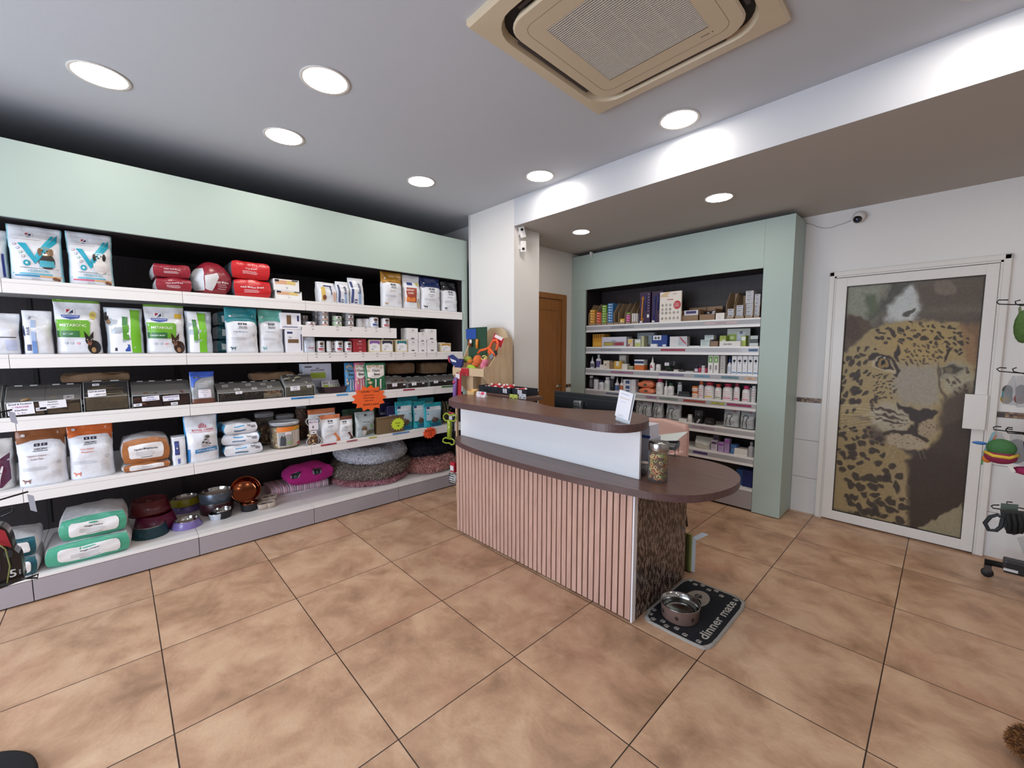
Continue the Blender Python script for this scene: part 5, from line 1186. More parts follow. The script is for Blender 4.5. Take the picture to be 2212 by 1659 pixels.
def bucket(u1, u2, vt, off, label, body, lid, fillc, sd, full=.6, wrap=None, name='treat_tub'):
    g = L(4, u1, u2, vt, off, None); g['d'] = g['w']; g['loc'] = (XF - off - g['w'] / 2, g['loc'][1], g['loc'][2]); t = empty(name, g['loc'], g['rz']); tag(t, label, 'treat tub'); w, h = g['w'], g['h']
    p = Pack(w, h, w).lathe([(.90, 0), (.93, .02), (.96, .88)], clear('tub_plastic', (.6, .58, .54), .08), 28)
    if wrap: wrap(p)
    p.m.build('tub_body', t)
    MB().lathe([(0, h * .93), (w * .47, h * .94), (w * .50, h * .99), (w * .50, h * .88), (w * .485, h * .87), (w * .48, h * .9)], clear('tub_lid', (.6, .62, .66), .35), seg=28).build('lid', t)
    f = MB().lathe([(w * .42, .004), (w * .44, h * full), (0, h * full)], pm(fillc[0], .8, 0, .3, 40, .8, 90), seg=20); r = random.Random(sd)
    for k in range(240):
        a = r.uniform(0, 6.28); z_ = r.uniform(.01, h * full); R = w * .435; f.sphere((R * math.cos(a), R * math.sin(a), z_), r.uniform(.007, .011), pm(r.choice(fillc), .6), 1, 1, .8, 6, 4)
    o = f.build('treats', t); o['kind'] = 'stuff'; return g
bucket(556, 598, 893, .26, 'clear tub of dog biscuits behind the stack of three white bags', None, None, ('#6e4a36', '#9a7a56', '#c8b48c'), 61)
bucket(601, 642, 897, .27, 'clear tub of dog biscuits directly behind the orange-labelled tub', None, None, ('#7a5238', '#9a7a56', '#c8b48c'), 62)
bucket(644, 668, 862, .27, 'clear jar of brown biscuits standing at the back beside the orange-labelled tub', None, None, ('#6e4632', '#8a6248', '#5a3a2c'), 63, .8)
def ow(p):
    p.r(.20, .08, .98, .80, '#c9c3bb', 10); p.poly([(.20, .62), (.98, .70), (.98, .82), (.20, .82)], '#d8782c', .003); p.poly([(.55, .70), (.98, .68), (.98, .80), (.7, .80)], '#d8a82c', .0036); p.r(.24, .10, .62, .62, '#9a9a98', 6, .002); p.poly([(.27, .12), (.29, .4), (.33, .52), (.36, .44), (.40, .50), (.43, .36), (.42, .12)], '#34363c', .004); p.r(.70, .18, .94, .66, '#e2ded6', 5, .003); p.lines(.72, .90, .58, 7, .05, '#a8a49c', .008, .005); p.r(.76, .12, .92, .20, '#c4402c', 3, .005); p.r(.42, .52, .58, .62, '#e6e2e8', 3, .004); p.t('Lapro', .5, .55, .05, '#b85030', .2, o=.006); p.e(.52, .22, .08, .06, '#8aa06a', o=.004)
bucket(590, 656, 912, .012, 'big round tub with an orange and white label and a black cat picture', None, None, ('#c8a878', '#e0cfa8', '#b88a58'), 64, .75, ow)
g = L(4, 661, 694, 902, .012, .04); w, h = g['w'], g['h']; t = empty('bone_shaped_jar', g['loc'], g['rz']); tag(t, 'clear bone-shaped jar of biscuits with a pale label', 'treat jar')
OUT = [(x * w / 2, (y + 1) * h / 2) for x, y in smooth_loop([(-.35, -.98), (0, -.86), (.35, -.98), (.85, -.95), (.98, -.72), (.72, -.5), (.42, -.3), (.42, .3), (.75, .5), (.95, .75), (.7, .97), (.3, .94), (0, .86), (-.3, .94), (-.7, .97), (-.95, .75), (-.75, .5), (-.42, .3), (-.42, -.3), (-.72, -.5), (-.98, -.72), (-.85, -.95)], 3)]
def slab(m, O, y0, y1, mat, sh=1.): 
    n = len(O); cz = h / 2; V = [(x * sh, y0, (z_ - cz) * sh + cz) for x, z_ in O] + [(x * sh, y1, (z_ - cz) * sh + cz) for x, z_ in O]; m.add(V, [list(range(n)), list(range(n, 2 * n))[::-1]] + [[k, n + k, n + (k + 1) % n, (k + 1) % n] for k in range(n)], mat)
m = MB(); slab(m, OUT, -.02, .02, CLR); m.tube([(x, -.02, z_) for x, z_ in OUT], .0022, pm('#d8d4cc', .3), 5, True); m.build('jar_body', t)
f = MB(); chews(f, -w * .26, w * .26, -.014, .014, h * .05, h * .36, 'bit', 120, 5, ('#b07a52', '#d8b88c', '#7a5238', '#c89a6a')); chews(f, -w * .12, w * .12, -.014, .014, h * .3, h * .5, 'bit', 40, 6, ('#b07a52', '#d8b88c')); f.build('treats', t)['kind'] = 'stuff'
m = MB(); S = lambda a, b, o: (a, -.021 - o, b); note(m, S, 0, h * .72, w * .62, h * .34, ['Mini Duo', ' ', ' '], ('#8a5a8a',), '#e3dfe6', rot=0); note(m, S, 0, h * .46, w * .34, h * .12, ['4€'], rot=0); m.add([S(-.012 + a * .02, h * .62 + b * .022, .004) for a, b in SITDOG], [list(range(len(SITDOG)))], ink('#3a2c30')); m.build('paper_label', t)
def pouch(u1, u2, vt, top, blob, words, label, sd, off=.015, body='#dfe2e8', topv=.84, lean=0.):
    g = L(4, u1, u2, vt, off, .07); p = P_(g, sd).bag(film(body), top=film(top), topv=topv, flat=.008, wr=1.3, lean=lean); p.r(.36, topv - .09, .46, topv - .04, '#2a2a34'); p.r(.49, topv - .09, .59, topv - .04, '#2a2a34'); p.t('SPECIFIC', .47, topv - .13, .035, '#2a2a34', .46)
    for k, s_ in enumerate(words): p.t(s_, .45, topv - .24 - .06 * k, .035, '#4a4c54', .6)
    p.lines(.2, .7, topv - .40, 2, .04, '#9aa0a8', .008)
    if blob: p.poly([(.55, .30), (.72, .34), (.86, .16), (.98, .08), (.96, .01), (.72, .02), (.78, .12), (.68, .24)], blob)
    return fin(p, g, 'treat_pouch', label, 'treat pouch')
pouch(669, 728, 884, '#c9764c', None, ['Healthy Bites'], 'orange-topped pouch at the back behind the bone-shaped jar', 66, .09)
pouch(694, 738, 897, '#d98458', '#e0854e', ['Food Allergen', 'T.'], 'white pouch with an orange top and an orange blob, front row', 67)
pouch(729, 765, 900, '#6b3c2c', '#5c2f22', ['Joint', 'For Large & Medium'], 'white box-like pouch with a dark brown top and brown blob', 68, .02)
g = L(4, 742, 815, 882, .12, .06); p = P_(g, 69).bag(film('#2c4434'), flat=.01, wr=2); p.e(.1, .5, .05, .05, '#c8d0d4'); fin(p, g, 'treat_pouch', 'dark green pouch at the back behind the grey dog pouch', 'treat pouch')
g = L(4, 771, 812, 890, .02, .08); p = P_(g, 70).bag(film('#9aa3a6'), flat=.01, wr=1.6, side=film('#c3cacc')); p.t('Healthy Bites', .5, .60, .05, '#3c4448', .7); p.e(.36, .34, .16, .10, '#6e5a48', o=.003); p.e(.36, .20, .10, .12, '#c9c4bc', o=.003); p.e(.36, .40, .10, .05, '#8a7460', o=.004); p.e(.31, .36, .02, .014, '#15120f', o=.005); p.e(.41, .36, .02, .014, '#15120f', o=.005); p.e(.36, .31, .03, .02, '#15120f', o=.005); p.poly([(.45, .06), (.95, .1), (.95, .24), (.7, .26), (.5, .2)], '#5c6250'); p.e(.76, .42, .08, .06, '#5a8a4c', o=.004); p.r(.45, .82, .58, .9, '#3a4046'); fin(p, g, 'treat_pouch', 'grey pouch picturing a shaggy dog beside the wicker basket', 'treat pouch')
# wicker basket with prozym boxes
g = L(4, 815, 873, 900, .02, .2); t = empty('wicker_basket', g['loc'], g['rz']); tag(t, 'brown wicker basket holding navy sachets on the fourth shelf', 'basket'); w = g['w']; h = g['h']; d = .2
wk, nt, b = nodes('wicker'); tc = N(nt, 'ShaderNodeTexCoord'); wv = N(nt, 'ShaderNodeTexWave', i_Scale=70.0, i_Distortion=1.5); wv.bands_direction = 'Z'; nt.links.new(tc.outputs['Object'], wv.inputs['Vector']); cr = N(nt, 'ShaderNodeValToRGB'); cr.color_ramp.elements[0].color = rgb('#5c4630') + (1,); cr.color_ramp.elements[1].color = rgb('#b4966c') + (1,); nt.links.new(wv.outputs[0], cr.inputs[0]); nt.links.new(cr.outputs[0], b.inputs['Base Color']); bp = N(nt, 'ShaderNodeBump', i_Strength=.8, i_Distance=.006); nt.links.new(wv.outputs[0], bp.inputs['Height']); nt.links.new(bp.outputs[0], b.inputs['Normal'])
m = MB(); th = .008
for a in ((-w / 2, -d / 2, 0, w / 2, -d / 2 + th, h), (-w / 2, d / 2 - th, 0, w / 2, d / 2, h), (-w / 2, -d / 2 + th, 0, -w / 2 + th, d / 2 - th, h), (w / 2 - th, -d / 2 + th, 0, w / 2, d / 2 - th, h), (-w / 2 + th, -d / 2 + th, 0, w / 2 - th, d / 2 - th, .006)): m.box(*a, wk, bev=.003)
m.build('basket_body', t)
m = MB(); m.tube([(-w / 2, -d / 2, h), (w / 2, -d / 2, h), (w / 2, d / 2, h), (-w / 2, d / 2, h)], .006, wk, 6, True); m.build('rim', t)
G = g
for k, (u1, u2, vt, dy) in enumerate(((840, 873, 878, .03), (832, 862, 884, .07), (818, 846, 872, .11), (830, 858, 864, .15))):
    g = L(4, u1, u2, vt, .02 + dy, .02); g['w'] *= .9; p = P_(g, 72 + k).bag(film('#1f2148'), flat=.008, wr=1.3); p.t('PROZYM', .5, .62, .09, '#c8c8d4', .84, o=.005); p.lines(.2, .8, .5, 3, .06, '#6a6ca0', .012)
    g['loc'] = (g['loc'][0], min(max(g['loc'][1], G['loc'][1] - G['w'] / 2 + g['w'] / 2 + .012), G['loc'][1] + G['w'] / 2 - g['w'] / 2 - .012), g['loc'][2] + .008); fin(p, g, 'dental_sachet', ['front', 'second', 'third', 'rearmost'][k] + ' navy sachet standing in the wicker basket', 'sachet', 'navy sachets in the wicker basket')
def veg(u1, u2, vt, off, sd, label):
    g = L(4, u1, u2, vt, off, .05); p = P_(g, sd).bag(film('#1f8f9c'), flat=.006, wr=1.6); p.r(.08, .28, .92, .84, '#a9bcc8'); p.r(.08, .68, .92, .84, '#c3ccd2', o=.003); p.r(.10, .76, .30, .84, '#24407c', o=.005); p.e(.55, .28, .22, .10, '#5a4a44', o=.004); p.e(.48, .36, .08, .06, '#7a6252', o=.005); p.poly([(.04, .04), (.30, .04), (.22, .18), (.10, .26), (.04, .2)], '#2fa4b4', .004); p.r(.35, .04, .94, .14, '#1f5f86', o=.003)
    return fin(p, g, 'dog_chew_pouch', label, 'treat pouch', 'teal dog chew pouches')
veg(856, 893, 867, .03, 80, 'teal dog chew pouch nearest the wicker basket'); veg(893, 922, 867, .04, 81, 'teal dog chew pouch in the middle, turned a little sideways'); veg(918, 956, 870, .012, 82, 'teal dog chew pouch with a navy label at the front right')
veg(862, 905, 858, .12, 83, 'teal dog chew pouch in the dim back row on the left'); veg(900, 940, 860, .12, 84, 'teal dog chew pouch in the dim back row on the right')
g = L(4, 958, 975, 866, .06, .06); m = MB(); r = random.Random(4)
for k in range(26): 
    a = r.uniform(0, 6.28); pts = [(r.uniform(-.5, .5) * g['w'], r.uniform(-.04, .04), r.uniform(.01, g['h'])) for _ in range(4)]; m.tube(pts, .0035, pm(r.choice(('#6a6a50', '#8a8468', '#4a4c3c')), .3), 5)
tag(m.build('chew_bundle', None, g['loc'], g['rz']), 'tangle of olive-grey wrapped chews at the far end of the fourth shelf', 'chews', None, 'stuff')

# ================================================================ bottom deck of the left shelving
for (u1, u2, v1, v2, off, sd, lab) in ((-40, 82, 1176, 1228, .02, 90, 'lower dark teal bag of the pair at the left photo edge'), (-40, 80, 1115, 1172, .03, 91, 'upper dark teal bag of the pair at the left photo edge')):
    z = ROW[5] if sd == 90 else ROW[5] + .112
    spec_lying(u1, u2, v1, z, lab, sd, 5, '#0f4e5a', off, .108, ('Weight Reduction',), d=.3)
spec_lying(90, 285, 1165, ROW[5], 'lower mint green bag of the weight control pair on the bottom deck', 92, 5, '#4aa184', .03, .128, ('Weight Control',), d=.36, pill='#4aa184')
spec_lying(122, 276, 1080, ROW[5] + .134, 'upper mint green bag of the weight control pair on the bottom deck', 93, 5, '#4aa184', .045, .135, ('Weight Control',), d=.34, pill='#4aa184')
STEEL = pm('#b9b8b4', .16, 1.0, .02); STEELD = pm('#8f8d88', .22, 1.0, .02)
def dish(uv, z, r, hgt, outer, label, steel=True, flare=1.25, off_x=None, name='pet_bowl', pr=None, inner=None, tilt=None, yc=None, group=None, cat='pet bowl'):
    """uv = picture point of the base centre; bowl of rim radius r"""
    p0 = on(uv[0], uv[1], z=z) if off_x is None else np.array([off_x, yc, z]); t = empty(name, (p0[0], p0[1], z + .0005)); tag(t, label, cat, group)
    p = Pack(2 * r, hgt, 2 * r); p.lathe([(flare * .98, 0), (flare, .06), (1.03, .92), (1.0, 1.0)], outer, 32, top=False)
    m = p.m; m.lathe([(r * 1.0, hgt), (r * 1.02, hgt + .003), (r * .96, hgt + .003)], STEEL if steel else outer, seg=32, cap0=False, cap1=False)
    if pr: pr(p)
    m.build('outer_bowl', t)
    MB().lathe([(r * .97, hgt + .002), (r * .93, hgt * .8), (r * .82, hgt * .35), (r * .6, hgt * .22), (0, hgt * .2)], inner or (STEEL if steel else outer), seg=32, cap0=False).build('inner_bowl', t)
    if tilt: t.rotation_euler = tilt
    return t
TEAL = pm('#123a44', .45)
def pawpr(c):
    def f(p):
        p.paw(.5, .45, .07, .26, c); p.paw(.86, .5, .07, .26, c); p.e(.72, .52, .03, .14, c); p.e(.72, .52, .02, .1, '#123a44', o=.0032) if c == '#24525c' else None
    return f
dish((326, 1155), ROW[5], .082, .072, TEAL, 'dark teal dog bowl with embossed paws on the bottom deck', pr=pawpr('#24525c'), flare=1.22)
LIL = pm('#8272b4', .3, coat=.4); YEL = pm('#a8a026', .3, coat=.4)
dish((404, 1136), ROW[5], .072, .048, LIL, 'front lilac bowl with a steel inside on the bottom deck', flare=1.32)
b0 = on(408, 1108, z=ROW[5]); b0[0] -= .10; 
dish((408, 1118), ROW[5], .08, .05, LIL, 'lilac bowl underneath the yellow bowl', flare=1.3, off_x=b0[0], yc=b0[1])
dish((400, 1100), ROW[5] + .0545, .085, .052, YEL, 'yellow bowl with a steel inside stacked on a lilac bowl', flare=1.22, off_x=b0[0] + .005, yc=b0[1] - .01)
RED = pm('#5c0f1c', .3, coat=.5); MAG = pm('#6a1440', .3, coat=.4)
def rings(u, v, z, r, hgt, mat, label, x):
    y = y_at(u, x, z + .1); t = empty('slow_feeder_bowl', (x, y, z + .0005)); tag(t, label, 'pet bowl'); MB().lathe([(r, 0), (r, hgt * .2), (r * .8, hgt), (r * .72, hgt), (r * .6, hgt * .3), (0, hgt * .25)], mat, seg=36).build('bowl_body', t)
    MB().lathe([(r * .22, hgt * .25), (r * .16, hgt * .9), (0, hgt * .98)], mat, seg=24).build('centre_cone', t)
rings(335, 1110, ROW[5], .125, .11, MAG, 'dark magenta slow feeder bowl behind the teal bowl', -3.86); rings(322, 1090, ROW[5] + .111, .12, .1, RED, 'dark red slow feeder bowl stacked on the magenta one', -3.9)
def pawgrey(p): p.paw(.42, .5, .06, .3, '#20242c')
MARN = pm('#3a1720', .35)
x = -3.93; y = y_at(468, x, .25); dish((0, 0), ROW[5], .11, .085, MARN, 'dark maroon steel bowl at the bottom of the middle stack', off_x=x, yc=y, flare=1.0)
dish((0, 0), ROW[5] + .09, .11, .075, pm('#5f6b7a', .3, .6), 'grey steel bowl with a black paw stacked on the maroon bowl', off_x=x, yc=y, flare=1.0, pr=pawgrey)
dish((470, 1120), ROW[5], .052, .045, pm('#c6ccd6', .35), 'small white patterned steel bowl in front of the stack', flare=.86, pr=lambda p: [p.r(.1 + .12 * k, .1, .11 + .12 * k, .8, '#8a94a8') for k in range(7)])
x = -3.76; y = y_at(480, x, .25); dish((0, 0), ROW[5], .062, .06, pm('#17171b', .35), 'black bowl right behind the small white bowl', off_x=x, yc=y, flare=.9)
COP = pm('#9a5a3c', .14, 1.0, .03); BLK = pm('#1b1c20', .45)
def copper(x, y, z, r, hgt, label, tilt=None):
    t = empty('pet_bowl', (x, y, z + .0005)); tag(t, label, 'pet bowl'); MB().lathe([(r * .9, 0), (r * .93, hgt * .1), (r * .98, hgt * .9), (r, hgt)], BLK, seg=36, cap1=False).build('outer_bowl', t)
    MB().lathe([(r * 1.02, hgt), (r * 1.03, hgt + .003), (r * .98, hgt + .002), (r * .93, hgt * .6), (r * .86, hgt * .2), (r * .7, hgt * .12), (0, hgt * .12)], COP, seg=36, cap0=False).build('inner_bowl', t)
    if tilt: t.rotation_euler = tilt
    return t
q = on(541, 1103, z=ROW[5]); copper(q[0] - .03, q[1], ROW[5], .062, .06, 'small copper-lined black bowl on the bottom deck')
y = y_at(532, -3.86, .3); o = copper(-3.95, y, ROW[5] + .055, .105, .085, 'big copper-lined bowl tilted towards the room on the bottom deck', (0, 1.05, 0)); o.location.z = ROW[5] + .104
def slots(u, v, dx, label, seed):
    q = on(u, v, z=ROW[5]); t = empty('ceramic_dish', (q[0] - .05 - dx, q[1], ROW[5] + .0005)); tag(t, label, 'dish', 'beige ceramic dishes'); C_ = pm('#b9a99c', .4)
    O = smooth_loop([(-.035, -.06), (.03, -.065), (.04, -.02), (.035, .0), (.042, .02), (.03, .062), (-.035, .06), (-.045, .02), (-.038, 0), (-.045, -.03)], 4); n = len(O); h = .045
    V = [(x * .92, y * .92, 0) for x, y in O] + [(x, y, h) for x, y in O] + [(x * .9, y * .92, h) for x, y in O] + [(x * .84, y * .86, .008) for x, y in O]
    MB().add(V, [[k + a * n, (k + 1) % n + a * n, (k + 1) % n + (a + 1) * n, k + (a + 1) * n] for a in range(3) for k in range(n)] + [list(range(n))[::-1], [3 * n + k for k in range(n)]], C_, True).build('dish_body', t)
    MB().box(-.02, -.03, .009, .0, .0, .035, pm('#3a3450', .3, coat=.5)).box(.0, .01, .009, .012, .04, .038, pm('#4a3630', .4)).build('wrapped_treats', t)
slots(580, 1100, 0, 'beige bone-shaped ceramic dish at the front of the bottom deck', 1); slots(592, 1094, .12, 'second beige dish directly behind the bone-shaped one', 2)

# fur helper
def fur(name, parent, pts_fn, n, length, col, droop=.4, seed=1, width=.0035):
    """many short tapering strands in one mesh; pts_fn(r) -> (point, normal)"""
    r = random.Random(seed); V = []; F = []
    for k in range(n):
        p, nn = pts_fn(r); p = Vector(p); nn = Vector(nn).normalized(); s = Vector((r.uniform(-1, 1), r.uniform(-1, 1), r.uniform(-1, .6))) * droop
        d1 = (nn + s * .5).normalized(); d2 = (nn * .5 + s + Vector((0, 0, -droop * .6))).normalized(); L_ = length * r.uniform(.6, 1.2)
        sd = d1.cross(Vector((r.uniform(-1, 1), r.uniform(-1, 1), r.uniform(-1, 1)))).normalized() * width * r.uniform(.6, 1.2)
        a = p - nn * .003; b_ = a + d1 * L_ * .55; c = b_ + d2 * L_ * .5; q = len(V); V += [a - sd, a + sd, b_ + sd * .7, b_ - sd * .7, c]; F += [(q, q + 1, q + 2, q + 3), (q + 3, q + 2, q + 4)]
    m = MB(); i = len(col); per = len(F) // 2 // i + 1
    for j in range(i):
        m.add(V, [], col[j]) if False else None
    m.v = [tuple(v) for v in V]
    for c in col: m.mi(c)
    for k in range(len(F)): m.f.append(list(F[k])); m.m.append((k // 2) % i); m.sm.append(True)
    o = m.build(name, parent); o['kind'] = 'stuff'; return o
def bed(x, y, z, R, rt, sq, cols, label, n=9000, flen=.03, sunk=.5, sy=1., tilt=None, cushion=None, seed=1, droop=.5):
    t = empty('donut_pet_bed', (x, y, z + .001)); tag(t, label, 'pet bed', 'round fluffy pet beds'); m = MB(); NS, NT = 48, 14; V = []; F = []
    lump = lambda a, b: 1 + .06 * math.sin(a * 5 + seed) + .04 * math.sin(a * 9 + b * 2 + seed * 2)
    def P(a, b, e=0.):
        rr = (rt + e) * lump(a, b); c = (R - rt) + rr * math.cos(b); zz = rt * sq + rr * sq * math.sin(b); return (c * math.cos(a), c * math.sin(a) * sy, max(.0, zz))
    for i in range(NS):
        for j in range(NT): V.append(P(2 * math.pi * i / NS, 2 * math.pi * j / NT))
    for i in range(NS):
        for j in range(NT): F.append([i * NT + j, ((i + 1) % NS) * NT + j, ((i + 1) % NS) * NT + (j + 1) % NT, i * NT + (j + 1) % NT])
    m.add(V, F, cols[0], True); m.build('ring_bolster', t)
    MB().lathe([(R - rt, rt * .2), (R - rt * .9, rt * .7), ((R - rt) * .6, rt * .85), (0, rt * .8)], cushion or cols[0], seg=30, sy=sy).build('cushion', t)
    def pf(r):
        a = r.uniform(0, 2 * math.pi); b = r.uniform(-1.3, 2.6); p = P(a, b); q = P(a, b, .01); return p, (q[0] - p[0] + 1e-5, q[1] - p[1], q[2] - p[2])
    fur('fur', t, pf, n, flen, cols[1:], droop, seed)
    if tilt: t.rotation_euler = tilt
    return t
def fabrics(*c): return [pm(k, .9, 0, .12) for k in c]
zb = ROW[5]
yA = y_at(797, -3.98, .3)
bed(-3.965, yA, zb, .37, .085, .34, fabrics('#a86e74', '#c48a92', '#a8707a', '#d8a8b0'), 'dusty pink fluffy dog bed at the bottom of the tall stack', n=8000, seed=1, flen=.022)
bed(-3.95, yA, zb + .058, .38, .125, .60, fabrics('#746a62', '#8d8278', '#6c625a', '#a89c90'), 'taupe grey fluffy dog bed in the middle of the tall stack', n=14000, seed=2, flen=.022, droop=.9)
bed(-3.96, yA + .01, zb + .205, .345, .105, .72, fabrics('#b9bcc6', '#d8dae2', '#a4a8b4', '#eceef2', '#8a8f9c'), 'whitish grey fluffy dog bed on top of the tall stack', n=10000, seed=3, flen=.012, tilt=(0, .09, 0), cushion=pm('#b9bcc6', .9), droop=.9)
yB = y_at(925, -3.82, .25)
bed(-3.87, yB, zb + .004, .315, .11, .66, fabrics('#b07a74', '#cf948c', '#b07870', '#e0b0a6'), 'salmon pink shaggy dog bed at the far end of the bottom deck', n=15000, seed=4, flen=.032, droop=.5)
bed(-3.92, yB, zb + .162, .30, .10, .62, fabrics('#12141f', '#1a1e30', '#0e101a'), 'dark navy fluffy dog bed on top of the salmon pink bed', n=5000, seed=5, flen=.03)
# pink toys / blankets
q = on(650, 1062, z=zb); t = empty('fluffy_blanket', (q[0] - .12, q[1], zb + .0005), math.pi / 2); tag(t, 'folded pale pink ribbed fluffy blanket on the bottom deck', 'blanket')
w = y_at(714, q[0], zb) - y_at(592, q[0], zb); m = MB(); r = random.Random(2); cols = [pm(c, .95, 0, .1) for c in ('#cfa9b8', '#b8a6b2', '#dcbecb')]
for k in range(26):
    x = -w / 2 + w * (k + .5) / 26; m.tube([(x, -.13, .012 + r.uniform(0, .004)), (x + r.uniform(-.004, .004), -.13, .055), (x, -.11, .072 + r.uniform(-.004, .004)), (x, 0, .076), (x, .12, .07)], .0125, cols[k % 3], 7)
m.box(-w / 2, -.125, .004, w / 2, .12, .062, cols[0], bev=.01); m.tube([(-w / 2, -.135, .006), (0, -.138, .006), (w / 2, -.135, .008)], .008, pm('#d4ccd2', .9), 6); m.build('ribbed_fabric', t)
q = on(655, 1045, z=zb); w = y_at(712, -3.95, .3) - y_at(610, -3.95, .3); g = dict(w=w * .95, h=.17, d=.22, loc=(-3.94, (y_at(712, -3.95, .3) + y_at(612, -3.95, .3)) / 2, zb + .088), rz=math.pi / 2)
PK = pm('#a81a74', .95, 0, .1, 40, .5, 120); p = Pack(g['w'], .15, .2, 7).puff(PK, bulge=.5, r=.5, wr=1.6)
for u in (.14, .62): p.e(u, .70, .11, .19, '#8a8f98', o=.004); p.poly([(u - .10, .88), (u + .12, .86), (u + .05, .55), (u - .06, .50)], '#14161c', .006); p.e(u, .66, .035, .07, '#6a8a94', o=.008); p.e(u, .66, .018, .035, '#0c0e12', o=.009)
fin(p, g, 'plush_cushion', 'bright magenta plush cushion with two black eyes on the bottom deck', 'cushion')

# ================================================================ leash stand at the left photo edge
RX = -2.05; t = empty('hook_stand', (RX, -.50, 0)); tag(t, 'black round-based hook stand at the left edge of the photo', 'display stand'); BM = pm('#0e0f13', .45, .3)
MB().lathe([(.0, 0), (.220, 0), (.224, .006), (.222, .016), (.212, .02), (0, .02)], pm('#101116', .75, 0, .1), seg=64).build('base', t)
MB().tube([(0, 0, .02), (0, 0, 1.7)], .02, BM, 12).build('pole', t)
def hook(pts, tagpt=None, nm='hook'):
    m = MB().tube(pts, .0028, BM, 6); o = m.build(nm, t); o.matrix_parent_inverse = Matrix.Translation(-Vector(t.location)); return o
def hp(u, v, x=RX + .12): y = y_at(u, x, 1.1); return (x, y, z_at(v, x, y))
hook([(RX, -.50, hp(-60, 893)[2]), hp(-20, 898), hp(38, 885)]); hook([(RX + .02, -.50, hp(-60, 910)[2]), hp(-20, 910, RX + .1), hp(3, 905, RX + .1), hp(3, 911, RX + .1), hp(-20, 913, RX + .1)])
hook([(RX, -.50, hp(-60, 1090)[2]), hp(-20, 1083), hp(54, 1062)]); hook([(RX + .02, -.50, hp(-60, 1118)[2]), hp(-10, 1106, RX + .1), hp(12, 1097, RX + .1), hp(19, 1099, RX + .1), hp(16, 1106, RX + .1), hp(-10, 1116, RX + .1)])
hook([(RX, -.50, hp(-60, 1275)[2]), hp(-10, 1262), hp(50, 1243), hp(57, 1240), hp(56, 1248), hp(20, 1250)])
for (u, v, hh) in ((34, 888, 28), (56, 1068, 38)):
    a, b = hp(u - 5, v), hp(u + 9, v + 3); c, d = hp(u + 13, v + hh), hp(u - 1, v + hh - 4); m = MB().add([a, b, c, d, (a[0] - .002, a[1], a[2]), (b[0] - .002, b[1], b[2]), (c[0] - .002, c[1], c[2]), (d[0] - .002, d[1], d[2])], [(0, 1, 2, 3)[::-1], (4, 5, 6, 7), (0, 4, 5, 1), (1, 5, 6, 2), (2, 6, 7, 3), (3, 7, 4, 0)], pm('#b8bccb', .3)); o = m.build('price_flag', t); o.matrix_parent_inverse = Matrix.Translation(-Vector(t.location))
# retractable leash pack
x = RX + .10; y0 = y_at(-42, x, .75); y1 = y_at(50, x, .75); z0 = z_at(1252, x, y1); z1 = z_at(1128, x, y1); w = y1 - y0; h = z1 - z0
p = Pack(w, h, .05, 3); bk = pm('#101117', .25, coat=.4)
O = [(x_ * w, z_ * h) for x_, z_ in smooth_loop([(-.5, .02), (.42, .0), (.5, .1), (.47, .42), (.34, .56), (.30, .75), (.2, .92), (0, 1.), (-.5, .98)], 4)]
n = len(O); V = [(a, -.025, b) for a, b in O] + [(a, .025, b) for a, b in O]; p.m.add(V, [list(range(n)), list(range(n, 2 * n))[::-1]] + [[k, n + k, n + (k + 1) % n, (k + 1) % n] for k in range(n)], bk)
p.S = lambda u, v, o=.001: ((u - .5) * w, -.025 - o, v * h)
p.poly([(.0, .60), (.0, .96), (.5, .97), (.68, .90), (.80, .60), (.6, .66)], '#a82a34'); p.t('5', .76, .16, .13, '#e4e6ea', .3); p.t('METRE', .93, .16, .02, '#c4c8d0', .3, rot=1); p.m.tube([(w * .1, -.032, 0), (w * .22, -.034, h * .3), (w * .16, -.034, h * .6), (w * -.05, -.033, h * .75)], .002, pm('#7a8046', .5), 5); p.e(.70, .50, .12, .07, '#2c2f36'); p.r(.2, .25, .5, .5, '#1c1e26'); p.lines(.2, .48, .45, 4, .05, '#5a6070', .01, .002)
tag(p.m.build('leash_pack', None, (x - .025, (y0 + y1) / 2, z0), math.pi / 2), 'black and red retractable leash pack marked 5, hanging at the left edge', 'leash pack')

# ================================================================ on the counter
g_ = Matrix
def wtop(u, v, z=1.06): q = on(u, v, z=z); return q
# plywood toy display beside the pillar
PLY = wood('pale_plywood', '#c4a682', '#dac2a0', 'Z', 3.0, .5, 8.0)
ys = 2.30; xl, xr = x_at(979, ys, 1.22), x_at(1046, ys, 1.22); zl = z_at(812, xr, ys); t = empty('plywood_toy_display', ((xl + xr) / 2, ys + .17, 0)); tag(t, 'pale plywood toy display with a rounded back board beside the pillar', 'toy display')
def putp(o): o.parent = t; o.matrix_parent_inverse = Matrix.Translation(-Vector(t.location)); return o
ydp = 2.64; zt = z_at(708, (xl + xr) / 2, ydp)
m = MB(); c = (xl + xr) / 2; hw = (xr - xl) / 2; O = [(c - hw, .0), (c + hw, .0), (c + hw, zt - .14), (c + hw * .8, zt - .12), (c + hw * .62, zt - .04), (c + hw * .3, zt), (c - hw * .3, zt), (c - hw * .62, zt - .05), (c - hw * .85, zt - .16), (c - hw, zt - .2)]
V = [(a, ydp - .012, b) for a, b in O] + [(a, ydp, b) for a, b in O]; n = len(O); m.add(V, [list(range(n)), list(range(n, 2 * n))[::-1]] + [[k, n + k, n + (k + 1) % n, (k + 1) % n] for k in range(n)], PLY); putp(m.build('back_board'))
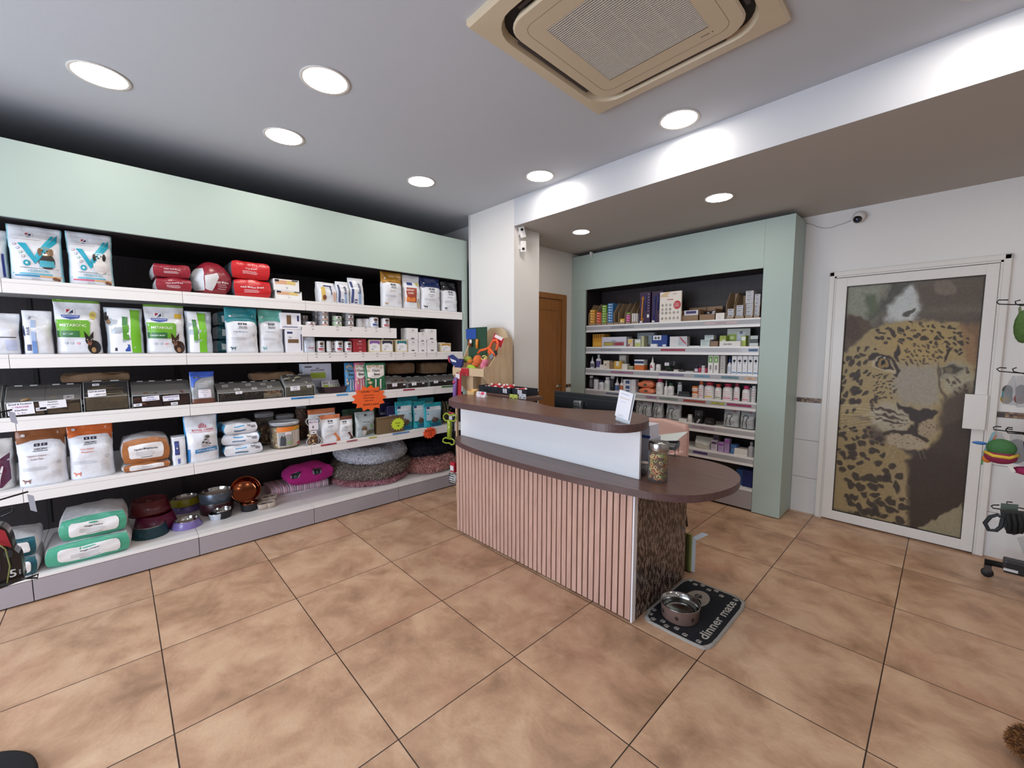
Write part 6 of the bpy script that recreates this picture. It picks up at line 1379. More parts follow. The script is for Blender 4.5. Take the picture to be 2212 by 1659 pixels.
for k, xs in enumerate((xl, xr - .012)):
    O = [(ys, zl - .02), (ys, zl + .075), (ys + .06, zl + .08), (ys + .12, zl + .15), (ys + .18, zl + .27), (ys + .23, zl + .33), (ydp - .01, zl + .34), (ydp - .01, .0), (ydp - .1, .0), (ydp - .12, zl - .25)]
    V = [(xs, a, b) for a, b in O] + [(xs + .012, a, b) for a, b in O]; n = len(O); m = MB().add(V, [list(range(n))[::-1], list(range(n, 2 * n))] + [[k2, (k2 + 1) % n, n + (k2 + 1) % n, n + k2] for k2 in range(n)], PLY); putp(m.build('side_board'))
putp(MB().box(xl, ys - .008, zl - .01, xr, ys + .004, zl + .06, PLY, bev=.002).build('front_ledge')); putp(MB().box(xl + .012, ys + .004, zl - .01, xr - .012, ydp - .012, zl + .002, PLY).build('tray_floor'))
m = MB(); m.box(c - hw * .2, ys + .02, zl - .5, c + hw * .2, ys + .06, zl - .012, PLY); m.box(c - hw, ys + .02, .0, c + hw, ydp - .02, .03, PLY); m.box(c - hw * .2, ys + .02, .03, c + hw * .2, ydp - .02, zl - .3, PLY); putp(m.build('foot_post'))
# toys in the display
m = MB()
for (u, v, yy) in ((986, 803, 2.2), (973, 880, 2.13), (980, 1000, 2.06), (976, 768, 2.31)):
    xx_ = x_at(u, yy, 1.1); m.tube([(xl + .01, ys + .02, min(zl, z_at(v, xx_, yy)) ), (xx_ + .01, yy + .01, z_at(v, xx_, yy))], .0025, pm('#8a8a88', .3, .8), 6)
putp(m.build('hooks')); m = MB().box(xl, ys + .02, .03, xl + .02, ys + .04, zl, PLY); putp(m.build('left_upright'))
def toy(name, label, cat='toy'): return MB(), name, label, cat
def at(u, v, y, zc=1.25): x = x_at(u, y, zc); return Vector((x, y, z_at(v, x, y)))
def tt(m, name, label, cat='dog toy', s=1.):
    V = np.array(m.v); c0 = V.mean(0); V = (V - c0) * (1.4 if 'plush' in name and cat == 'dog toy' else s) + c0; o = V.mean(0); o[2] = V[:, 2].min(); m.v = [tuple(v) for v in V - o]; return tag(m.build(name, None, tuple(o)), label, cat)
y = 2.44; m = MB(); a = at(1013, 775, y); b_ = at(1052, 706, y); cx = (a.x + b_.x) / 2
m.box(a.x, y - .004, a.z, b_.x, y + .004, b_.z, pm('#1d4430', .45)); k = at(1009, 726, y); l = at(1030, 715, y); m.box(k.x, y - .009, k.z - .03, l.x, y - .0045, l.z + .022, pm('#1f4a9c', .5), bev=.004)
q = at(1021, 738, y); m.sphere((q.x, y - .02, q.z), .016, pm('#d8d4d0', .4), 1, .6, 1.3); m.tube([(q.x - .03, y - .01, q.z - .05), (q.x - .035, y - .012, q.z - .01), (q.x - .02, y - .012, q.z + .02)], .009, pm('#b8682c', .4), 8); m.box(q.x - .008, y - .02, q.z - .05, q.x + .01, y - .010, q.z - .015, pm('#4a1c1c', .5)); q = at(1034, 742, y); m.tube([(q.x, y - .016, q.z - .045), (q.x, y - .018, q.z), (q.x + .002, y - .016, q.z + .04)], .014, pm('#d8842a', .3, coat=.3), 10); tt(m, 'carded_toy', 'blue-topped card with a white and orange toy at the left of the display')
y = 2.47; m = MB(); q = at(1045, 738, y); m.box(q.x - .018, y, q.z - .07, q.x + .022, y + .005, q.z + .075, pm('#22386e', .45)); m.tube([(q.x, y - .012, q.z - .05), (q.x + .002, y - .014, q.z), (q.x, y - .012, q.z + .055)], .015, pm('#e8542c', .4), 10, rs=[.015, .017, .013]); tt(m, 'carded_toy', 'red-orange chew stick on a navy card at the centre of the display')
OR = pm('#e8622a', .55, 0, .05, 60, .3, 90); m = MB(); pts = [at(u, v, 2.36 + dy) for u, v, dy in ((1033, 763, 0), (1038, 757, 0), (1048, 755, 0), (1058, 750, 0), (1062, 742, .01), (1066, 736, .01), (1073, 735, .01), (1076, 741, .0), (1074, 752, 0), (1070, 764, 0))]; m.tube(pts, .011, OR, 9); m.tube([at(1056, 752, 2.355), at(1064, 762, 2.35), at(1071, 768, 2.35)], .012, OR, 9); m.tube([at(1062, 742, 2.37), at(1056, 760, 2.36), at(1060, 766, 2.35)], .011, OR, 9)
k, l = at(1062, 742, 2.385), at(1089, 722, 2.385); m.add([tuple(at(1063, 735, 2.39)), tuple(at(1082, 752, 2.39)), tuple(at(1089, 732, 2.39)), tuple(at(1069, 719, 2.39))], [(0, 1, 2, 3)], pm('#b82434', .4)); m.add([tuple(at(1068, 728, 2.387)), tuple(at(1083, 736, 2.387)), tuple(at(1087, 730, 2.387)), tuple(at(1071, 722, 2.387))], [(0, 1, 2, 3)], pm('#e4dcdc', .4)); tt(m, 'rope_tug_toy', 'bright orange looped tug toy with a red and white tag')
FURO = pm('#e07038', .9, 0, .1, 60, .6, 140); m = MB(); q = at(1034, 778, 2.37); m.sphere(q, .034, FURO, 1, .9, 1.0); m.sphere(q + Vector((-.02, -.005, -.03)), .024, FURO, 1.2, .8, .8); q2 = at(1044, 775, 2.35); m.sphere(q2, .021, pm('#d8cc70', .8), 1.2, .8, .9); m.sphere(q2 + Vector((.004, -.012, .0)), .007, pm('#20201c', .5)); m.tube([q2 + Vector((-.02, -.012, .008)), q2 + Vector((.0, -.018, .006)), q2 + Vector((.02, -.012, .01))], .003, pm('#2a2a22', .6), 5); tt(m, 'plush_fish', 'orange and yellow plush toy with dark stripes in the display')
m = MB(); q = at(1012, 777, 2.39); m.sphere(q, .028, pm('#8f9a3c', .9), 1.2, .8, .8); m.sphere(q + Vector((.03, -.01, -.012)), .02, pm('#c8762c', .9), 1.2, .8, .8); m.sphere(q + Vector((-.03, 0, -.005)), .018, pm('#5a7a34', .9)); tt(m, 'plush_frog', 'olive and orange plush toy at the left of the display')
m = MB(); q = at(1018, 794, 2.335); m.tube([q + Vector((-.05, 0, .0)), q + Vector((-.02, -.006, .008)), q + Vector((.02, -.006, .004)), q + Vector((.05, 0, -.006))], .014, pm('#9ac038', .8), 8, rs=[.006, .015, .015, .006]); m.sphere(q + Vector((-.03, .0, .014)), .016, pm('#c82c44', .7), 1.3, .8, .7); tt(m, 'plush_lizard', 'lime green long plush toy lying on the front ledge of the display')
m = MB(); q = at(1046, 790, 2.35); m.sphere(q, .030, pm('#d8788c', .9, 0, .06, 60, .4, 120), .8, .8, 1.2); m.sphere(q + Vector((.015, 0, .03)), .022, pm('#d8788c', .9)); tt(m, 'plush_pig', 'pink plush toy at the right of the display ledge')
m = MB(); q = at(1062, 770, 2.33); m.box(-.022, -.006, -.02, .022, .006, .02, pm('#7d7f84', .5), bev=.004); m.xf(Matrix.Translation(q) @ Matrix.Rotation(-.5, 4, 'Y')); b0 = len(m.v); q = at(1071, 762, 2.33); m.box(-.01, -.007, -.018, .012, .007, .018, pm('#1a1a1c', .5)); m.xf(Matrix.Translation(q) @ Matrix.Rotation(-.5, 4, 'Y'), b0); tt(m, 'label_block', 'small grey and black block at the right of the display', 'toy tag')
# hanging things around it
m = MB(); P = [tuple(at(u, v, 2.31)) for u, v in ((968, 769), (976, 766), (990, 778), (1000, 776), (997, 790), (992, 797), (984, 797), (975, 784))]; P2 = [(a, b + .02, c_) for a, b, c_ in P]; n = len(P); m.add(P + P2, [list(range(n))[::-1], list(range(n, 2 * n))] + [[k, (k + 1) % n, n + (k + 1) % n, n + k] for k in range(n)], pm('#26306c', .6)); Q = [tuple(at(u, v, 2.307)) for u, v in ((972, 774), (985, 779), (986, 783), (976, 781))]; m.add(Q, [(3, 2, 1, 0)], pm('#dcdce0', .5)); Q = [tuple(at(u, v, 2.307)) for u, v in ((967, 770), (971, 772), (973, 785), (969, 781))]; m.add(Q, [(3, 2, 1, 0)], pm('#a83444', .5)); tt(m, 'shark_toy', 'navy blue shark-mouth toy hanging at the left of the display')
m = MB(); a, b_ = at(994, 811, 2.285), at(1012, 796, 2.285); m.box(a.x, 2.282, a.z, b_.x, 2.286, b_.z, pm('#b82a34', .5)); m.box(a.x + .004, 2.280, b_.z - .022, a.x + .018, 2.2815, b_.z - .004, pm('#d8d4d4', .5))
for k in range(4): m.box(a.x + .003 + (b_.x - a.x) * k / 4, 2.280, a.z + .002, a.x + .006 + (b_.x - a.x) * k / 4, 2.2815, a.z + .02, pm('#e0c4c0', .5))
tt(m, 'price_card', 'small red and white card clipped on the plywood front ledge', 'card')
m = MB(); q0, q1 = at(986, 806, 2.2, 1.1), at(972, 872, 2.2, 1.0); m.box(q0.x - .012, 2.21, q1.z, q0.x + .055, 2.214, q0.z, pm('#b02434', .5)); m.box(q0.x - .02, 2.205, q0.z - .05, q0.x + .04, 2.2085, q0.z - .006, pm('#dcd6d8', .5)); m.tube([(q0.x + .004, 2.19, q0.z - .04), (q0.x - .004, 2.185, (q0.z + q1.z) / 2), (q0.x - .016, 2.19, q1.z - .03)], .017, pm('#7a5a9c', .6, 0, .2, 40), 10, rs=[.014, .018, .016]); m.sphere((q0.x, 2.172, q0.z - .08), .014, pm('#b83c5a', .5)); m.xf(Matrix.Rotation(0, 4, 'Z')); tt(m, 'purple_stick_toy', 'long purple toy on a red card hanging left of the counter')
m = MB(); q0 = at(970, 893, 2.12, .95); m.box(q0.x - .015, 2.128, q0.z - .065, q0.x + .065, 2.131, q0.z + .012, pm('#d4ccd0', .5)); m.box(q0.x - .015, 2.1245, q0.z - .005, q0.x + .065, 2.1275, q0.z + .012, pm('#b02434', .5)); m.box(q0.x + .035, 2.1262, q0.z - .17, q0.x + .068, 2.1275, q0.z - .02, pm('#1c1d22', .5))
GL = pm('#93a62e', .22, 0, .04, coat=.5)
def loop(cu, cv, a, b): return [at(cu + a * math.cos(k * .524), cv + b * math.sin(k * .524), 2.10, .9) for k in range(12)]
for P in ([(958, 898), (962, 893), (967, 893), (972, 898), (978, 895), (984, 897), (986, 903), (981, 910), (972, 908), (963, 909), (958, 904)], [(957, 948), (962, 945), (969, 948), (976, 948), (981, 952), (980, 959), (975, 961), (970, 957), (962, 957), (956, 954)]): m.tube([at(u, v, 2.10, .85) for u, v in P], .007, GL, 8, True)
m.tube([at(970, 908, 2.10, .9), at(971, 925, 2.10, .85), at(970, 947, 2.10, .8)], .022, GL, 12, rs=[.019, .022, .02]); tt(m, 'green_bone_toy', 'translucent lime green bone toy hanging beside the counter on a red card')
m = MB(); q = at(979, 1020, 2.05, .5); r = random.Random(7)
m.sphere(q + Vector((0, 0, -.05)), .03, pm('#d0cdca', .9), 1, 1, 1.1); 
for k in range(5): m.tube([q + Vector((-.025, -.022 + .002 * k, -.075 + .014 * k)), q + Vector((.0, -.034, -.07 + .014 * k)), q + Vector((.025, -.02, -.075 + .014 * k))], .0025, pm('#2a2a2e', .8), 5)
m.box(q.x - .02, 2.04, q.z - .01, q.x + .02, 2.06, q.z + .05, pm('#b02434', .5)); m.box(q.x - .018, 2.036, q.z + .0, q.x + .016, 2.039, q.z + .03, pm('#dcd4d4', .5)); tt(m, 'zebra_plush', 'striped zebra plush on a red card hanging low behind the counter corner')
# small box and cards on the upper top
q = wtop(1014, 853); m = MB(); w = .075; W2 = pm('#d8b27a', .5); m.box(-w / 2, -.03, 0, w / 2, -.024, .03, W2); m.box(-w / 2, .024, 0, w / 2, .03, .045, W2)
for x in (-w / 2, w / 2 - .006): m.add([(x, -.03, 0), (x + .006, -.03, 0), (x + .006, .03, 0), (x, .03, 0), (x, -.03, .03), (x + .006, -.03, .03), (x + .006, .03, .045), (x, .03, .045)], [(0, 3, 2, 1), (4, 5, 6, 7), (0, 1, 5, 4), (1, 2, 6, 5), (2, 3, 7, 6), (3, 0, 4, 7)], W2)
m.add([(-w / 2 + .006, -.022, .006), (w / 2 - .006, -.022, .006), (w / 2 - .006, .022, .034), (-w / 2 + .006, .022, .034)], [(0, 1, 2, 3)], pm('#e0b060', .5)); m.box(-w / 2 + .006, -.024, 0, w / 2 - .006, .024, .004, W2)
tag(m.build('card_box', None, (q[0] + .005, q[1] + .03, 1.0605), .25), 'little open pale wooden card box on the counter left end', 'box')
q = wtop(1037, 858); p = Pack(.10, .042, .012, 1); V = [(-.05, -.012, 0), (.05, -.012, 0), (.05, .006, .042), (-.05, .006, .042), (.05, .02, 0), (-.05, .02, 0)]; p.m.add(V, [(0, 1, 2, 3), (3, 2, 4, 5), (5, 4, 1, 0), (0, 3, 5), (1, 4, 2)], card('#e0d8dc')); p.S = lambda u, v, o=.001: (-.05 + .1 * u, -.012 + .018 * v - o * 1.2, .042 * v + .0004); p.e(.66, .7, .20, .28, '#d8506e', o=.002); p.r(.02, .02, .12, .3, '#c87088'); p.e(.3, .7, .05, .15, '#8a8a94'); p.r(.46, .02, .56, .3, '#c8a0ac')
tag(p.m.build('folded_card', None, (q[0], q[1] + .01, 1.0605), .12), 'white and pink folded card standing next to the wooden card box', 'card')
# dark side console behind the counter with trays of red toys
xa, xb = -2.79, -2.2; yc = 2.245
t = empty('side_console', ((xa + xb) / 2, 2.38, 0)); tag(t, 'narrow dark wood console behind the upper counter beside the pillar', 'console')
o = MB().box(xa, yc, 1.035, xb, 2.44, 1.065, WT, bev=.002).build('top'); o.parent = t; o.matrix_parent_inverse = Matrix.Translation(-Vector(t.location))
for a in (xa + .02, xb - .05): o = MB().box(a, yc + .06, .742, a + .03, 2.40, 1.035, pm('#3a2a26', .5)).build('leg'); o.parent = t; o.matrix_parent_inverse = Matrix.Translation(-Vector(t.location))
def tray(u1, u2, vt, y, d, label, toys, tagrect, yw=None):
    z = 1.0655; x1, x2 = x_at(u1, y, z), x_at(u2, y, z); w = x2 - x1; cx = (x1 + x2) / 2; h = .055; t = empty('toy_tray', (cx, y + d / 2, z)); tag(t, label, 'tray'); T_ = pm('#1b232e', .5, 0, .2, 90, .5, 120); m = MB()
    O = [(-w / 2 * .94, -d / 2 * .94), (w / 2 * .94, -d / 2 * .94), (w / 2 * .94, d / 2 * .94), (-w / 2 * .94, d / 2 * .94)]; T2 = [(a * 1.07, b * 1.07) for a, b in O]; V = [(a, b, 0) for a, b in O] + [(a, b, h) for a, b in T2] + [(a * .98, b * .98, h) for a, b in T2] + [(a * .96, b * .96, .004) for a, b in O]
    m.add(V, [[k + j * 4, (k + 1) % 4 + j * 4, (k + 1) % 4 + (j + 1) * 4, k + (j + 1) * 4] for j in range(3) for k in range(4)] + [(3, 2, 1, 0), (12, 13, 14, 15)], T_); m.build('tray_body', t)
    p = MB(); S = lambda a, b, o: (a, -d / 2 - .002 - o - b * .07, b); note(p, S, w * tagrect, h * .55, .05, .036, ['2,5', '4€'], ('#5a5c66',), '#d4d0d8', rot=-.04); p.build('price_tag', t)
    r = random.Random(len(label))
    for k in range(toys):
        q = MB(); R = r.uniform(.027, .032); c1 = pm('#c01f2c', .4, coat=.3); c2 = pm('#e6e2e0', .5); q.sphere((0, 0, 0), R, c1, 1, 1, .85); q.sphere((R * .4, -R * .5, R * .45), R * .5, c2, 1, 1, .8, 8, 6); q.sphere((-R * .5, -R * .4, R * .5), R * .4, c1 if k % 2 else c2, 1, 1, .8, 8, 6)
        o = q.build('squeaky_toy', None, (cx - w * .40 + w * .8 * (k % 4 + .5) / 4 + r.uniform(-.005, .005), y + .04 + (k // 4) * .05, z + .034 + (k // 4) * .018), r.uniform(0, 3)); tag(o, 'red and white squeaky ball toy in the ' + ('long' if toys > 3 else 'short') + ' dark tray, ' + ['leftmost', 'second from left', 'third from left', 'rightmost', 'leftmost at the back', 'second at the back', 'third at the back', 'rightmost at the back'][k if toys > 3 else min(k, 3)], 'dog toy', 'red and white squeaky toys in the dark trays')
tray(1033, 1102, 838, 2.31, .17, 'long dark tray filled with red and white toys on the console', 8, .36); tray(1106, 1136, 835, 2.33, .14, 'short dark tray with red toys at the right end of console', 3, .1)
for (u1, u2, v1, v2, c, tx, lab) in ((1101, 1118, 851, 863, '#c4cf62', '3€', 'yellow-green price tag standing below the dark trays'), (1121, 1136, 850, 861, '#c8ccd2', 'fido', 'small white price tag in front of the short dark tray')):
    y = 2.24; x1, x2 = x_at(u1, y, 1.05), x_at(u2, y, 1.05); z1, z0 = z_at(v1, x1, y), z_at(v2, x1, y); m = MB().box(-(x2 - x1) / 2, 0, 0, (x2 - x1) / 2, .002, z1 - z0, ink(c)); S = lambda a, b, o: (a, -o, b); note(m, S, 0, (z1 - z0) / 2, (x2 - x1) * .9, (z1 - z0) * .85, [tx, '- -'], ('#5c5c64',), c, rot=0); tag(m.build('price_tag', None, ((x1 + x2) / 2, y, z0)), lab, 'price tag')
# monitor
y = 2.40; xl, xr = x_at(1193, y, 1.1), x_at(1353, y, 1.1); zt = z_at(848, xl, y); zt2 = z_at(856, xr, y); t = empty('computer_monitor', ((xl + xr) / 2, y + .03, .741), -.02); tag(t, 'back of a black computer monitor behind the counter', 'monitor'); K = pm('#14181b', .4, 0, .04); w = xr - xl; zt = (zt + zt2) / 2 - .741
MB().box(-w / 2, -.012, zt - .36, w / 2, .012, zt, K, bev=.006).box(-w / 2 + .01, -.022, zt - .34, w / 2 - .01, -.012, zt - .03, K, bev=.008).build('screen_back', t)
sx = x_at(1251, y, 1.0) - (xl + xr) / 2; m = MB(); m.box(sx - .035, -.06, .02, sx + .035, -.024, zt - .05, pm('#8b8d8e', .3, .7), bev=.01); V, F, W = glyphs('DELL'); 
m.lathe([(.026, 0), (.026, .002), (.023, .002), (.023, 0)], K, seg=28); n0 = 0
m2 = MB(); m2.lathe([(.024, 0), (.027, 0), (.027, .002), (.024, .002)], K, seg=28, cap0=False, cap1=False); m2.xf(Matrix.Translation((sx, -.0605, zt - .09)) @ Matrix.Rotation(math.pi / 2, 4, 'X')); m2.add([(sx + a * .012, -.0615, zt - .09 + b * .012) for a, b in V], F, K); m2.build('maker_badge', m.build('stand_neck', t))
MB().box(-.12, -.10, 0, .12, .10, .012, pm('#8b8d8e', .3, .7), bev=.004).build('stand_foot', t)
m = MB().tube([(sx + .06, -.025, zt - .06), (sx + .062, -.028, zt - .085)], .0015, pm('#5a6064', .5), 5); m.build('lock_slot', t)
# acrylic sign holder (the square code is left out)
y = 1.87; q = wtop(1344, 913); t = empty('acrylic_sign_holder', (q[0], q[1], 1.0605), -.30); tag(t, 'tilted clear sign holder with a white star-rating card on the counter', 'sign holder')
m = MB(); A2 = clear('sign_acrylic', (.7, .72, .74), .10); m.box(-.032, -.012, 0, .055, .04, .003, A2, bev=.001); m.box(-.055, .0, .0, .052, .003, .165, A2); o = m.build('holder', t)
p = Pack(.102, .14, .003, 1).box(card('#e6e6ec'), .0008); p.t('Votre avis compte beaucoup', .5, .9, .035, '#7a84b0', .86)
p.lines(.25, .75, .60, 1, .02, '#a8acc0', .01)
for k in range(5):
    P = [(.22 + .14 * k + (.045 if j % 2 == 0 else .018) * math.sin(j * math.pi / 5), .74 + (.034 if j % 2 == 0 else .014) * math.cos(j * math.pi / 5)) for j in range(10)]; p.poly(P, '#c9b27a', .0014, 1)
p.lines(.24, .76, .10, 2, .04, '#b8bac4', .008); o2 = p.m.build('card', t); o2.location = (-.003, -.003, .024)
for o_ in (o, o2): o_.rotation_euler = (-.10, .13, 0)
# biscuit jar
q = on(1421, 1037, z=.74); t = empty('biscuit_jar', (q[0], q[1], .7405)); tag(t, 'glass jar with a steel lid full of small coloured ring biscuits', 'jar'); r_ = .050; hj = .205
MB().lathe([(r_ * .95, 0), (r_, .006), (r_, hj - .03), (r_ * .98, hj - .02)], clear('jar_glass', (.6, .62, .6), .04), seg=36).build('glass_body', t)
MB().lathe([(r_ * 1.03, hj - .042), (r_ * 1.05, hj - .038), (r_ * 1.05, hj - .002), (r_ * 1.0, hj + .004), (0, hj + .004)], pm('#a9a7a4', .22, 1.0, .02), seg=36).build('steel_lid', t)
f = MB(); r = random.Random(9); cs = [pm(c, .6, 0, .1) for c in ('#e0a060', '#d07848', '#e4cc70', '#b4c078', '#c86050', '#f0dca0')]
f.lathe([(r_ * .7, .005), (r_ * .7, hj * .64), (0, hj * .66)], pm('#6a4630', .9), seg=20)
for k in range(150):
    a = r.uniform(0, 6.28); R = r_ * r.uniform(.72, .82); z = .012 + (hj * .64) * r.random(); c0 = Vector((R * math.cos(a), R * math.sin(a), z))
    if k > 125: c0 = Vector((r.uniform(-.6, .6) * r_, r.uniform(-.6, .6) * r_, hj * .66))
    M = Matrix.Translation(c0) @ Matrix.Rotation(a, 4, 'Z') @ Matrix.Rotation(r.uniform(.5, 1.5), 4, 'Y') @ Matrix.Rotation(r.uniform(0, 3), 4, 'Z'); f.tube([M @ Vector((.0105 * math.cos(j * .9), .0075 * math.sin(j * .9), 0)) for j in range(7)], .0028, cs[k % 6], 5, True)
f.build('ring_biscuits', t)['kind'] = 'stuff'
# file holder, tray and papers behind the panel
q = on(1392, 1018, z=.74); t = empty('file_rack', (q[0] - .03, q[1] + .09, .7405), 0); tag(t, 'translucent white file rack with white and blue folders beside the panel end', 'file rack')
MB().box(-.045, -.07, 0, .045, .07, .19, pm('#c2c8d8', .3), bev=.006).build('rack_body', t); MB().box(-.035, -.06, .191, .04, .05, .262, card('#dcdeec')).build('white_folder', t); MB().box(-.04, -.072, .192, .046, -.062, .204, pm('#2846a0', .35)).build('blue_folder', t)
q = on(1389, 1024, z=.74); m = MB(); m.lathe([(.022, 0), (.025, .062)], clear('cup_plastic', (.7, .66, .66), .25), c=(0, 0, 0), seg=20); m.lathe([(.027, .062), (.027, .068), (0, .069)], pm('#d4c4c0', .5), seg=20); m.sphere((.0, 0, .017), .015, pm('#3a3038', .5)); tag(m.build('plastic_cup', None, (q[0] + .0, q[1] + .0, .7405)), 'small clear lidded cup squeezed between the panel end and the jar', 'cup')
q = on(1466, 975, z=.74); t = empty('letter_tray', (q[0] - .06, q[1] - .12, .7405), .25); t.scale = (.62, .62, .62); tag(t, 'grey mesh letter tray with papers on the lower counter', 'letter tray'); GM = pm('#5d636c', .4, .3); m = MB()
m.box(-.16, -.11, .07, .16, .11, .074, GM); m.box(-.16, -.11, .07, -.156, .11, .13, GM); m.box(.156, -.11, .07, .16, .11, .13, GM); m.box(-.16, .106, .07, .16, .11, .13, GM); m.box(-.16, -.11, .07, .16, -.106, .10, GM)
m.build('tray', t); m = MB()
for a in ((-.15, -.1), (.15, -.1), (.15, .1), (-.15, .1)): m.tube([(a[0], a[1], 0), (a[0], a[1], .07)], .004, GM, 6)
m.build('frame', t); MB().box(-.14, -.09, .0745, .14, .09, .098, card('#d6d8dc')).build('paper_stack', t)
m = MB(); m.add([(-.16, -.1, 0), (.12, -.06, .03), (.17, .06, .075), (-.08, .05, .02), (-.16, -.1, .002), (.12, -.06, .032), (.17, .06, .077), (-.08, .05, .022)], [(3, 2, 1, 0), (4, 5, 6, 7), (0, 1, 5, 4), (1, 2, 6, 5), (2, 3, 7, 6), (3, 0, 4, 7)], card('#cfd6d6')); m.add([(-.17, -.11, -.004), (.02, -.08, .0), (.06, .02, .022), (-.1, .02, .004)], [(0, 1, 2, 3)], ink('#1f3c44')); m.add([(-.02, -.07, .0205), (.08, -.055, .03), (.1, .0, .05), (0, -.01, .038)], [(0, 1, 2, 3)], ink('#3f8a8c'))
tag(m.build('open_brochure', None, (q[0] - .08, q[1] - .12, .815), .25), 'open brochure lying tilted on the grey letter tray', 'brochure')
# pink chair
PKC = pm('#dcb6ae', .9, 0, .06, 50, .3, 160); cx, cy = -1.63, 3.10; t = empty('desk_chair', (cx, cy, 0), -.1); tag(t, 'dusty pink upholstered chair behind the counter', 'chair'); zt = .84
m = MB(); n = 9; V = []; F = []
O = [(-.23, .42), (.23, .42), (.245, .6), (.24, .78), (.215, .84), (.17, zt), (0, zt + .012), (-.17, zt), (-.215, .84), (-.24, .78), (-.245, .6)]; O = smooth_loop(O, 3); n = len(O)
bow = lambda x, z: .06 * (x / .24) ** 2 * -1 + .04 * (z - .42)
V = [(x, .17 + bow(x, z), z) for x, z in O] + [(x, .23 + bow(x, z), z) for x, z in O] + [(x * .93, .16 + bow(x, z), .42 + (z - .42) * .96) for x, z in O]
F = [[k, n + k, n + (k + 1) % n, (k + 1) % n] for k in range(n)] + [[k, (k + 1) % n, 2 * n + (k + 1) % n, 2 * n + k] for k in range(n)] + [[2 * n + k for k in range(n)], [n + k for k in range(n)][::-1]]
m.add(V, F, PKC, True); m.build('backrest', t); m = MB().tube([(x * 1.0, .20 + bow(x, z), z) for x, z in O if z > .45], .004, pm('#c89c96', .9), 6); m.build('piping', t)
MB().box(-.24, -.22, .42, .24, .20, .50, PKC, bev=.03).build('seat', t)
for sx in (-1, 1):
    MB().box(sx * .22 - .02, -.12, .50, sx * .22 + .02, .16, .64, PKC, bev=.018).build('armrest', t)
    for sy in (-1, 1): MB().tube([(sx * .19, sy * .17, .42), (sx * .23, sy * .21, 0)], .014, pm('#1c1c1e', .4), 8).build('leg', t)
# leaflet holder on the floor-side of the mosaic panel
x0 = -1.055; y0 = 2.53; q = on(1491, 1222, z=.0); t = empty('leaflet_holder', (-1.055, 2.60, .0)); tag(t, 'clear leaflet holder with yellow-green leaflets behind the mosaic end', 'leaflet holder')
m = MB(); m.box(-.05, 0, 0, .0, .004, .26, CLR); m.box(-.05, .03, 0, .0, .034, .16, CLR); m.box(-.05, 0, 0, .0, .034, .003, CLR); m.build('holder', t); MB().box(-.045, .006, .004, -.002, .016, .25, card('#9a9a42')).box(-.045, .017, .004, .02, .022, .22, card('#c8ccd0')).build('leaflets', t)
m = MB().add([(-.04, .024, .2), (.0, .024, .2), (.085, .05, .27), (.045, .05, .27), (-.04, .026, .198), (.0, .026, .198), (.085, .052, .268), (.045, .052, .268)], [(3, 2, 1, 0), (4, 5, 6, 7), (0, 1, 5, 4), (1, 2, 6, 5), (2, 3, 7, 6), (3, 0, 4, 7)], card('#c8ccd0')); m.build('bent_leaflet', t)

# ================================================================ mat and water bowl
mx, my = -.870, 2.240; t = empty('feeding_mat', (mx, my, .0005), 0); tag(t, 'black and grey rectangular feeding mat with paw prints and lettering', 'mat'); hw, hh = .182, .290
BLKM = pm('#0f1119', .95, 0, .15, 120, .4, 200); GRM = pm('#a29e98', .95, 0, .1, 80, .5, 160)
O = []
r = random.Random(3)
for k in range(48):
    a = 2 * math.pi * k / 48; c, s_ = math.cos(a), math.sin(a); O.append((hw * math.copysign(abs(c) ** .28, c) * (1 + r.uniform(-.012, .012)), hh * math.copysign(abs(s_) ** .28, s_) * (1 + r.uniform(-.008, .008))))
n = 48; m = MB(); I_ = [(x * .995 - math.copysign(.014, x) * min(1, abs(x) / .1), y - math.copysign(.014, y) * min(1, abs(y) / .1)) for x, y in O]
V = [(x, y, 0) for x, y in O] + [(x * 1.0, y * 1.0, .008 + .003 * math.sin(k * 1.3)) for k, (x, y) in enumerate(O)] + [(x, y, .0075) for x, y in I_]
m.add(V, [[k + a * n, (k + 1) % n + a * n, (k + 1) % n + (a + 1) * n, k + (a + 1) * n] for a in range(2) for k in range(n)], GRM, True); m.build('border', t)
m = MB().add([(x, y, .0076) for x, y in I_], [list(range(n))], BLKM)
def fl(pts, c, z=.0084): m.add([(x, y, z) for x, y in pts], [list(range(len(pts)))], ink(c))
def ell_(cx, cy, rx, ry, c, z=.0084, rot=0.): fl([(cx + rx * math.cos(a) * math.cos(rot) - ry * math.sin(a) * math.sin(rot), cy + rx * math.cos(a) * math.sin(rot) + ry * math.sin(a) * math.cos(rot)) for a in [2 * math.pi * k / 20 for k in range(20)]], c, z)
# big bone-shaped light patch with a dark paw on it
for a in ((-.035, -.10, .062, .075), (-.035, .10, .062, .095), (-.035, 0, .05, .10)): ell_(*a, '#9c948a')
def mpaw(cx, cy, s, c, rot, z=.0092):
    for _, x, y, a, b in PAW:
        X, Y = cx + s * (x * math.cos(rot) - y * math.sin(rot)), cy + s * (x * math.sin(rot) + y * math.cos(rot)); ell_(X, Y, a * s, b * s, c, z, rot)
mpaw(-.035, .125, .034, '#0f1119', 1.2)
for (x, y, ro) in ((-.14, .255, .6), (-.10, .235, .9), (-.065, .255, .5), (-.02, .235, .9), (.015, .255, .7), (.055, .225, .8), (-.15, -.225, .8), (-.12, -.255, .5), (-.075, -.235, .9), (-.045, -.258, .6), (.0, -.238, .8), (.05, -.255, .7), (-.155, -.18, .6), (.125, .243, .5), (.118, -.252, .8)): mpaw(x, y, .021, '#a8a49e', ro)
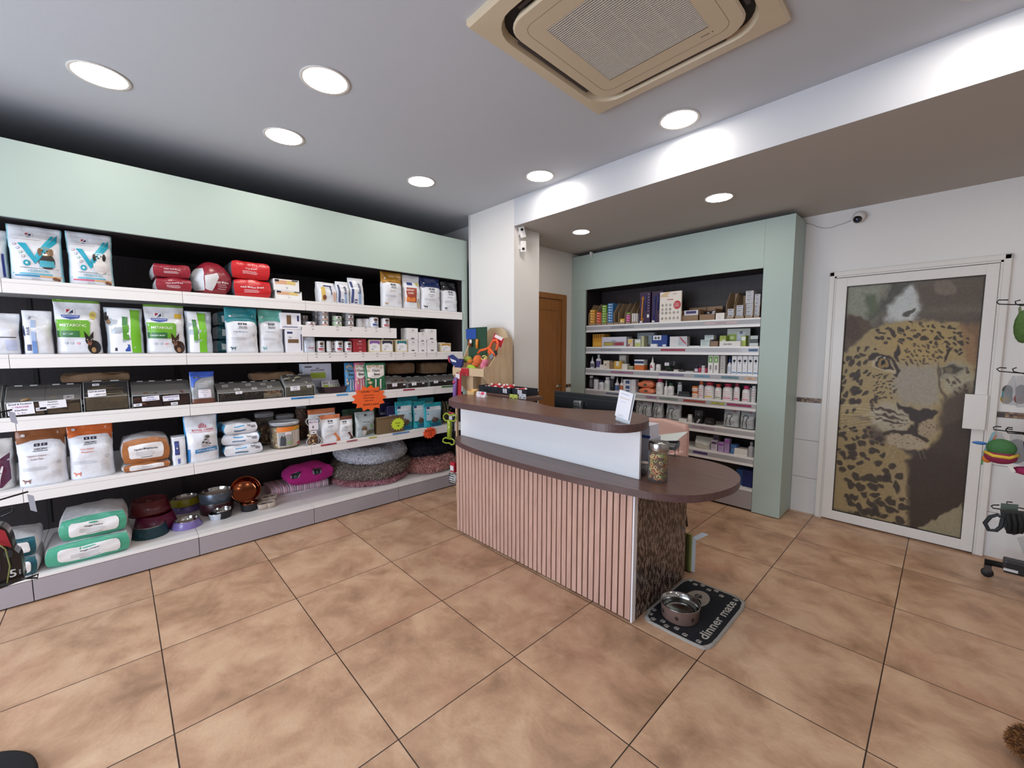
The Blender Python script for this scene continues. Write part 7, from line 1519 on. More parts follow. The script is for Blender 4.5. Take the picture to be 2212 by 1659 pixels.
V, F, W = glyphs('dinner mate'); L_ = .43; sc_ = .048; m.add([(.118 - b * sc_, a * L_ / W, .0092) for a, b in V], F, ink('#b4b0a8')); m.build('woven_top', t)
q = on(1475, 1345, z=.012); t = empty('water_bowl', (-.905, 2.115, .0105)); tag(t, 'stainless steel water bowl with dark paw prints standing on the mat', 'pet bowl'); r_ = .098; hb = .075; OB = pm('#94786e', .32, .4, .05)
p = Pack(2 * r_, hb, 2 * r_).lathe([(.92, 0), (.95, .05), (1.0, .94), (1.02, 1.0)], OB, 40, .5, top=False)
for u in (.30, .58, .85, .08): p.paw(u, .48, .045, .22, '#2a1c1c')
p.m.build('outer_bowl', t)
MB().lathe([(r_ * 1.02, hb), (r_ * 1.035, hb + .003), (r_ * .99, hb + .003), (r_ * .95, hb * .5), (r_ * .9, .018), (r_ * .75, .008), (0, .008)], STEEL, seg=40, cap0=False).build('steel_inner', t)
wm, nt, b = nodes('water'); b.inputs['Base Color'].default_value = (.85, .9, .9, 1); b.inputs['Roughness'].default_value = .02; b.inputs['Transmission Weight'].default_value = 1.0; b.inputs['IOR'].default_value = 1.33
MB().lathe([(r_ * .925, hb * .42), (0, hb * .42)], wm, seg=40, cap0=False, smooth=False).build('water', t)
# plush at the bottom right corner
q = on(2200, 1598, z=.05); t = empty('plush_toy', (q[0] + .06, q[1] - .02, 0)); tag(t, 'fluffy brown toy with a pale blue centre at the bottom right corner', 'plush toy'); m = MB(); FB = fabrics('#5e3a1c', '#7c4e26', '#4a2c16', '#8f6232')
m.sphere((0, 0, .055), .085, FB[0], 1, 1, .64, 20, 12); m.build('body', t)
def pf(r):
    a = r.uniform(0, 6.28); ph = r.uniform(.0, 1.9); p_ = Vector((math.sin(ph) * math.cos(a), math.sin(ph) * math.sin(a), math.cos(ph))); return (p_.x * .085, p_.y * .085, .055 + p_.z * .054), p_
fur('fur', t, pf, 3000, .02, FB[1:], .5, 2, .002); MB().sphere((.0, -.012, .075), .05, pm('#a9c2e4', .8, 0, .1, 90, .5, 160), 1, 1, .75).build('blue_patch', t)

# ================================================================ right cabinet, top shelf
def nm(k): return ['first', 'second', 'third', 'fourth', 'fifth', 'sixth', 'seventh', 'eighth', 'ninth'][k]
KR = card('#9a8468')
def divider(u1, u2, vt, label, fill=None, fv=None, n=0, d=.22, off=.01):
    g = Rt(1, u1, u2, vt, off, d); w, h = g['w'], g['h']; t = empty('cardboard_divider', g['loc']); tag(t, label, 'cardboard box', 'kraft cardboard dividers on the cabinet top shelf'); m = MB()
    for x in (-w / 2, w / 2 - .003): 
        V = [(x, -d / 2, 0), (x, d / 2, 0), (x, d / 2, h), (x, -d * .05, h), (x, -d / 2, h * .55)]; m.add(V + [(a + .003, b, c) for a, b, c in V], [[4, 3, 2, 1, 0], [5, 6, 7, 8, 9]] + [[k, (k + 1) % 5, (k + 1) % 5 + 5, k + 5] for k in range(5)], KR)
    m.box(-w / 2, d / 2 - .003, 0, w / 2, d / 2, h, KR).box(-w / 2, -d / 2, 0, w / 2, d / 2, .004, KR).box(-w / 2, -d / 2, 0, w / 2, -d / 2 + .003, h * .06 + .008, KR); m.build('divider_walls', t); return g
def medstack(u1, u2, vtop, n, c, label, off=.022, row=1, white=False, d=.10, base=None, group='small medicine boxes in stacks', lines_=True):
    g = Rt(row, u1, u2, vtop, off, d, base=base); H_ = g['h'] / n; p = Pack(g['w'] * .96, H_ * .96, d).box(card(c), .0006)
    if white: p.r(.08, .1, .92, .9, '#8d8f96', 1, .0006); p.r(.14, .3, .86, .7, '#c4c4c8', 1, .001); p.lines(.2, .8, .55, 1, .1, '#5a5c64', .12, .0016)
    elif lines_: p.e(.35, .55, .18, .18, '#f0ecd8', 8, .0006); p.r(.6, .3, .9, .42, '#f0ecd8', 1, .0006)
    o0 = None; on_ = ['bottom', 'second from bottom', 'third from bottom', 'fourth from bottom', 'fifth from bottom', 'sixth from bottom', 'seventh from bottom', 'eighth from bottom']
    for k in range(n):
        lb = (on_[k] if k < n - 1 or n == 1 else 'top') + ' ' + label if n > 1 else label; loc = (g['loc'][0], g['loc'][1], g['loc'][2] + .004 + H_ * k)
        o0 = p.done('medicine_box', loc, 0, lb, 'medicine box', group) if k == 0 else (clone(o0, loc, lb) and o0)
divider(1271, 1287, 657, 'kraft divider around the orange boxes'); medstack(1274, 1285, 670, 6, '#d8962c', 'orange box of the stack in the leftmost kraft divider')
divider(1287, 1299, 658, 'kraft divider around the red boxes'); medstack(1288, 1298, 675, 5, '#cf4a2e', 'red box of the stack beside the orange stack')
divider(1299, 1311, 657, 'kraft divider around the green boxes'); medstack(1300, 1310, 660, 8, '#6e9c34', 'green box of the stack between red and blue stacks')
divider(1311, 1326, 654, 'kraft divider around the blue boxes'); medstack(1312, 1324, 656, 8, '#3f78ac', 'blue box of the tallest coloured stack')
divider(1326, 1336, 656, 'empty kraft divider right of the blue stack'); divider(1336, 1350, 654, 'kraft divider with one yellow box'); medstack(1339, 1349, 689, 1, '#d8a83c', 'single yellow box in a kraft divider')
divider(1351, 1362, 653, 'kraft divider around the pink and green boxes'); medstack(1352, 1361, 680, 4, '#b83c84', 'magenta box of the stack under one green box'); g = Rt(1, 1352, 1361, 670, .022, .10, base=z_at(680, x_at(1356, YF + .03, 1.75), YF + .03) + .006); g['h'] = .016; carton(g, 'medicine_box', 'single green box on top of the magenta stack', '#78a84a', cat='medicine box')
divider(1363, 1376, 649, 'tall kraft divider left of the purple box')
for k in range(3): g = Rt(1, 1365 + 4.5 * k, 1368 + 4.5 * k, 677, .012, .12); carton(g, 'booklet', nm(k) + ' thin white booklet standing left of the purple box', '#ddd8d4', group='thin white booklets', cat='booklet')
def leash_box(u1, u2, vt, c, label, off=.02):
    g = Rt(1, u1, u2, vt, off, .14); p = P_(g).box(card('#321a3e'), .001); p.m.tube([p.S(.22, .12, .004), p.S(.26, .3, .006), p.S(.28, .55, .006), p.S(.32, .75, .006)], .006, plast(c), 6); p.m.tube([p.S(.32 + .08 * math.cos(a), .80 + .05 * math.sin(a), .005) for a in np.arange(0, 6.3, .7)], .004, plast(c), 5, True); p.m.tube([p.S(.3 + .08 * math.cos(a), .12 + .05 * math.sin(a), .005) for a in np.arange(0, 6.3, .7)], .004, plast(c), 5, True)
    p.m.tube([p.S(.58, .4, .004), p.S(.6, .8, .005), p.S(.56, .9, .005)], .006, plast('#2a3a7c'), 6)
    for k in range(7): p.e(.84, .92 - .09 * k, .03, .014, '#c4bccc')
    p.r(.72, .18, .92, .28, '#dcd8d8'); p.r(.06, .02, .3, .08, '#dcd8d8'); return fin(p, g, 'leash_box', label, 'box', 'dark purple leash boxes')
leash_box(1381, 1404, 631, '#e0922c', 'purple box with an orange leash picture on the cabinet top shelf'); leash_box(1407, 1431, 629, '#2a3a7c', 'purple box with a blue leash picture behind the white tag display')
g = Rt(1, 1424, 1471, 629, -.004, .02); g['h'] *= .985; p = P_(g).box(card('#e4dcd0'), .001); p.t('RedDingo', .5, .74, .05, '#a83038', .62); p.t('catalogue', .7, .92, .035, '#8a4a48', .4); p.poly([(.0, .88), (.3, 1.0), (.5, 1.0), (.35, .88), (.45, .84), (.1, .84)], '#d4b890'); p.e(.82, .55, .17, .14, '#b8323a'); p.lines(.7, .95, .6, 4, .035, '#e4c4c0', .01, .003)
for r_ in range(4):
    for k in range(5 if r_ > 1 else 3 if r_ == 0 else 3): p.e(.14 + .18 * k, (.56, .42, .30, .12)[r_], .05, .035, ('#5a5450', '#8a7a6c', '#6c7468', '#4a4a50', '#a07a5a')[(k + r_) % 5]); p.e(.14 + .18 * k, (.56, .42, .30, .12)[r_], .025, .018, '#d4ccc0', o=.003); p.e(.14 + .18 * k, (.56, .42, .30, .12)[r_] + .05, .012, .01, '#5a5450')
o = fin(p, g, 'tag_display_board', 'white pet tag display board with a red circle leaning on the top shelf', 'display board')
def opentray(row, u1, u2, vt, label, fillfn, c='#8a6c50', off=.03, d=.18, seed=1, group=None):
    g = Rt(row, u1, u2, vt, off, d); w, h = g['w'], g['h']; t = empty('cardboard_tray', g['loc']); tag(t, label, 'tray', group); m = MB(); K = card(c)
    m.box(-w / 2, -d / 2, 0, w / 2, d / 2, .003, K).box(-w / 2, -d / 2, 0, w / 2, -d / 2 + .003, h * .4, K).box(-w / 2, d / 2 - .003, 0, w / 2, d / 2, h, K)
    for x in (-w / 2, w / 2 - .003): m.box(x, -d / 2, 0, x + .003, d / 2, h * .75, K)
    m.build('tray_body', t); f = MB(); fillfn(f, w, h, d, random.Random(seed)); f.build('contents', t); return g
def fsyr(f, w, h, d, r):
    f.box(-w * .40, -d * .35, .004, w * .40, d * .3, h * .75, card('#dcd8dc')); f.box(-w * .28, -d * .36, h * .52, w * .30, -d * .352, h * .7, ink('#3a2c60')); f.box(-w * .2, -d * .36, h * .15, w * .2, -d * .352, h * .4, ink('#b8b0c4'))
def fballs(f, w, h, d, r):
    for k in range(16): f.sphere((r.uniform(-.38, .38) * w, r.uniform(-.3, .2) * d, h * r.uniform(.3, .7)), .014, pm(r.choice(('#dcdad8', '#2a2a2c', '#c8c8cc')), .3), 1.4, 1, .7, 8, 5)
opentray(1, 1471, 1509, 662, 'cardboard tray holding a white and purple box on the top shelf', fsyr); opentray(1, 1510, 1545, 659, 'cardboard tray full of black and white bits on the top shelf', fballs)
g = Rt(1, 1546, 1565, 676, .01, .06); carton(g, 'carton', 'small white square box beside the cardboard trays on the top shelf', '#e2dcd4', lambda p: (p.e(.4, .6, .04, .05, '#b09a8a'), p.e(.65, .6, .04, .05, '#b09a8a'), p.lines(.3, .7, .3, 2, .12, '#a8a09a', .03)))
for (u1, u2, vt, lb) in ((1568, 1586, 630, 'leftmost tall kraft divider on the right half of the top shelf'), (1587, 1608, 634, 'kraft divider behind the three-box stack'), (1609, 1627, 632, 'kraft divider behind the tallest white stack'), (1628, 1641, 640, 'kraft divider at the right end of the top shelf')): divider(u1, u2, vt, lb, d=.2)
medstack(1571, 1586, 668, 2, '#dcdade', 'grey-labelled white box of the two-box stack', white=True); medstack(1590, 1605, 660, 3, '#dcdade', 'grey-labelled white box of the three-box stack', white=True)
medstack(1609, 1626, 629, 7, '#dcdade', 'grey-labelled white box of the seven-box stack', white=True); medstack(1629, 1641, 636, 6, '#dcdade', 'grey-labelled white box of the six-box stack at the end', white=True)

# second shelf
def bx(row, u1, u2, vt, c, label, pr=None, off=.02, d=.08, base=None, turn=0., group=None, k=.97, lift=0): g = Rt(row, u1, u2, vt, off, d, base=base, k=k); carton(g, 'medicine_box', label, c, pr, group=group, cat='medicine box', turn=turn); return g
def ln(c='#8a8c94', top=None, tc='#3a5a9c'):
    def f(p):
        if top: p.r(.08, .68, .92, .9, top)
        p.lines(.14, .86, .55, 3, .14, c, .04)
    return f
g = Rt(2, 1280, 1305, 722, .04, .12); p = P_(g).box(card('#c88f2c'), .001)
for k in range(5): p.poly([(.08 + .19 * k, .95), (.20 + .19 * k, .95), (.14 + .19 * k, .62)], '#7a4c1c')
p.r(.1, .08, .9, .4, '#d8a23c'); fin(p, g, 'medicine_box', 'yellow box with brown spikes at the left end of the second cabinet shelf', 'medicine box')
g = Rt(2, 1300, 1353, 728, .015, .12); p = P_(g).box(card('#c9c6cc'), .001, top=card('#b4b4c0')); p.r(.08, .12, .92, .5, '#8a7a6c'); p.r(.1, .16, .45, .42, '#b0a04c', o=.002); p.r(.55, .16, .9, .42, '#a0384c', o=.002); p.r(.0, .55, 1., .95, '#c8c6d4', o=.002); p.r(.4, .58, .6, .62, '#2a2a30', o=.003); fin(p, g, 'display_carton', 'wide grey display carton with coloured blisters on the second cabinet shelf', 'box')
bx(2, 1356, 1367, 732, '#c8b8ac', 'small beige box with a yellow and red front right of the grey carton', lambda p: (p.r(.15, .5, .85, .9, '#d8b860'), p.r(.1, .1, .4, .35, '#8a3a30')))
bx(2, 1371, 1384, 733, '#c8ccc4', 'white and green box on the second cabinet shelf', lambda p: (p.r(.05, .05, .95, .5, '#b0b86c'), p.r(.2, .65, .8, .8, '#e8e8e4')))
bx(2, 1385, 1391, 726, '#b4b48c', 'narrow olive box between the green box and the glass box', None); g = Rt(2, 1376, 1412, 719, .11, .06); p = P_(g).box(clear('blister', (.5, .54, .56), .3), .001); p.r(.1, .2, .9, .8, '#8a9498'); fin(p, g, 'blister_pack', 'large clear grey blister pack at the back of second cabinet shelf', 'blister pack')
g = Rt(2, 1408, 1441, 724, .03, .10); p = P_(g).box(card('#1e3c84'), .001); p.r(.08, .58, .62, .98, '#dcdce0'); p.e(.25, .76, .08, .12, '#5a5c68', o=.002); p.e(.45, .76, .08, .12, '#5a5c68', o=.002); p.r(.72, .04, .95, .2, '#d4d8e0', o=.002); fin(p, g, 'medicine_box', 'royal blue box with a white label on the second cabinet shelf', 'medicine box')
bx(2, 1405, 1419, 743, '#e0e0e0', 'tiny white box lying in front of the royal blue box', None, .0, .04)
g = Rt(2, 1446, 1482, 727, .02, .10); p = P_(g).box(card('#cfcccc'), .001); p.r(.5, .1, .98, .95, '#b4b6bc'); p.poly([(.62, .95), (.95, .4), (.95, .2), (.75, .5), (.55, .95)], '#a83a44', .002); p.lines(.54, .8, .6, 5, .1, '#8a8c94', .02, .002); fin(p, g, 'medicine_box', 'white and grey box with a dark red diagonal band on the second shelf', 'medicine box', None, .12)
bx(2, 1488, 1511, 747, '#dcdcdc', 'flat white box lying low on the second cabinet shelf', None, .01, .06)
g = bx(2, 1513, 1533, 734, '#c4ccca', 'lower grey-green box of the pair on the second cabinet shelf', ln('#8a9c9c', '#9ab0ac')); bx(2, 1522, 1542, 724, '#c4ccca', 'upper grey-green box of the pair on the second cabinet shelf', ln('#8a9c9c', '#9ab0ac'), .05, .08, base=RR[2] + g['h'] + .001)
bx(2, 1535, 1551, 737, '#8a6c54', 'brown box right of the grey-green pair', None, .04)
g = Rt(2, 1570, 1620, 708, .12, .02); p = P_(g).box(card('#b8bcb4'), .001); p.r(.05, .02, .42, .7, '#8aa02c'); p.e(.22, .5, .1, .1, '#c4d48a', o=.002); p.r(.45, .1, .8, .8, '#c4c8d0', o=.002); p.r(.56, .7, .68, .86, '#5a6070', o=.003); fin(p, g, 'display_card', 'large green and grey display card behind boxes on the second cabinet shelf', 'display card')
bx(2, 1554, 1568, 725, '#9aa84c', 'green box at the left of the green display card', lambda p: p.r(.4, .1, .95, .6, '#c4ccc0'), .05); bx(2, 1601, 1611, 725, '#a8b854', 'small green box in front of the green display card', lambda p: p.r(.1, .55, .9, .9, '#e0e4dc'), .05)
g = Rt(2, 1554, 1600, 737, .008, .08); p = P_(g).box(card('#ddd9d2'), .001); p.t('SALVIKS', .4, .45, .3, '#6a6864', .4); fin(p, g, 'display_tray', 'low white display tray with grey lettering on the second cabinet shelf', 'tray')
for k in range(3): bx(2, 1619 + k, 1638, 741 - 8 * k, '#4a5452' if k % 2 else '#c8ccca', ['bottom', 'middle', 'top'][k] + ' flat box of the dark and white stack at the right end, second shelf', None, .02 + .015 * k, .08, base=RR[2] + .032 * k)

# bottles
BOT = [(.92, 0), (1, .03), (1, .60), (.94, .66), (.5, .72), (.42, .74), (.42, .78), (.5, .781), (.5, .97), (.42, 1)]
SPR = [(.92, 0), (1, .03), (1, .48), (.7, .58), (.42, .62), (.42, .66), (.46, .661), (.34, .8), (.16, .86), (.12, 1)]
PILL = [(.94, 0), (1, .03), (1, .68), (.9, .74), (.62, .77), (.62, .80), (.70, .801), (.70, .98), (.64, 1)]
TUBE = [(.94, 0), (1, .02), (1, .80), (.96, .82), (.96, .83), (.9, .831), (.9, .98), (.84, 1)]
JAR = [(.94, 0), (1, .03), (1, .66), (.92, .7), (.92, .72), (1, .721), (1, .97), (.94, 1)]
CUT = {id(BOT): .7805, id(SPR): .6605, id(PILL): .8005, id(TUBE): .8305, id(JAR): .7205}
def bottle(row, u1, u2, vt, prof, body, cap, label, pr=None, off=.015, name='medicine_bottle', rough=.35, group=None, base=None, sy=1.):
    g = Rt(row, u1, u2, vt, off, None, base=base); g['d'] = g['w']; g['loc'] = (g['loc'][0], YF + .012 + off + g['w'] * sy / 2, g['loc'][2]); cut = CUT[id(prof)]
    prof2 = [q for q in prof if q[1] < cut]; q0 = prof2[-1]; pr3 = prof2 + [q for q in prof if q[1] >= cut]
    p = P_(g); R = g['w'] / 2; p.m.lathe([(a * R, b * g['h']) for a, b in prof2], pm(body, rough), seg=20, sy=sy); p.m.lathe([(a * R, b * g['h']) for a, b in prof if b >= cut], pm(cap, .4), seg=20, sy=sy)
    p2 = P_(g); lab = MB.__new__(MB); 
    def S(u, v, o=.0008):
        z = v * g['h']; r_ = R
        for (a0, b0), (a1, b1) in zip(prof, prof[1:]):
            if b0 <= v <= b1 and b1 > b0: r_ = (a0 + (a1 - a0) * (v - b0) / (b1 - b0)) * R; break
        a = -math.pi / 2 + (u - .5) * math.pi; return ((r_ + o) * math.cos(a), (r_ + o) * sy * math.sin(a), z)
    p.S = S
    if pr: pr(p)
    return fin(p, g, name, label, 'bottle', group)
def lb(c, lc='#5a5c68', v0=.1, v1=.55, acc=None):
    def f(p):
        p.r(.12, v0, .88, v1, c, 8); p.lines(.25, .75, v1 - .1, 3, (v1 - v0) * .24, lc, .02, .0016)
        if acc: p.r(.25, v0 + .04, .75, v0 + .12, acc, 6, .002)
    return f
# third shelf
bottle(3, 1273, 1281, 770, SPR, '#d8d8dc', '#d8d8dc', 'small white spray bottle at the left end of third cabinet shelf', lb('#4a4c5c', '#9a9ca8', .1, .4)); bottle(3, 1285, 1295, 766, BOT, '#dcdcdc', '#b8b8bc', 'white bottle with a purple label on the third cabinet shelf', lb('#4a3a7c', '#8a7ab0'))
bx(3, 1295, 1304, 788, '#dcd8d0', 'small white box between the purple-labelled bottle and the beige boxes', None, .01, .04); bx(3, 1303, 1316, 779, '#cfc4b0', 'beige box with a pale picture on the third cabinet shelf', lambda p: (p.r(.15, .1, .6, .9, '#e0d8c8'), p.e(.4, .5, .15, .18, '#9a8a78', o=.002))); bx(3, 1317, 1326, 782, '#8a6c4c', 'brown little box right of the beige picture box', None, .03)
g = Rt(3, 1326, 1342, 780, .005, .05); p = P_(g).box(clear('amber_holder', (.8, .5, .1), .55), .001); p.r(.15, .2, .85, .8, '#cfa23c'); p.r(.3, .4, .7, .95, '#d8d4c0', o=.002); fin(p, g, 'orange_holder', 'amber plastic holder with leaflets on the third cabinet shelf', 'holder')
g = bx(3, 1343, 1355, 786, '#d8d0c4', 'lower small beige box right of the amber holder', None, .02, .06); bx(3, 1337, 1352, 767, '#a8a49c', 'upper grey box standing behind the amber holder', ln('#d4d0c8', '#c4c0b8'), .09, .06, base=RR[3])
g = Rt(3, 1354, 1367, 792, .02, None); bottle(3, 1355, 1367, 791, JAR, '#8a8c6c', '#b4b490', 'low olive round tin on the third cabinet shelf', None, .02, 'round_tin')
g = bx(3, 1370, 1391, 789, '#c8682c', 'orange-brown box at the bottom under the navy box', None, .02, .08); bx(3, 1370, 1391, 777, '#dcdcdc', 'white and navy striped box on the orange-brown box', lambda p: (p.r(0, .3, 1, .75, '#26365c'),), .02, .08, base=RR[3] + g['h'] + .001)
bottle(3, 1402, 1412, 771, SPR, '#e4e2e0', '#e4e2e0', 'white nozzle bottle with a red triangle in the middle of third shelf', lambda p: p.poly([(.3, .2), (.5, .45), (.7, .2)], '#b83c4c')); bottle(3, 1415, 1425, 787, TUBE, '#e0dedc', '#e0dedc', 'short white canister beside the nozzle bottle', lb('#d8d4d0', '#8a8a90'))
g = Rt(3, 1432, 1453, 781, .02, None); g['d'] = g['w']; t = empty('clear_cup', (g['loc'][0], YF + .03 + g['w'] / 2, g['loc'][2])); tag(t, 'clear tapered cup with dark green contents on the third shelf', 'cup'); MB().lathe([(g['w'] * .38, 0), (g['w'] * .5, g['h'])], CLR, seg=20, cap1=False).build('cup_body', t); MB().lathe([(g['w'] * .36, .003), (g['w'] * .42, g['h'] * .55), (0, g['h'] * .58)], pm('#1c3a2a', .4), seg=18).build('contents', t); p = MB(); note(p, lambda a, b, o: (a, -g['w'] * .47 - o, b), -.01, g['h'] * .72, g['w'] * .45, g['h'] * .3, ['2€']); p.build('paper_label', t)
m = MB(); g = Rt(3, 1455, 1479, 790, .01, .05); r = random.Random(5)
m.box(-g['w'] / 2, -.02, 0, -g['w'] * .1, .02, .010, card('#d8d4d0')); m.box(-g['w'] / 2, -.02, .012, -g['w'] * .12, .02, .020, card('#c8c4c0')); m.sphere((g['w'] * .15, 0, .012), .016, pm('#4c5054', .3), 1.6, 1, .7); tag(m.build('small_packs', None, g['loc']), 'little heap of white and dark grey packs on the third shelf', 'packs'); g = Rt(3, 1481, 1498, 800, .01, .04); g['h'] = .012; carton(g, 'sachet', 'single flat grey sachet lying right of the heap on third shelf', '#a8a8a8')
for k, (u, c) in enumerate(((1499, '#2c2c54'), (1507, '#b02444'), (1514, '#d8d0d4'), (1520, '#8a2434'))): bottle(3, u, u + 8, 790, JAR, c, '#2a2a3c' if k != 2 else '#d8d0d4', nm(k) + ' small jar from the left in the red and navy group', lb('#d8d0d4' if k % 2 == 0 else '#a83048', '#8a4a5a'), .02 + .012 * (k % 2), 'small_jar', group='red and navy jars')
for k in range(2): bx(3, 1529 + 12 * k, 1540 + 12 * k, 768, '#dedcd8', ['left', 'right'][k] + ' tall white box with a green top picture', lambda p: (p.r(.1, .6, .9, .95, '#6a9a44'), p.e(.5, .75, .1, .1, '#e4e8dc', o=.002), p.r(.35, .2, .7, .45, '#8a8480'), p.lines(.2, .8, .12, 1, .1, '#a8a4a0', .015)), .008, .06, group='white and green tall boxes')
bx(3, 1555, 1566, 768, '#b4b0ac', 'plain grey tall box between the green-topped and eye care boxes', ln('#8a8888'), .02, .06); bottle(3, 1570, 1579, 770, SPR, '#dcdce0', '#2c4c9c', 'slim white bottle with a blue nozzle beside the eye care boxes', lb('#d0d4dc', '#3a5a9c', .05, .45))
for k in range(5): bx(3, 1580 + 11.6 * k, 1591 + 11.6 * k, 769, '#dfdfe0', nm(k) + ' white eye care box from the left', lambda p: (p.e(.5, .73, .30, .07, '#3a4044'), p.e(.52, .73, .12, .05, '#a8b4b8', o=.002), p.e(.5, .60, .05, .05, '#3a4044'), p.r(.1, .06, .9, .12, '#4a78b0'), p.lines(.2, .8, .3, 1, .1, '#b4b4b8', .015)), .008, .06, group='row of white eye care boxes', k=.95)

# fourth shelf
for a in ((4, 1271, 1279, 812, TUBE, '#2c2e34', '#c8c8cc', 'dark grey canister at the left end of the fourth cabinet shelf', lb('#5a5c62', '#b4b4b8', .15, .7)), (4, 1280, 1290, 815, TUBE, '#dcdade', '#26262c', 'white can with black spots near the left end, fourth shelf', lb('#dcdade', '#3a3a44', .1, .7)), (4, 1291, 1302, 821, PILL, '#dededf', '#26345c', 'white pill bottle with navy cap, fourth cabinet shelf', lb('#d4d4d8', '#5a5c68')), (4, 1303, 1315, 815, PILL, '#dededf', '#d8d8dc', 'large white pill bottle with white cap, fourth shelf', lb('#cfd4cf', '#5a7a6c')), (4, 1316, 1325, 811, TUBE, '#1e2026', '#c8c8cc', 'black canister with a pale cap on the fourth shelf', lb('#16181c', '#8a8a90', .1, .7)), (4, 1326, 1335, 815, SPR, '#d8d8dc', '#c8c8cc', 'spray bottle with a blue label on the fourth shelf', lb('#3c5484', '#9aa8c8', .05, .42)), (4, 1337, 1345, 815, SPR, '#d8d4d0', '#b8b8bc', 'spray bottle with an orange-brown label on the fourth shelf', lb('#b05c34', '#d8a888', .05, .42)),
          (4, 1414, 1430, 815, PILL, '#e0dede', '#a82c54', 'big white bottle with a raspberry red cap, centre of fourth shelf', lb('#dcdcd8', '#7a7c80')), (4, 1433, 1441, 822, SPR, '#e0dede', '#e0dede', 'white dropper bottle beside the raspberry-capped one', None), (4, 1440, 1453, 828, PILL, '#dededf', '#2c5a34', 'white pill bottle with a dark green cap', lb('#dadadd', '#8a4a54')), (4, 1462, 1471, 826, TUBE, '#c4c8cc', '#8a9498', 'grey and white canister left of the dark flat boxes', lb('#b4bcc4', '#4a4c54', .1, .7)),
          (4, 1507, 1518, 823, PILL, '#dedada', '#c4603c', 'white bottle with a salmon cap beside the orange jars', lb('#dcd4d4', '#c85a6a', .05, .6, '#d8a0a8')), (4, 1518, 1540, 826, PILL, '#e2e0de', '#a8283c', 'large white bottle with red cap and yellow print', lb('#e2e0de', '#c8324c', .05, .6, '#d8b44c')), (4, 1542, 1556, 830, PILL, '#e2e0de', '#b8402c', 'small white bottle with an orange-red cap between two large ones', lb('#e2e0de', '#b8485a', .05, .6, '#8aa070')),
          (4, 1558, 1580, 829, PILL, '#e2e0de', '#a8284c', 'large white bottle with red cap and pink print', lb('#e2e0de', '#c8324c', .05, .6, '#e08aa4')), (4, 1583, 1596, 828, PILL, '#e2e0de', '#8a2c44', 'narrow white bottle with dark red cap and pink print', lb('#e2e0de', '#c8324c', .05, .6, '#d86a84')), (4, 1601, 1618, 834, PILL, '#e2e0de', '#c42c60', 'white bottle with magenta cap near the right end', lb('#e2e0de', '#c8324c', .05, .6, '#d88a9c'))):
    bottle(*a[:8], a[8])
bottle(4, 1617, 1624, 838, TUBE, '#d8d4d4', '#c8c4c4', 'narrow white canister tucked behind the magenta-capped bottle', None, .06); bottle(4, 1622, 1632, 834, TUBE, '#dcdada', '#e0e0e0', 'tall white canister at the right end of the fourth shelf', lb('#d4d0d0', '#8a2a3a', .2, .75), .02)
z = RR[4]
for k in range(3): g = bx(4, 1346, 1362, 842 - 11 * k, '#dcdade', ['bottom', 'middle', 'top'][k] + ' white box with a blue panel in the left stack of three', lambda p: p.r(.35, .2, .9, .8, '#3a5080'), .02, .07, base=z, group='white and blue boxes'); z += g['h'] + .0008
z = RR[4]
for k, hh in enumerate((843, 833, 820)): g = bx(4, 1363, 1373, hh, '#d8d6da', ['bottom', 'middle', 'top'][k] + ' plain white box in the narrow stack beside blue-panelled boxes', None, .03, .07, base=z, group='narrow plain white boxes'); z += g['h'] + .0008
def opuff(u1, u2, vt, base, label, sd): g = Rt(4, u1, u2, vt, .015, .12, base=base, k=.93); p = P_(g, sd).puff(film('#d97c56'), bulge=.5, r=.45, wr=1.4); p.e(.5, .45, .12, .18, '#5a5a50'); p.lines(.5, .85, .7, 2, .12, '#b85a3c', .03); fin(p, g, 'wipes_pack', label, 'wipes pack', 'orange wipes packs'); return g
g = opuff(1379, 1413, 839, None, 'lower orange wipes pack of the stack', 1); opuff(1377, 1412, 824, RR[4] + g['h'] * 1.1, 'upper orange wipes pack of the stack', 2)
g = bx(4, 1464, 1490, 851, '#3a3e44', 'lower dark grey flat box beside the grey canister', None, .01, .09); bx(4, 1466, 1489, 846, '#26282c', 'upper black flat box beside the grey canister', None, .012, .08, base=RR[4] + g['h'] + .001)
z = RR[4]
for k in range(2): bottle(4, 1493, 1506, 846 - 11.5 * k, JAR, '#e0d4c8', '#dc7a34', ['lower', 'upper'][k] + ' small jar with orange lid in the stacked pair', lb('#e0c4b0', '#b85a5a'), .01, 'small_jar', base=z, group='orange-lidded jars'); z = z_at(846, x_at(1500, YF + .02, z + .02), YF + .02) + .001
# fifth shelf
def vpouch(u1, u2, vt, label, off=.02, sd=1):
    g = Rt(5, u1, u2, vt, off, .08); p = P_(g, sd).bag(film('#b4b8ba'), flat=.008, wr=1.2, bottom=pm('#3a4a44', .4), botv=.05, waist=.02); q = [(.18, .1), (.2, .4), (.3, .58), (.22, .62), (.3, .74), (.48, .74), (.6, .66), (.5, .56), (.46, .4), (.5, .1)]
    pts = [p.S(a, b, .004) for a, b in q]; p.m.tube(pts, .0028, ink('#26282c'), 5); p.e(.68, .90, .12, .025, '#a83a44'); p.r(.35, .90, .55, .915, '#8a8c90', o=.003); p.lines(.6, .85, .3, 1, .1, '#4a4c54', .015, .003); return fin(p, g, 'silver_pouch', label, 'pouch', 'silver pouches with a dog outline')
vpouch(1371, 1388, 867, 'leftmost silver dog pouch on the fifth shelf', .03, 1); vpouch(1385, 1405, 869, 'second silver dog pouch on the fifth shelf', .012, 2); vpouch(1408, 1429, 870, 'third silver dog pouch on the fifth shelf', .012, 3); vpouch(1437, 1468, 874, 'wide silver dog pouch standing alone in the middle', .02, 4)
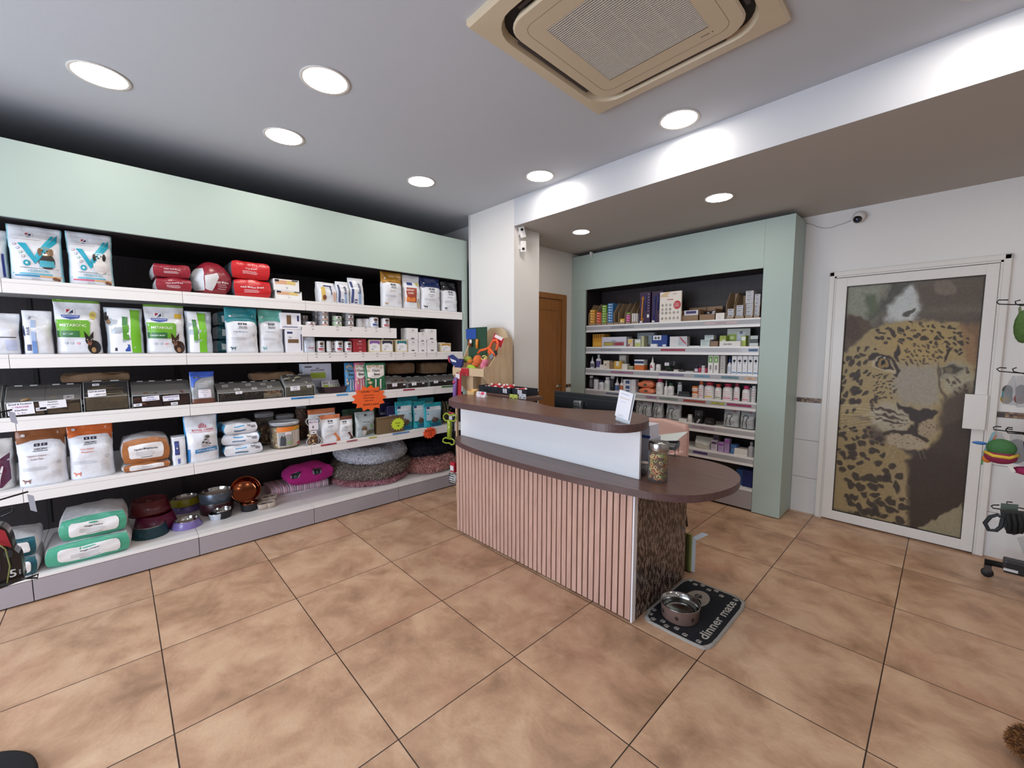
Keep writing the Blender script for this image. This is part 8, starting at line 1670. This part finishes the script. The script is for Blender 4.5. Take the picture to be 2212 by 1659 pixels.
vpouch(1561, 1595, 884, 'left large silver dog pouch at the right end', .02, 5); vpouch(1597, 1629, 888, 'right large silver dog pouch at the right end', .02, 6)
g = bx(5, 1466, 1483, 905, '#dcdad8', 'lower white box behind the chair top on the fifth shelf', None, .02, .06); bottle(5, 1484, 1494, 896, TUBE, '#dcdcdc', '#dcdcdc', 'short white tube with a black picture on fifth shelf', lb('#dcdcdc', '#2a2a2c', .05, .4), .02)
bx(5, 1499, 1517, 900, '#15161a', 'black box with a white slanted tag on the fifth shelf', lambda p: (p.poly([(.3, .1), (.6, .7), (.8, .6), (.5, .05)], '#b8b8c0'),), .01, .06); bx(5, 1500, 1518, 887, '#4a4c50', 'grey and black box with a triangle behind the black box', lambda p: p.poly([(.2, .3), (.5, .9), (.8, .3)], '#8a8c90'), .08, .05); bx(5, 1523, 1542, 904, '#17181c', 'low black box standing alone on the fifth shelf', ln('#6a6c74'), .012, .06)
# sixth shelf
g = Rt(6, 1497, 1535, 946, .02, .16); p = P_(g, 4).bag(pm('#b8bab4', .35), flat=.06, wr=2.2); p.r(.1, .1, .9, .3, '#cfc8b4'); fin(p, g, 'clear_bag', 'crumpled translucent bag of white items left on the sixth shelf', 'bag')
for k, (u1, u2, vt, c, a) in enumerate(((1536, 1549, 952, '#c4bcc8', '#4a3c5c'), (1551, 1563, 956, '#b49ac4', '#8a4aa0'), (1564, 1575, 948, '#a88ab8', '#9a5aac'), (1540, 1552, 941, '#8a8490', '#5a4a6c'))): bx(6, u1, u2, vt, c, ['white and purple box nearest the translucent bag', 'lilac box with a pale picture, sixth shelf', 'tall lilac box, sixth shelf', 'greyish purple box behind on the sixth shelf'][k], ln('#8a7a94', a), .02 if k < 3 else .10, .06, group='purple-toned boxes')
bx(6, 1578, 1591, 961, '#3f6ca0', 'blue small box in the middle of the sixth shelf', ln('#8aa8cc'), .03)
g = bx(6, 1585, 1615, 980, '#dcd8d0', 'lower white flat box of the pair on the sixth shelf', None, .02, .1); bx(6, 1586, 1615, 970, '#dcd8d0', 'upper white flat box of the pair on the sixth shelf', None, .02, .1, base=RR[6] + g['h'] + .001)
bottle(6, 1614, 1628, 956, BOT, '#b4b4b8', '#a8a8ac', 'grey plastic bottle at the right end of the sixth shelf', None, .02)
# base deck
bx(7, 1590, 1604, 1014, '#1f4a7c', 'steel blue box file beside the navy one at the cabinet base', None, .06, .2); bx(7, 1603, 1625, 1016, '#10205c', 'navy blue box file at the right of the cabinet base', None, .04, .22)
bx(7, 1540, 1588, 1040, '#d4d0c4', 'pile of white paper on the cabinet base behind the worktop', None, .04, .2)
def rstrip(u1, u2, row, c, label, tx=None):
    y = YF - .0006; x0, x1 = x_at(u1, y, RR[row] - .03), x_at(u2, y, RR[row] - .03); m = MB().box(-(x1 - x0) / 2, -.0006, -.011, (x1 - x0) / 2, 0, .011, ink(c))
    V, F, W = glyphs(tx or 'CHIENS'); s_ = min(.008, (x1 - x0) * .7 / W); m.add([(a * s_, -.001, b * .008) for a, b in V], F, ink('#3a3a40')); tag(m.build('shelf_label', None, ((x0 + x1) / 2, y, RR[row] - .031)), label, 'shelf label', 'coloured shelf edge labels in the cabinet')
for a in ((1319, 1369, 1, '#8d8e96', 'grey shelf label on the left half of cabinet top shelf', 'VERMIFUGES'), (1523, 1592, 1, '#c0a8a6', 'pale pink shelf label on the right half of cabinet top shelf', 'ANTIPARASITAIRES'), (1295, 1342, 2, '#8f9096', 'grey shelf label on the second cabinet shelf'), (1427, 1480, 2, '#9c3446', 'crimson shelf label in the middle of the second cabinet shelf'), (1617, 1637, 2, '#3f5a84', 'steel blue shelf label at the right end of second cabinet shelf'), (1319, 1368, 3, '#9c6c84', 'mauve shelf label on the left half of third cabinet shelf'), (1423, 1477, 3, '#7a7494', 'violet-grey shelf label in the middle of third cabinet shelf', 'OREILLES'), (1500, 1533, 3, '#6c92ac', 'sky blue shelf label on the third cabinet shelf', 'YEUX'), (1558, 1595, 3, '#5c7c88', 'slate blue shelf label on the third cabinet shelf', 'YEUX'), (1609, 1632, 3, '#c8a484', 'tan shelf label at the right end of third cabinet shelf', 'PEAU'), (1309, 1356, 4, '#6c7488', 'slate grey shelf label on the left of the fourth cabinet shelf'), (1395, 1418, 4, '#94708c', 'mauve shelf label in the middle of fourth cabinet shelf', 'DENT'), (1424, 1464, 4, '#7a8880', 'green-grey shelf label on the fourth cabinet shelf'), (1476, 1524, 4, '#9c4438', 'brick red shelf label on the fourth cabinet shelf'), (1536, 1565, 4, '#a8a848', 'olive yellow shelf label on the fourth cabinet shelf', 'SOINS'), (1570, 1623, 4, '#98385c', 'raspberry shelf label at the right of fourth cabinet shelf'), (1493, 1543, 5, '#a08a9c', 'pale mauve shelf label on the fifth cabinet shelf'), (1497, 1528, 6, '#4c3c74', 'dark violet shelf label on the sixth cabinet shelf')): rstrip(*a)

# ================================================================ spinner rack by the right edge
cx, cy = .60, 3.92; t = empty('spinner_rack', (cx, cy, 0)); tag(t, 'black wheeled spinner rack with hooks at the right edge of the photo', 'display rack')
def puts(o): o.parent = t; o.matrix_parent_inverse = Matrix.Translation(-Vector(t.location)); return o
puts(MB().tube([(cx, cy, .1), (cx, cy, 1.95)], .022, BM, 12).build('pole'))
m = MB()
for a in (math.pi, math.pi * .5, 0, -math.pi / 2): m.tube([(cx, cy, .105), (cx + .35 * math.cos(a), cy + .35 * math.sin(a) * .6, .095)], .018, BM, 8)
puts(m.build('base_cross'))
for a in (math.pi, math.pi * .5, 0, -math.pi / 2):
    x, y = cx + .335 * math.cos(a), cy + .335 * math.sin(a) * .6; m = MB(); m.lathe([(.026, -.011), (.028, -.008), (.028, .008), (.026, .011)], pm('#1a1a1c', .5), seg=18); m.xf(Matrix.Translation((x, y, .0285)) @ Matrix.Rotation(math.pi / 2, 4, 'X')); m.box(x - .016, y - .016, .04, x + .016, y + .016, .08, pm('#3a3432', .4)); puts(m.build('caster'))
def rk(u, v, y): x = x_at(u, y, z_guess(v)); return (x, y, z_at(v, x, y))
def z_guess(v): return 1.44 - (v - 752) * .0045
def rhook(pts, y): puts(MB().tube([(cx, cy, rk(2212, pts[0][1], y)[2])] + [rk(u, v, y) for u, v in pts], .0035, BM, 6).build('hook'))
rhook([(2195, 658), (2164, 657), (2159, 653), (2164, 648), (2185, 648)], 3.80); rhook([(2212, 660), (2201, 657), (2200, 651), (2212, 648)], 3.78)
rhook([(2200, 806), (2155, 802), (2150, 797), (2157, 794), (2171, 795)], 3.78); rhook([(2212, 808), (2186, 803), (2184, 797), (2193, 794)], 3.80)
rhook([(2205, 938), (2168, 932), (2136, 928), (2135, 923), (2141, 921), (2152, 922)], 3.76); rhook([(2212, 940), (2165, 935), (2161, 928), (2166, 923), (2176, 924)], 3.79); rhook([(2212, 936), (2163, 931), (2163, 926), (2176, 928)], 3.80)
rhook([(2205, 1108), (2140, 1100), (2124, 1098), (2120, 1093), (2124, 1091), (2137, 1091)], 3.72); rhook([(2212, 1105), (2170, 1095), (2153, 1088), (2153, 1084), (2165, 1085)], 3.76)
def poly3(m, pts, y, mat, th=.006): P = [rk(u, v, y) for u, v in pts]; P2 = [(a, b + th, c) for a, b, c in P]; n = len(P); m.add(P + P2, [list(range(n))[::-1], list(range(n, 2 * n))] + [[k, (k + 1) % n, n + (k + 1) % n, n + k] for k in range(n)], mat)
def tz(m, name, label, cat='pet toy'): return tt(m, name, label, cat)
m = MB(); q = rk(2216, 705, 3.70); m.sphere(q, .05, pm('#4c6a34', .9, 0, .3, 60, .6, 90), .8, .8, 1.9); poly3(m, [(2206, 665), (2212, 660), (2216, 700), (2204, 700)], 3.72, pm('#5a6a3c', .3)); tz(m, 'green_plush_toy', 'green toy cut by the right photo edge on the upper rack hook')
for k, (pts, c1, c2, lab) in enumerate((([(2183, 812), (2189, 812), (2190, 877), (2157, 873), (2160, 850), (2172, 828)], '#4a4a44', '#a88a34', 'clear bag with a teal and yellow toy on the second rack hook'), ([(2191, 812), (2206, 812), (2212, 880), (2186, 880), (2186, 840)], '#5a4a48', '#8a4a44', 'clear bag with a reddish toy beside the teal and yellow one'))):
    m = MB(); poly3(m, pts, 3.74 - .03 * k, clear('toy_bag_film', (.4, .4, .4), .35)); a = rk(pts[3][0] + 10, 862, 3.745 - .03 * k); m.sphere((a[0], a[1] + .012, a[2]), .03, pm(c2, .5), .8, .4, 1); m.sphere((a[0], a[1] + .012, a[2] + .05), .026, pm(c1, .5), .8, .4, 1.2); m.box(a[0] - .02, a[1] + .004, a[2] + .0, a[0] + .02, a[1] + .010, a[2] + .045, pm('#2f7c84' if k == 0 else '#8a3c50', .5)); tz(m, 'bagged_toy', lab)
m = MB(); poly3(m, [(2131, 935), (2139, 931), (2125, 975), (2110, 990), (2105, 985), (2118, 960)], 3.73, pm('#7fa0a8', .4), .003); poly3(m, [(2138, 938), (2143, 940), (2120, 985), (2112, 985)], 3.725, pm('#c8683c', .5), .003); a = rk(2104, 957, 3.73); m.sphere(a, .02, pm('#2f6cb0', .6), 1.6, .5, .5); poly3(m, [(2108, 985), (2112, 985), (2108, 1004), (2103, 1004)], 3.73, pm('#5a8a4a', .6), .004); tz(m, 'feather_wand_card', 'carded feather toy with a small blue fish on the lower left hook')
m = MB(); a = rk(2118, 990, 3.70); m.sphere(a, .022, pm('#d47a2c', .7), 1, .8, 1.2); tz(m, 'orange_mouse_toy', 'small orange fabric toy hanging left of the green ball')
m = MB(); a = rk(2148, 968, 3.66); m.sphere(a, .062, pm('#3a6c3a', .7, 0, .08, 50, .3, 90), .95, .7, .85, 20, 12); b_ = (a[0], a[1], a[2] - .05); m.sphere(b_, .068, pm('#8a2448', .75), .95, .7, .62, 20, 12); m.tube([(a[0] - .062, a[1] - .012, a[2] - .03), (a[0] - .03, a[1] - .048, a[2] - .042), (a[0] + .03, a[1] - .048, a[2] - .044), (a[0] + .062, a[1] - .012, a[2] - .03)], .009, pm('#d8b43c', .6), 8); m.add([(a[0] + .02, a[1] - .03, a[2] - .085), (a[0] + .04, a[1] - .03, a[2] - .085), (a[0] + .06, a[1] - .03, a[2] - .12), (a[0] + .045, a[1] - .03, a[2] - .125)], [(0, 1, 2, 3)], pm('#d8d4cc', .6)); poly3(m, [(2139, 932), (2152, 936), (2160, 960), (2140, 960), (2133, 968)], 3.68, clear('toy_bag_film', (.4, .4, .4), .35)); tz(m, 'burger_plush', 'green yellow and dark pink layered plush toy in a clear bag')
m = MB(); a = rk(2180, 975, 3.70); m.sphere(a, .055, pm('#2c2440', .6, 0, .3, 40), .8, .6, 1.3); m.sphere((a[0] - .02, a[1] - .04, a[2] - .01), .014, pm('#c8b4a0', .5)); poly3(m, [(2167, 938), (2194, 938), (2196, 1008), (2166, 1000)], 3.655, clear('toy_bag_film', (.4, .4, .4), .35), .003); tz(m, 'purple_plush', 'dark purple plush toy in a clear bag right of the green ball')
m = MB(); poly3(m, [(2201, 944), (2216, 944), (2216, 1006), (2198, 1003)], 3.64, card('#d8d0d8'), .003); poly3(m, [(2201, 944), (2216, 944), (2216, 966), (2200, 966)], 3.638, card('#c84a78'), .001); poly3(m, [(2199, 992), (2216, 994), (2216, 1006), (2198, 1003)], 3.638, card('#3a448c'), .001); tz(m, 'carded_cat_toy', 'pink white and blue carded toy cut by the right photo edge', 'cat toy')
m = MB(); a = rk(2200, 1018, 3.68); m.sphere(a, .05, pm('#9c2454', .9, 0, .2, 60, .6, 120), 1.2, .6, .5); tz(m, 'magenta_plush', 'magenta fluffy toy hanging below the dark purple plush')
m = MB(); hb = [(2103, 1130), (2110, 1145), (2125, 1146), (2135, 1138), (2140, 1120), (2130, 1112), (2115, 1116)]; m.tube([rk(u, v, 3.60) for u, v in hb], .010, pm('#22282e', .7), 8, True); P = [(2137, 1106), (2165, 1108), (2186, 1110), (2190, 1130), (2184, 1150), (2160, 1156), (2146, 1150), (2138, 1132)]; poly3(m, P, 3.60, pm('#26292c', .8), .05)
for k in range(3): m.tube([rk(2150 + 12 * k, 1110, 3.597), rk(2153 + 12 * k, 1132, 3.595), rk(2150 + 12 * k, 1152, 3.597)], .010, pm('#101214', .8), 8)
poly3(m, [(2123, 1120), (2131, 1112), (2141, 1118), (2127, 1124)], 3.595, card('#d4d4d4'), .001); tz(m, 'dog_harness', 'black dog harness with grey bands on the lowest rack hook', 'harness')
m = MB(); poly3(m, [(2140, 1087), (2176, 1090), (2174, 1105), (2138, 1103)], 3.71, card('#4f5c52'), .003); tz(m, 'header_card', 'grey-green header card above the black harness', 'card')
m = MB(); poly3(m, [(2184, 1152), (2216, 1155), (2216, 1230), (2206, 1228), (2194, 1200)], 3.58, card('#b83240'), .02); poly3(m, [(2198, 1203), (2216, 1205), (2216, 1230), (2206, 1228)], 3.578, card('#d0b4b8'), .001); poly3(m, [(2196, 1175), (2212, 1177), (2212, 1180), (2196, 1178)], 3.577, card('#e0c8cc'), .001); poly3(m, [(2166, 1162), (2182, 1158), (2204, 1226), (2192, 1222), (2176, 1196)], 3.585, clear('toy_bag_film', (.4, .4, .4), .35), .004); tz(m, 'red_treat_pack', 'red and pale pink pack hanging lowest at the right photo edge', 'pack')
m = MB(); a = rk(2165, 1200, 3.75); m.box(a[0] - .045, a[1] - .03, .125, a[0] + .06, a[1] + .05, .20, pm('#121214', .4), bev=.01); m.box(a[0] - .045, a[1] - .034, .14, a[0] + .01, a[1] - .03, .155, pm('#c8c8c8', .3)); tz(m, 'black_pack', 'small glossy black pack sitting on the rack base', 'pack')

# small safety pass: drop unused data
for me in list(bpy.data.meshes):
    if me.users == 0: bpy.data.meshes.remove(me)
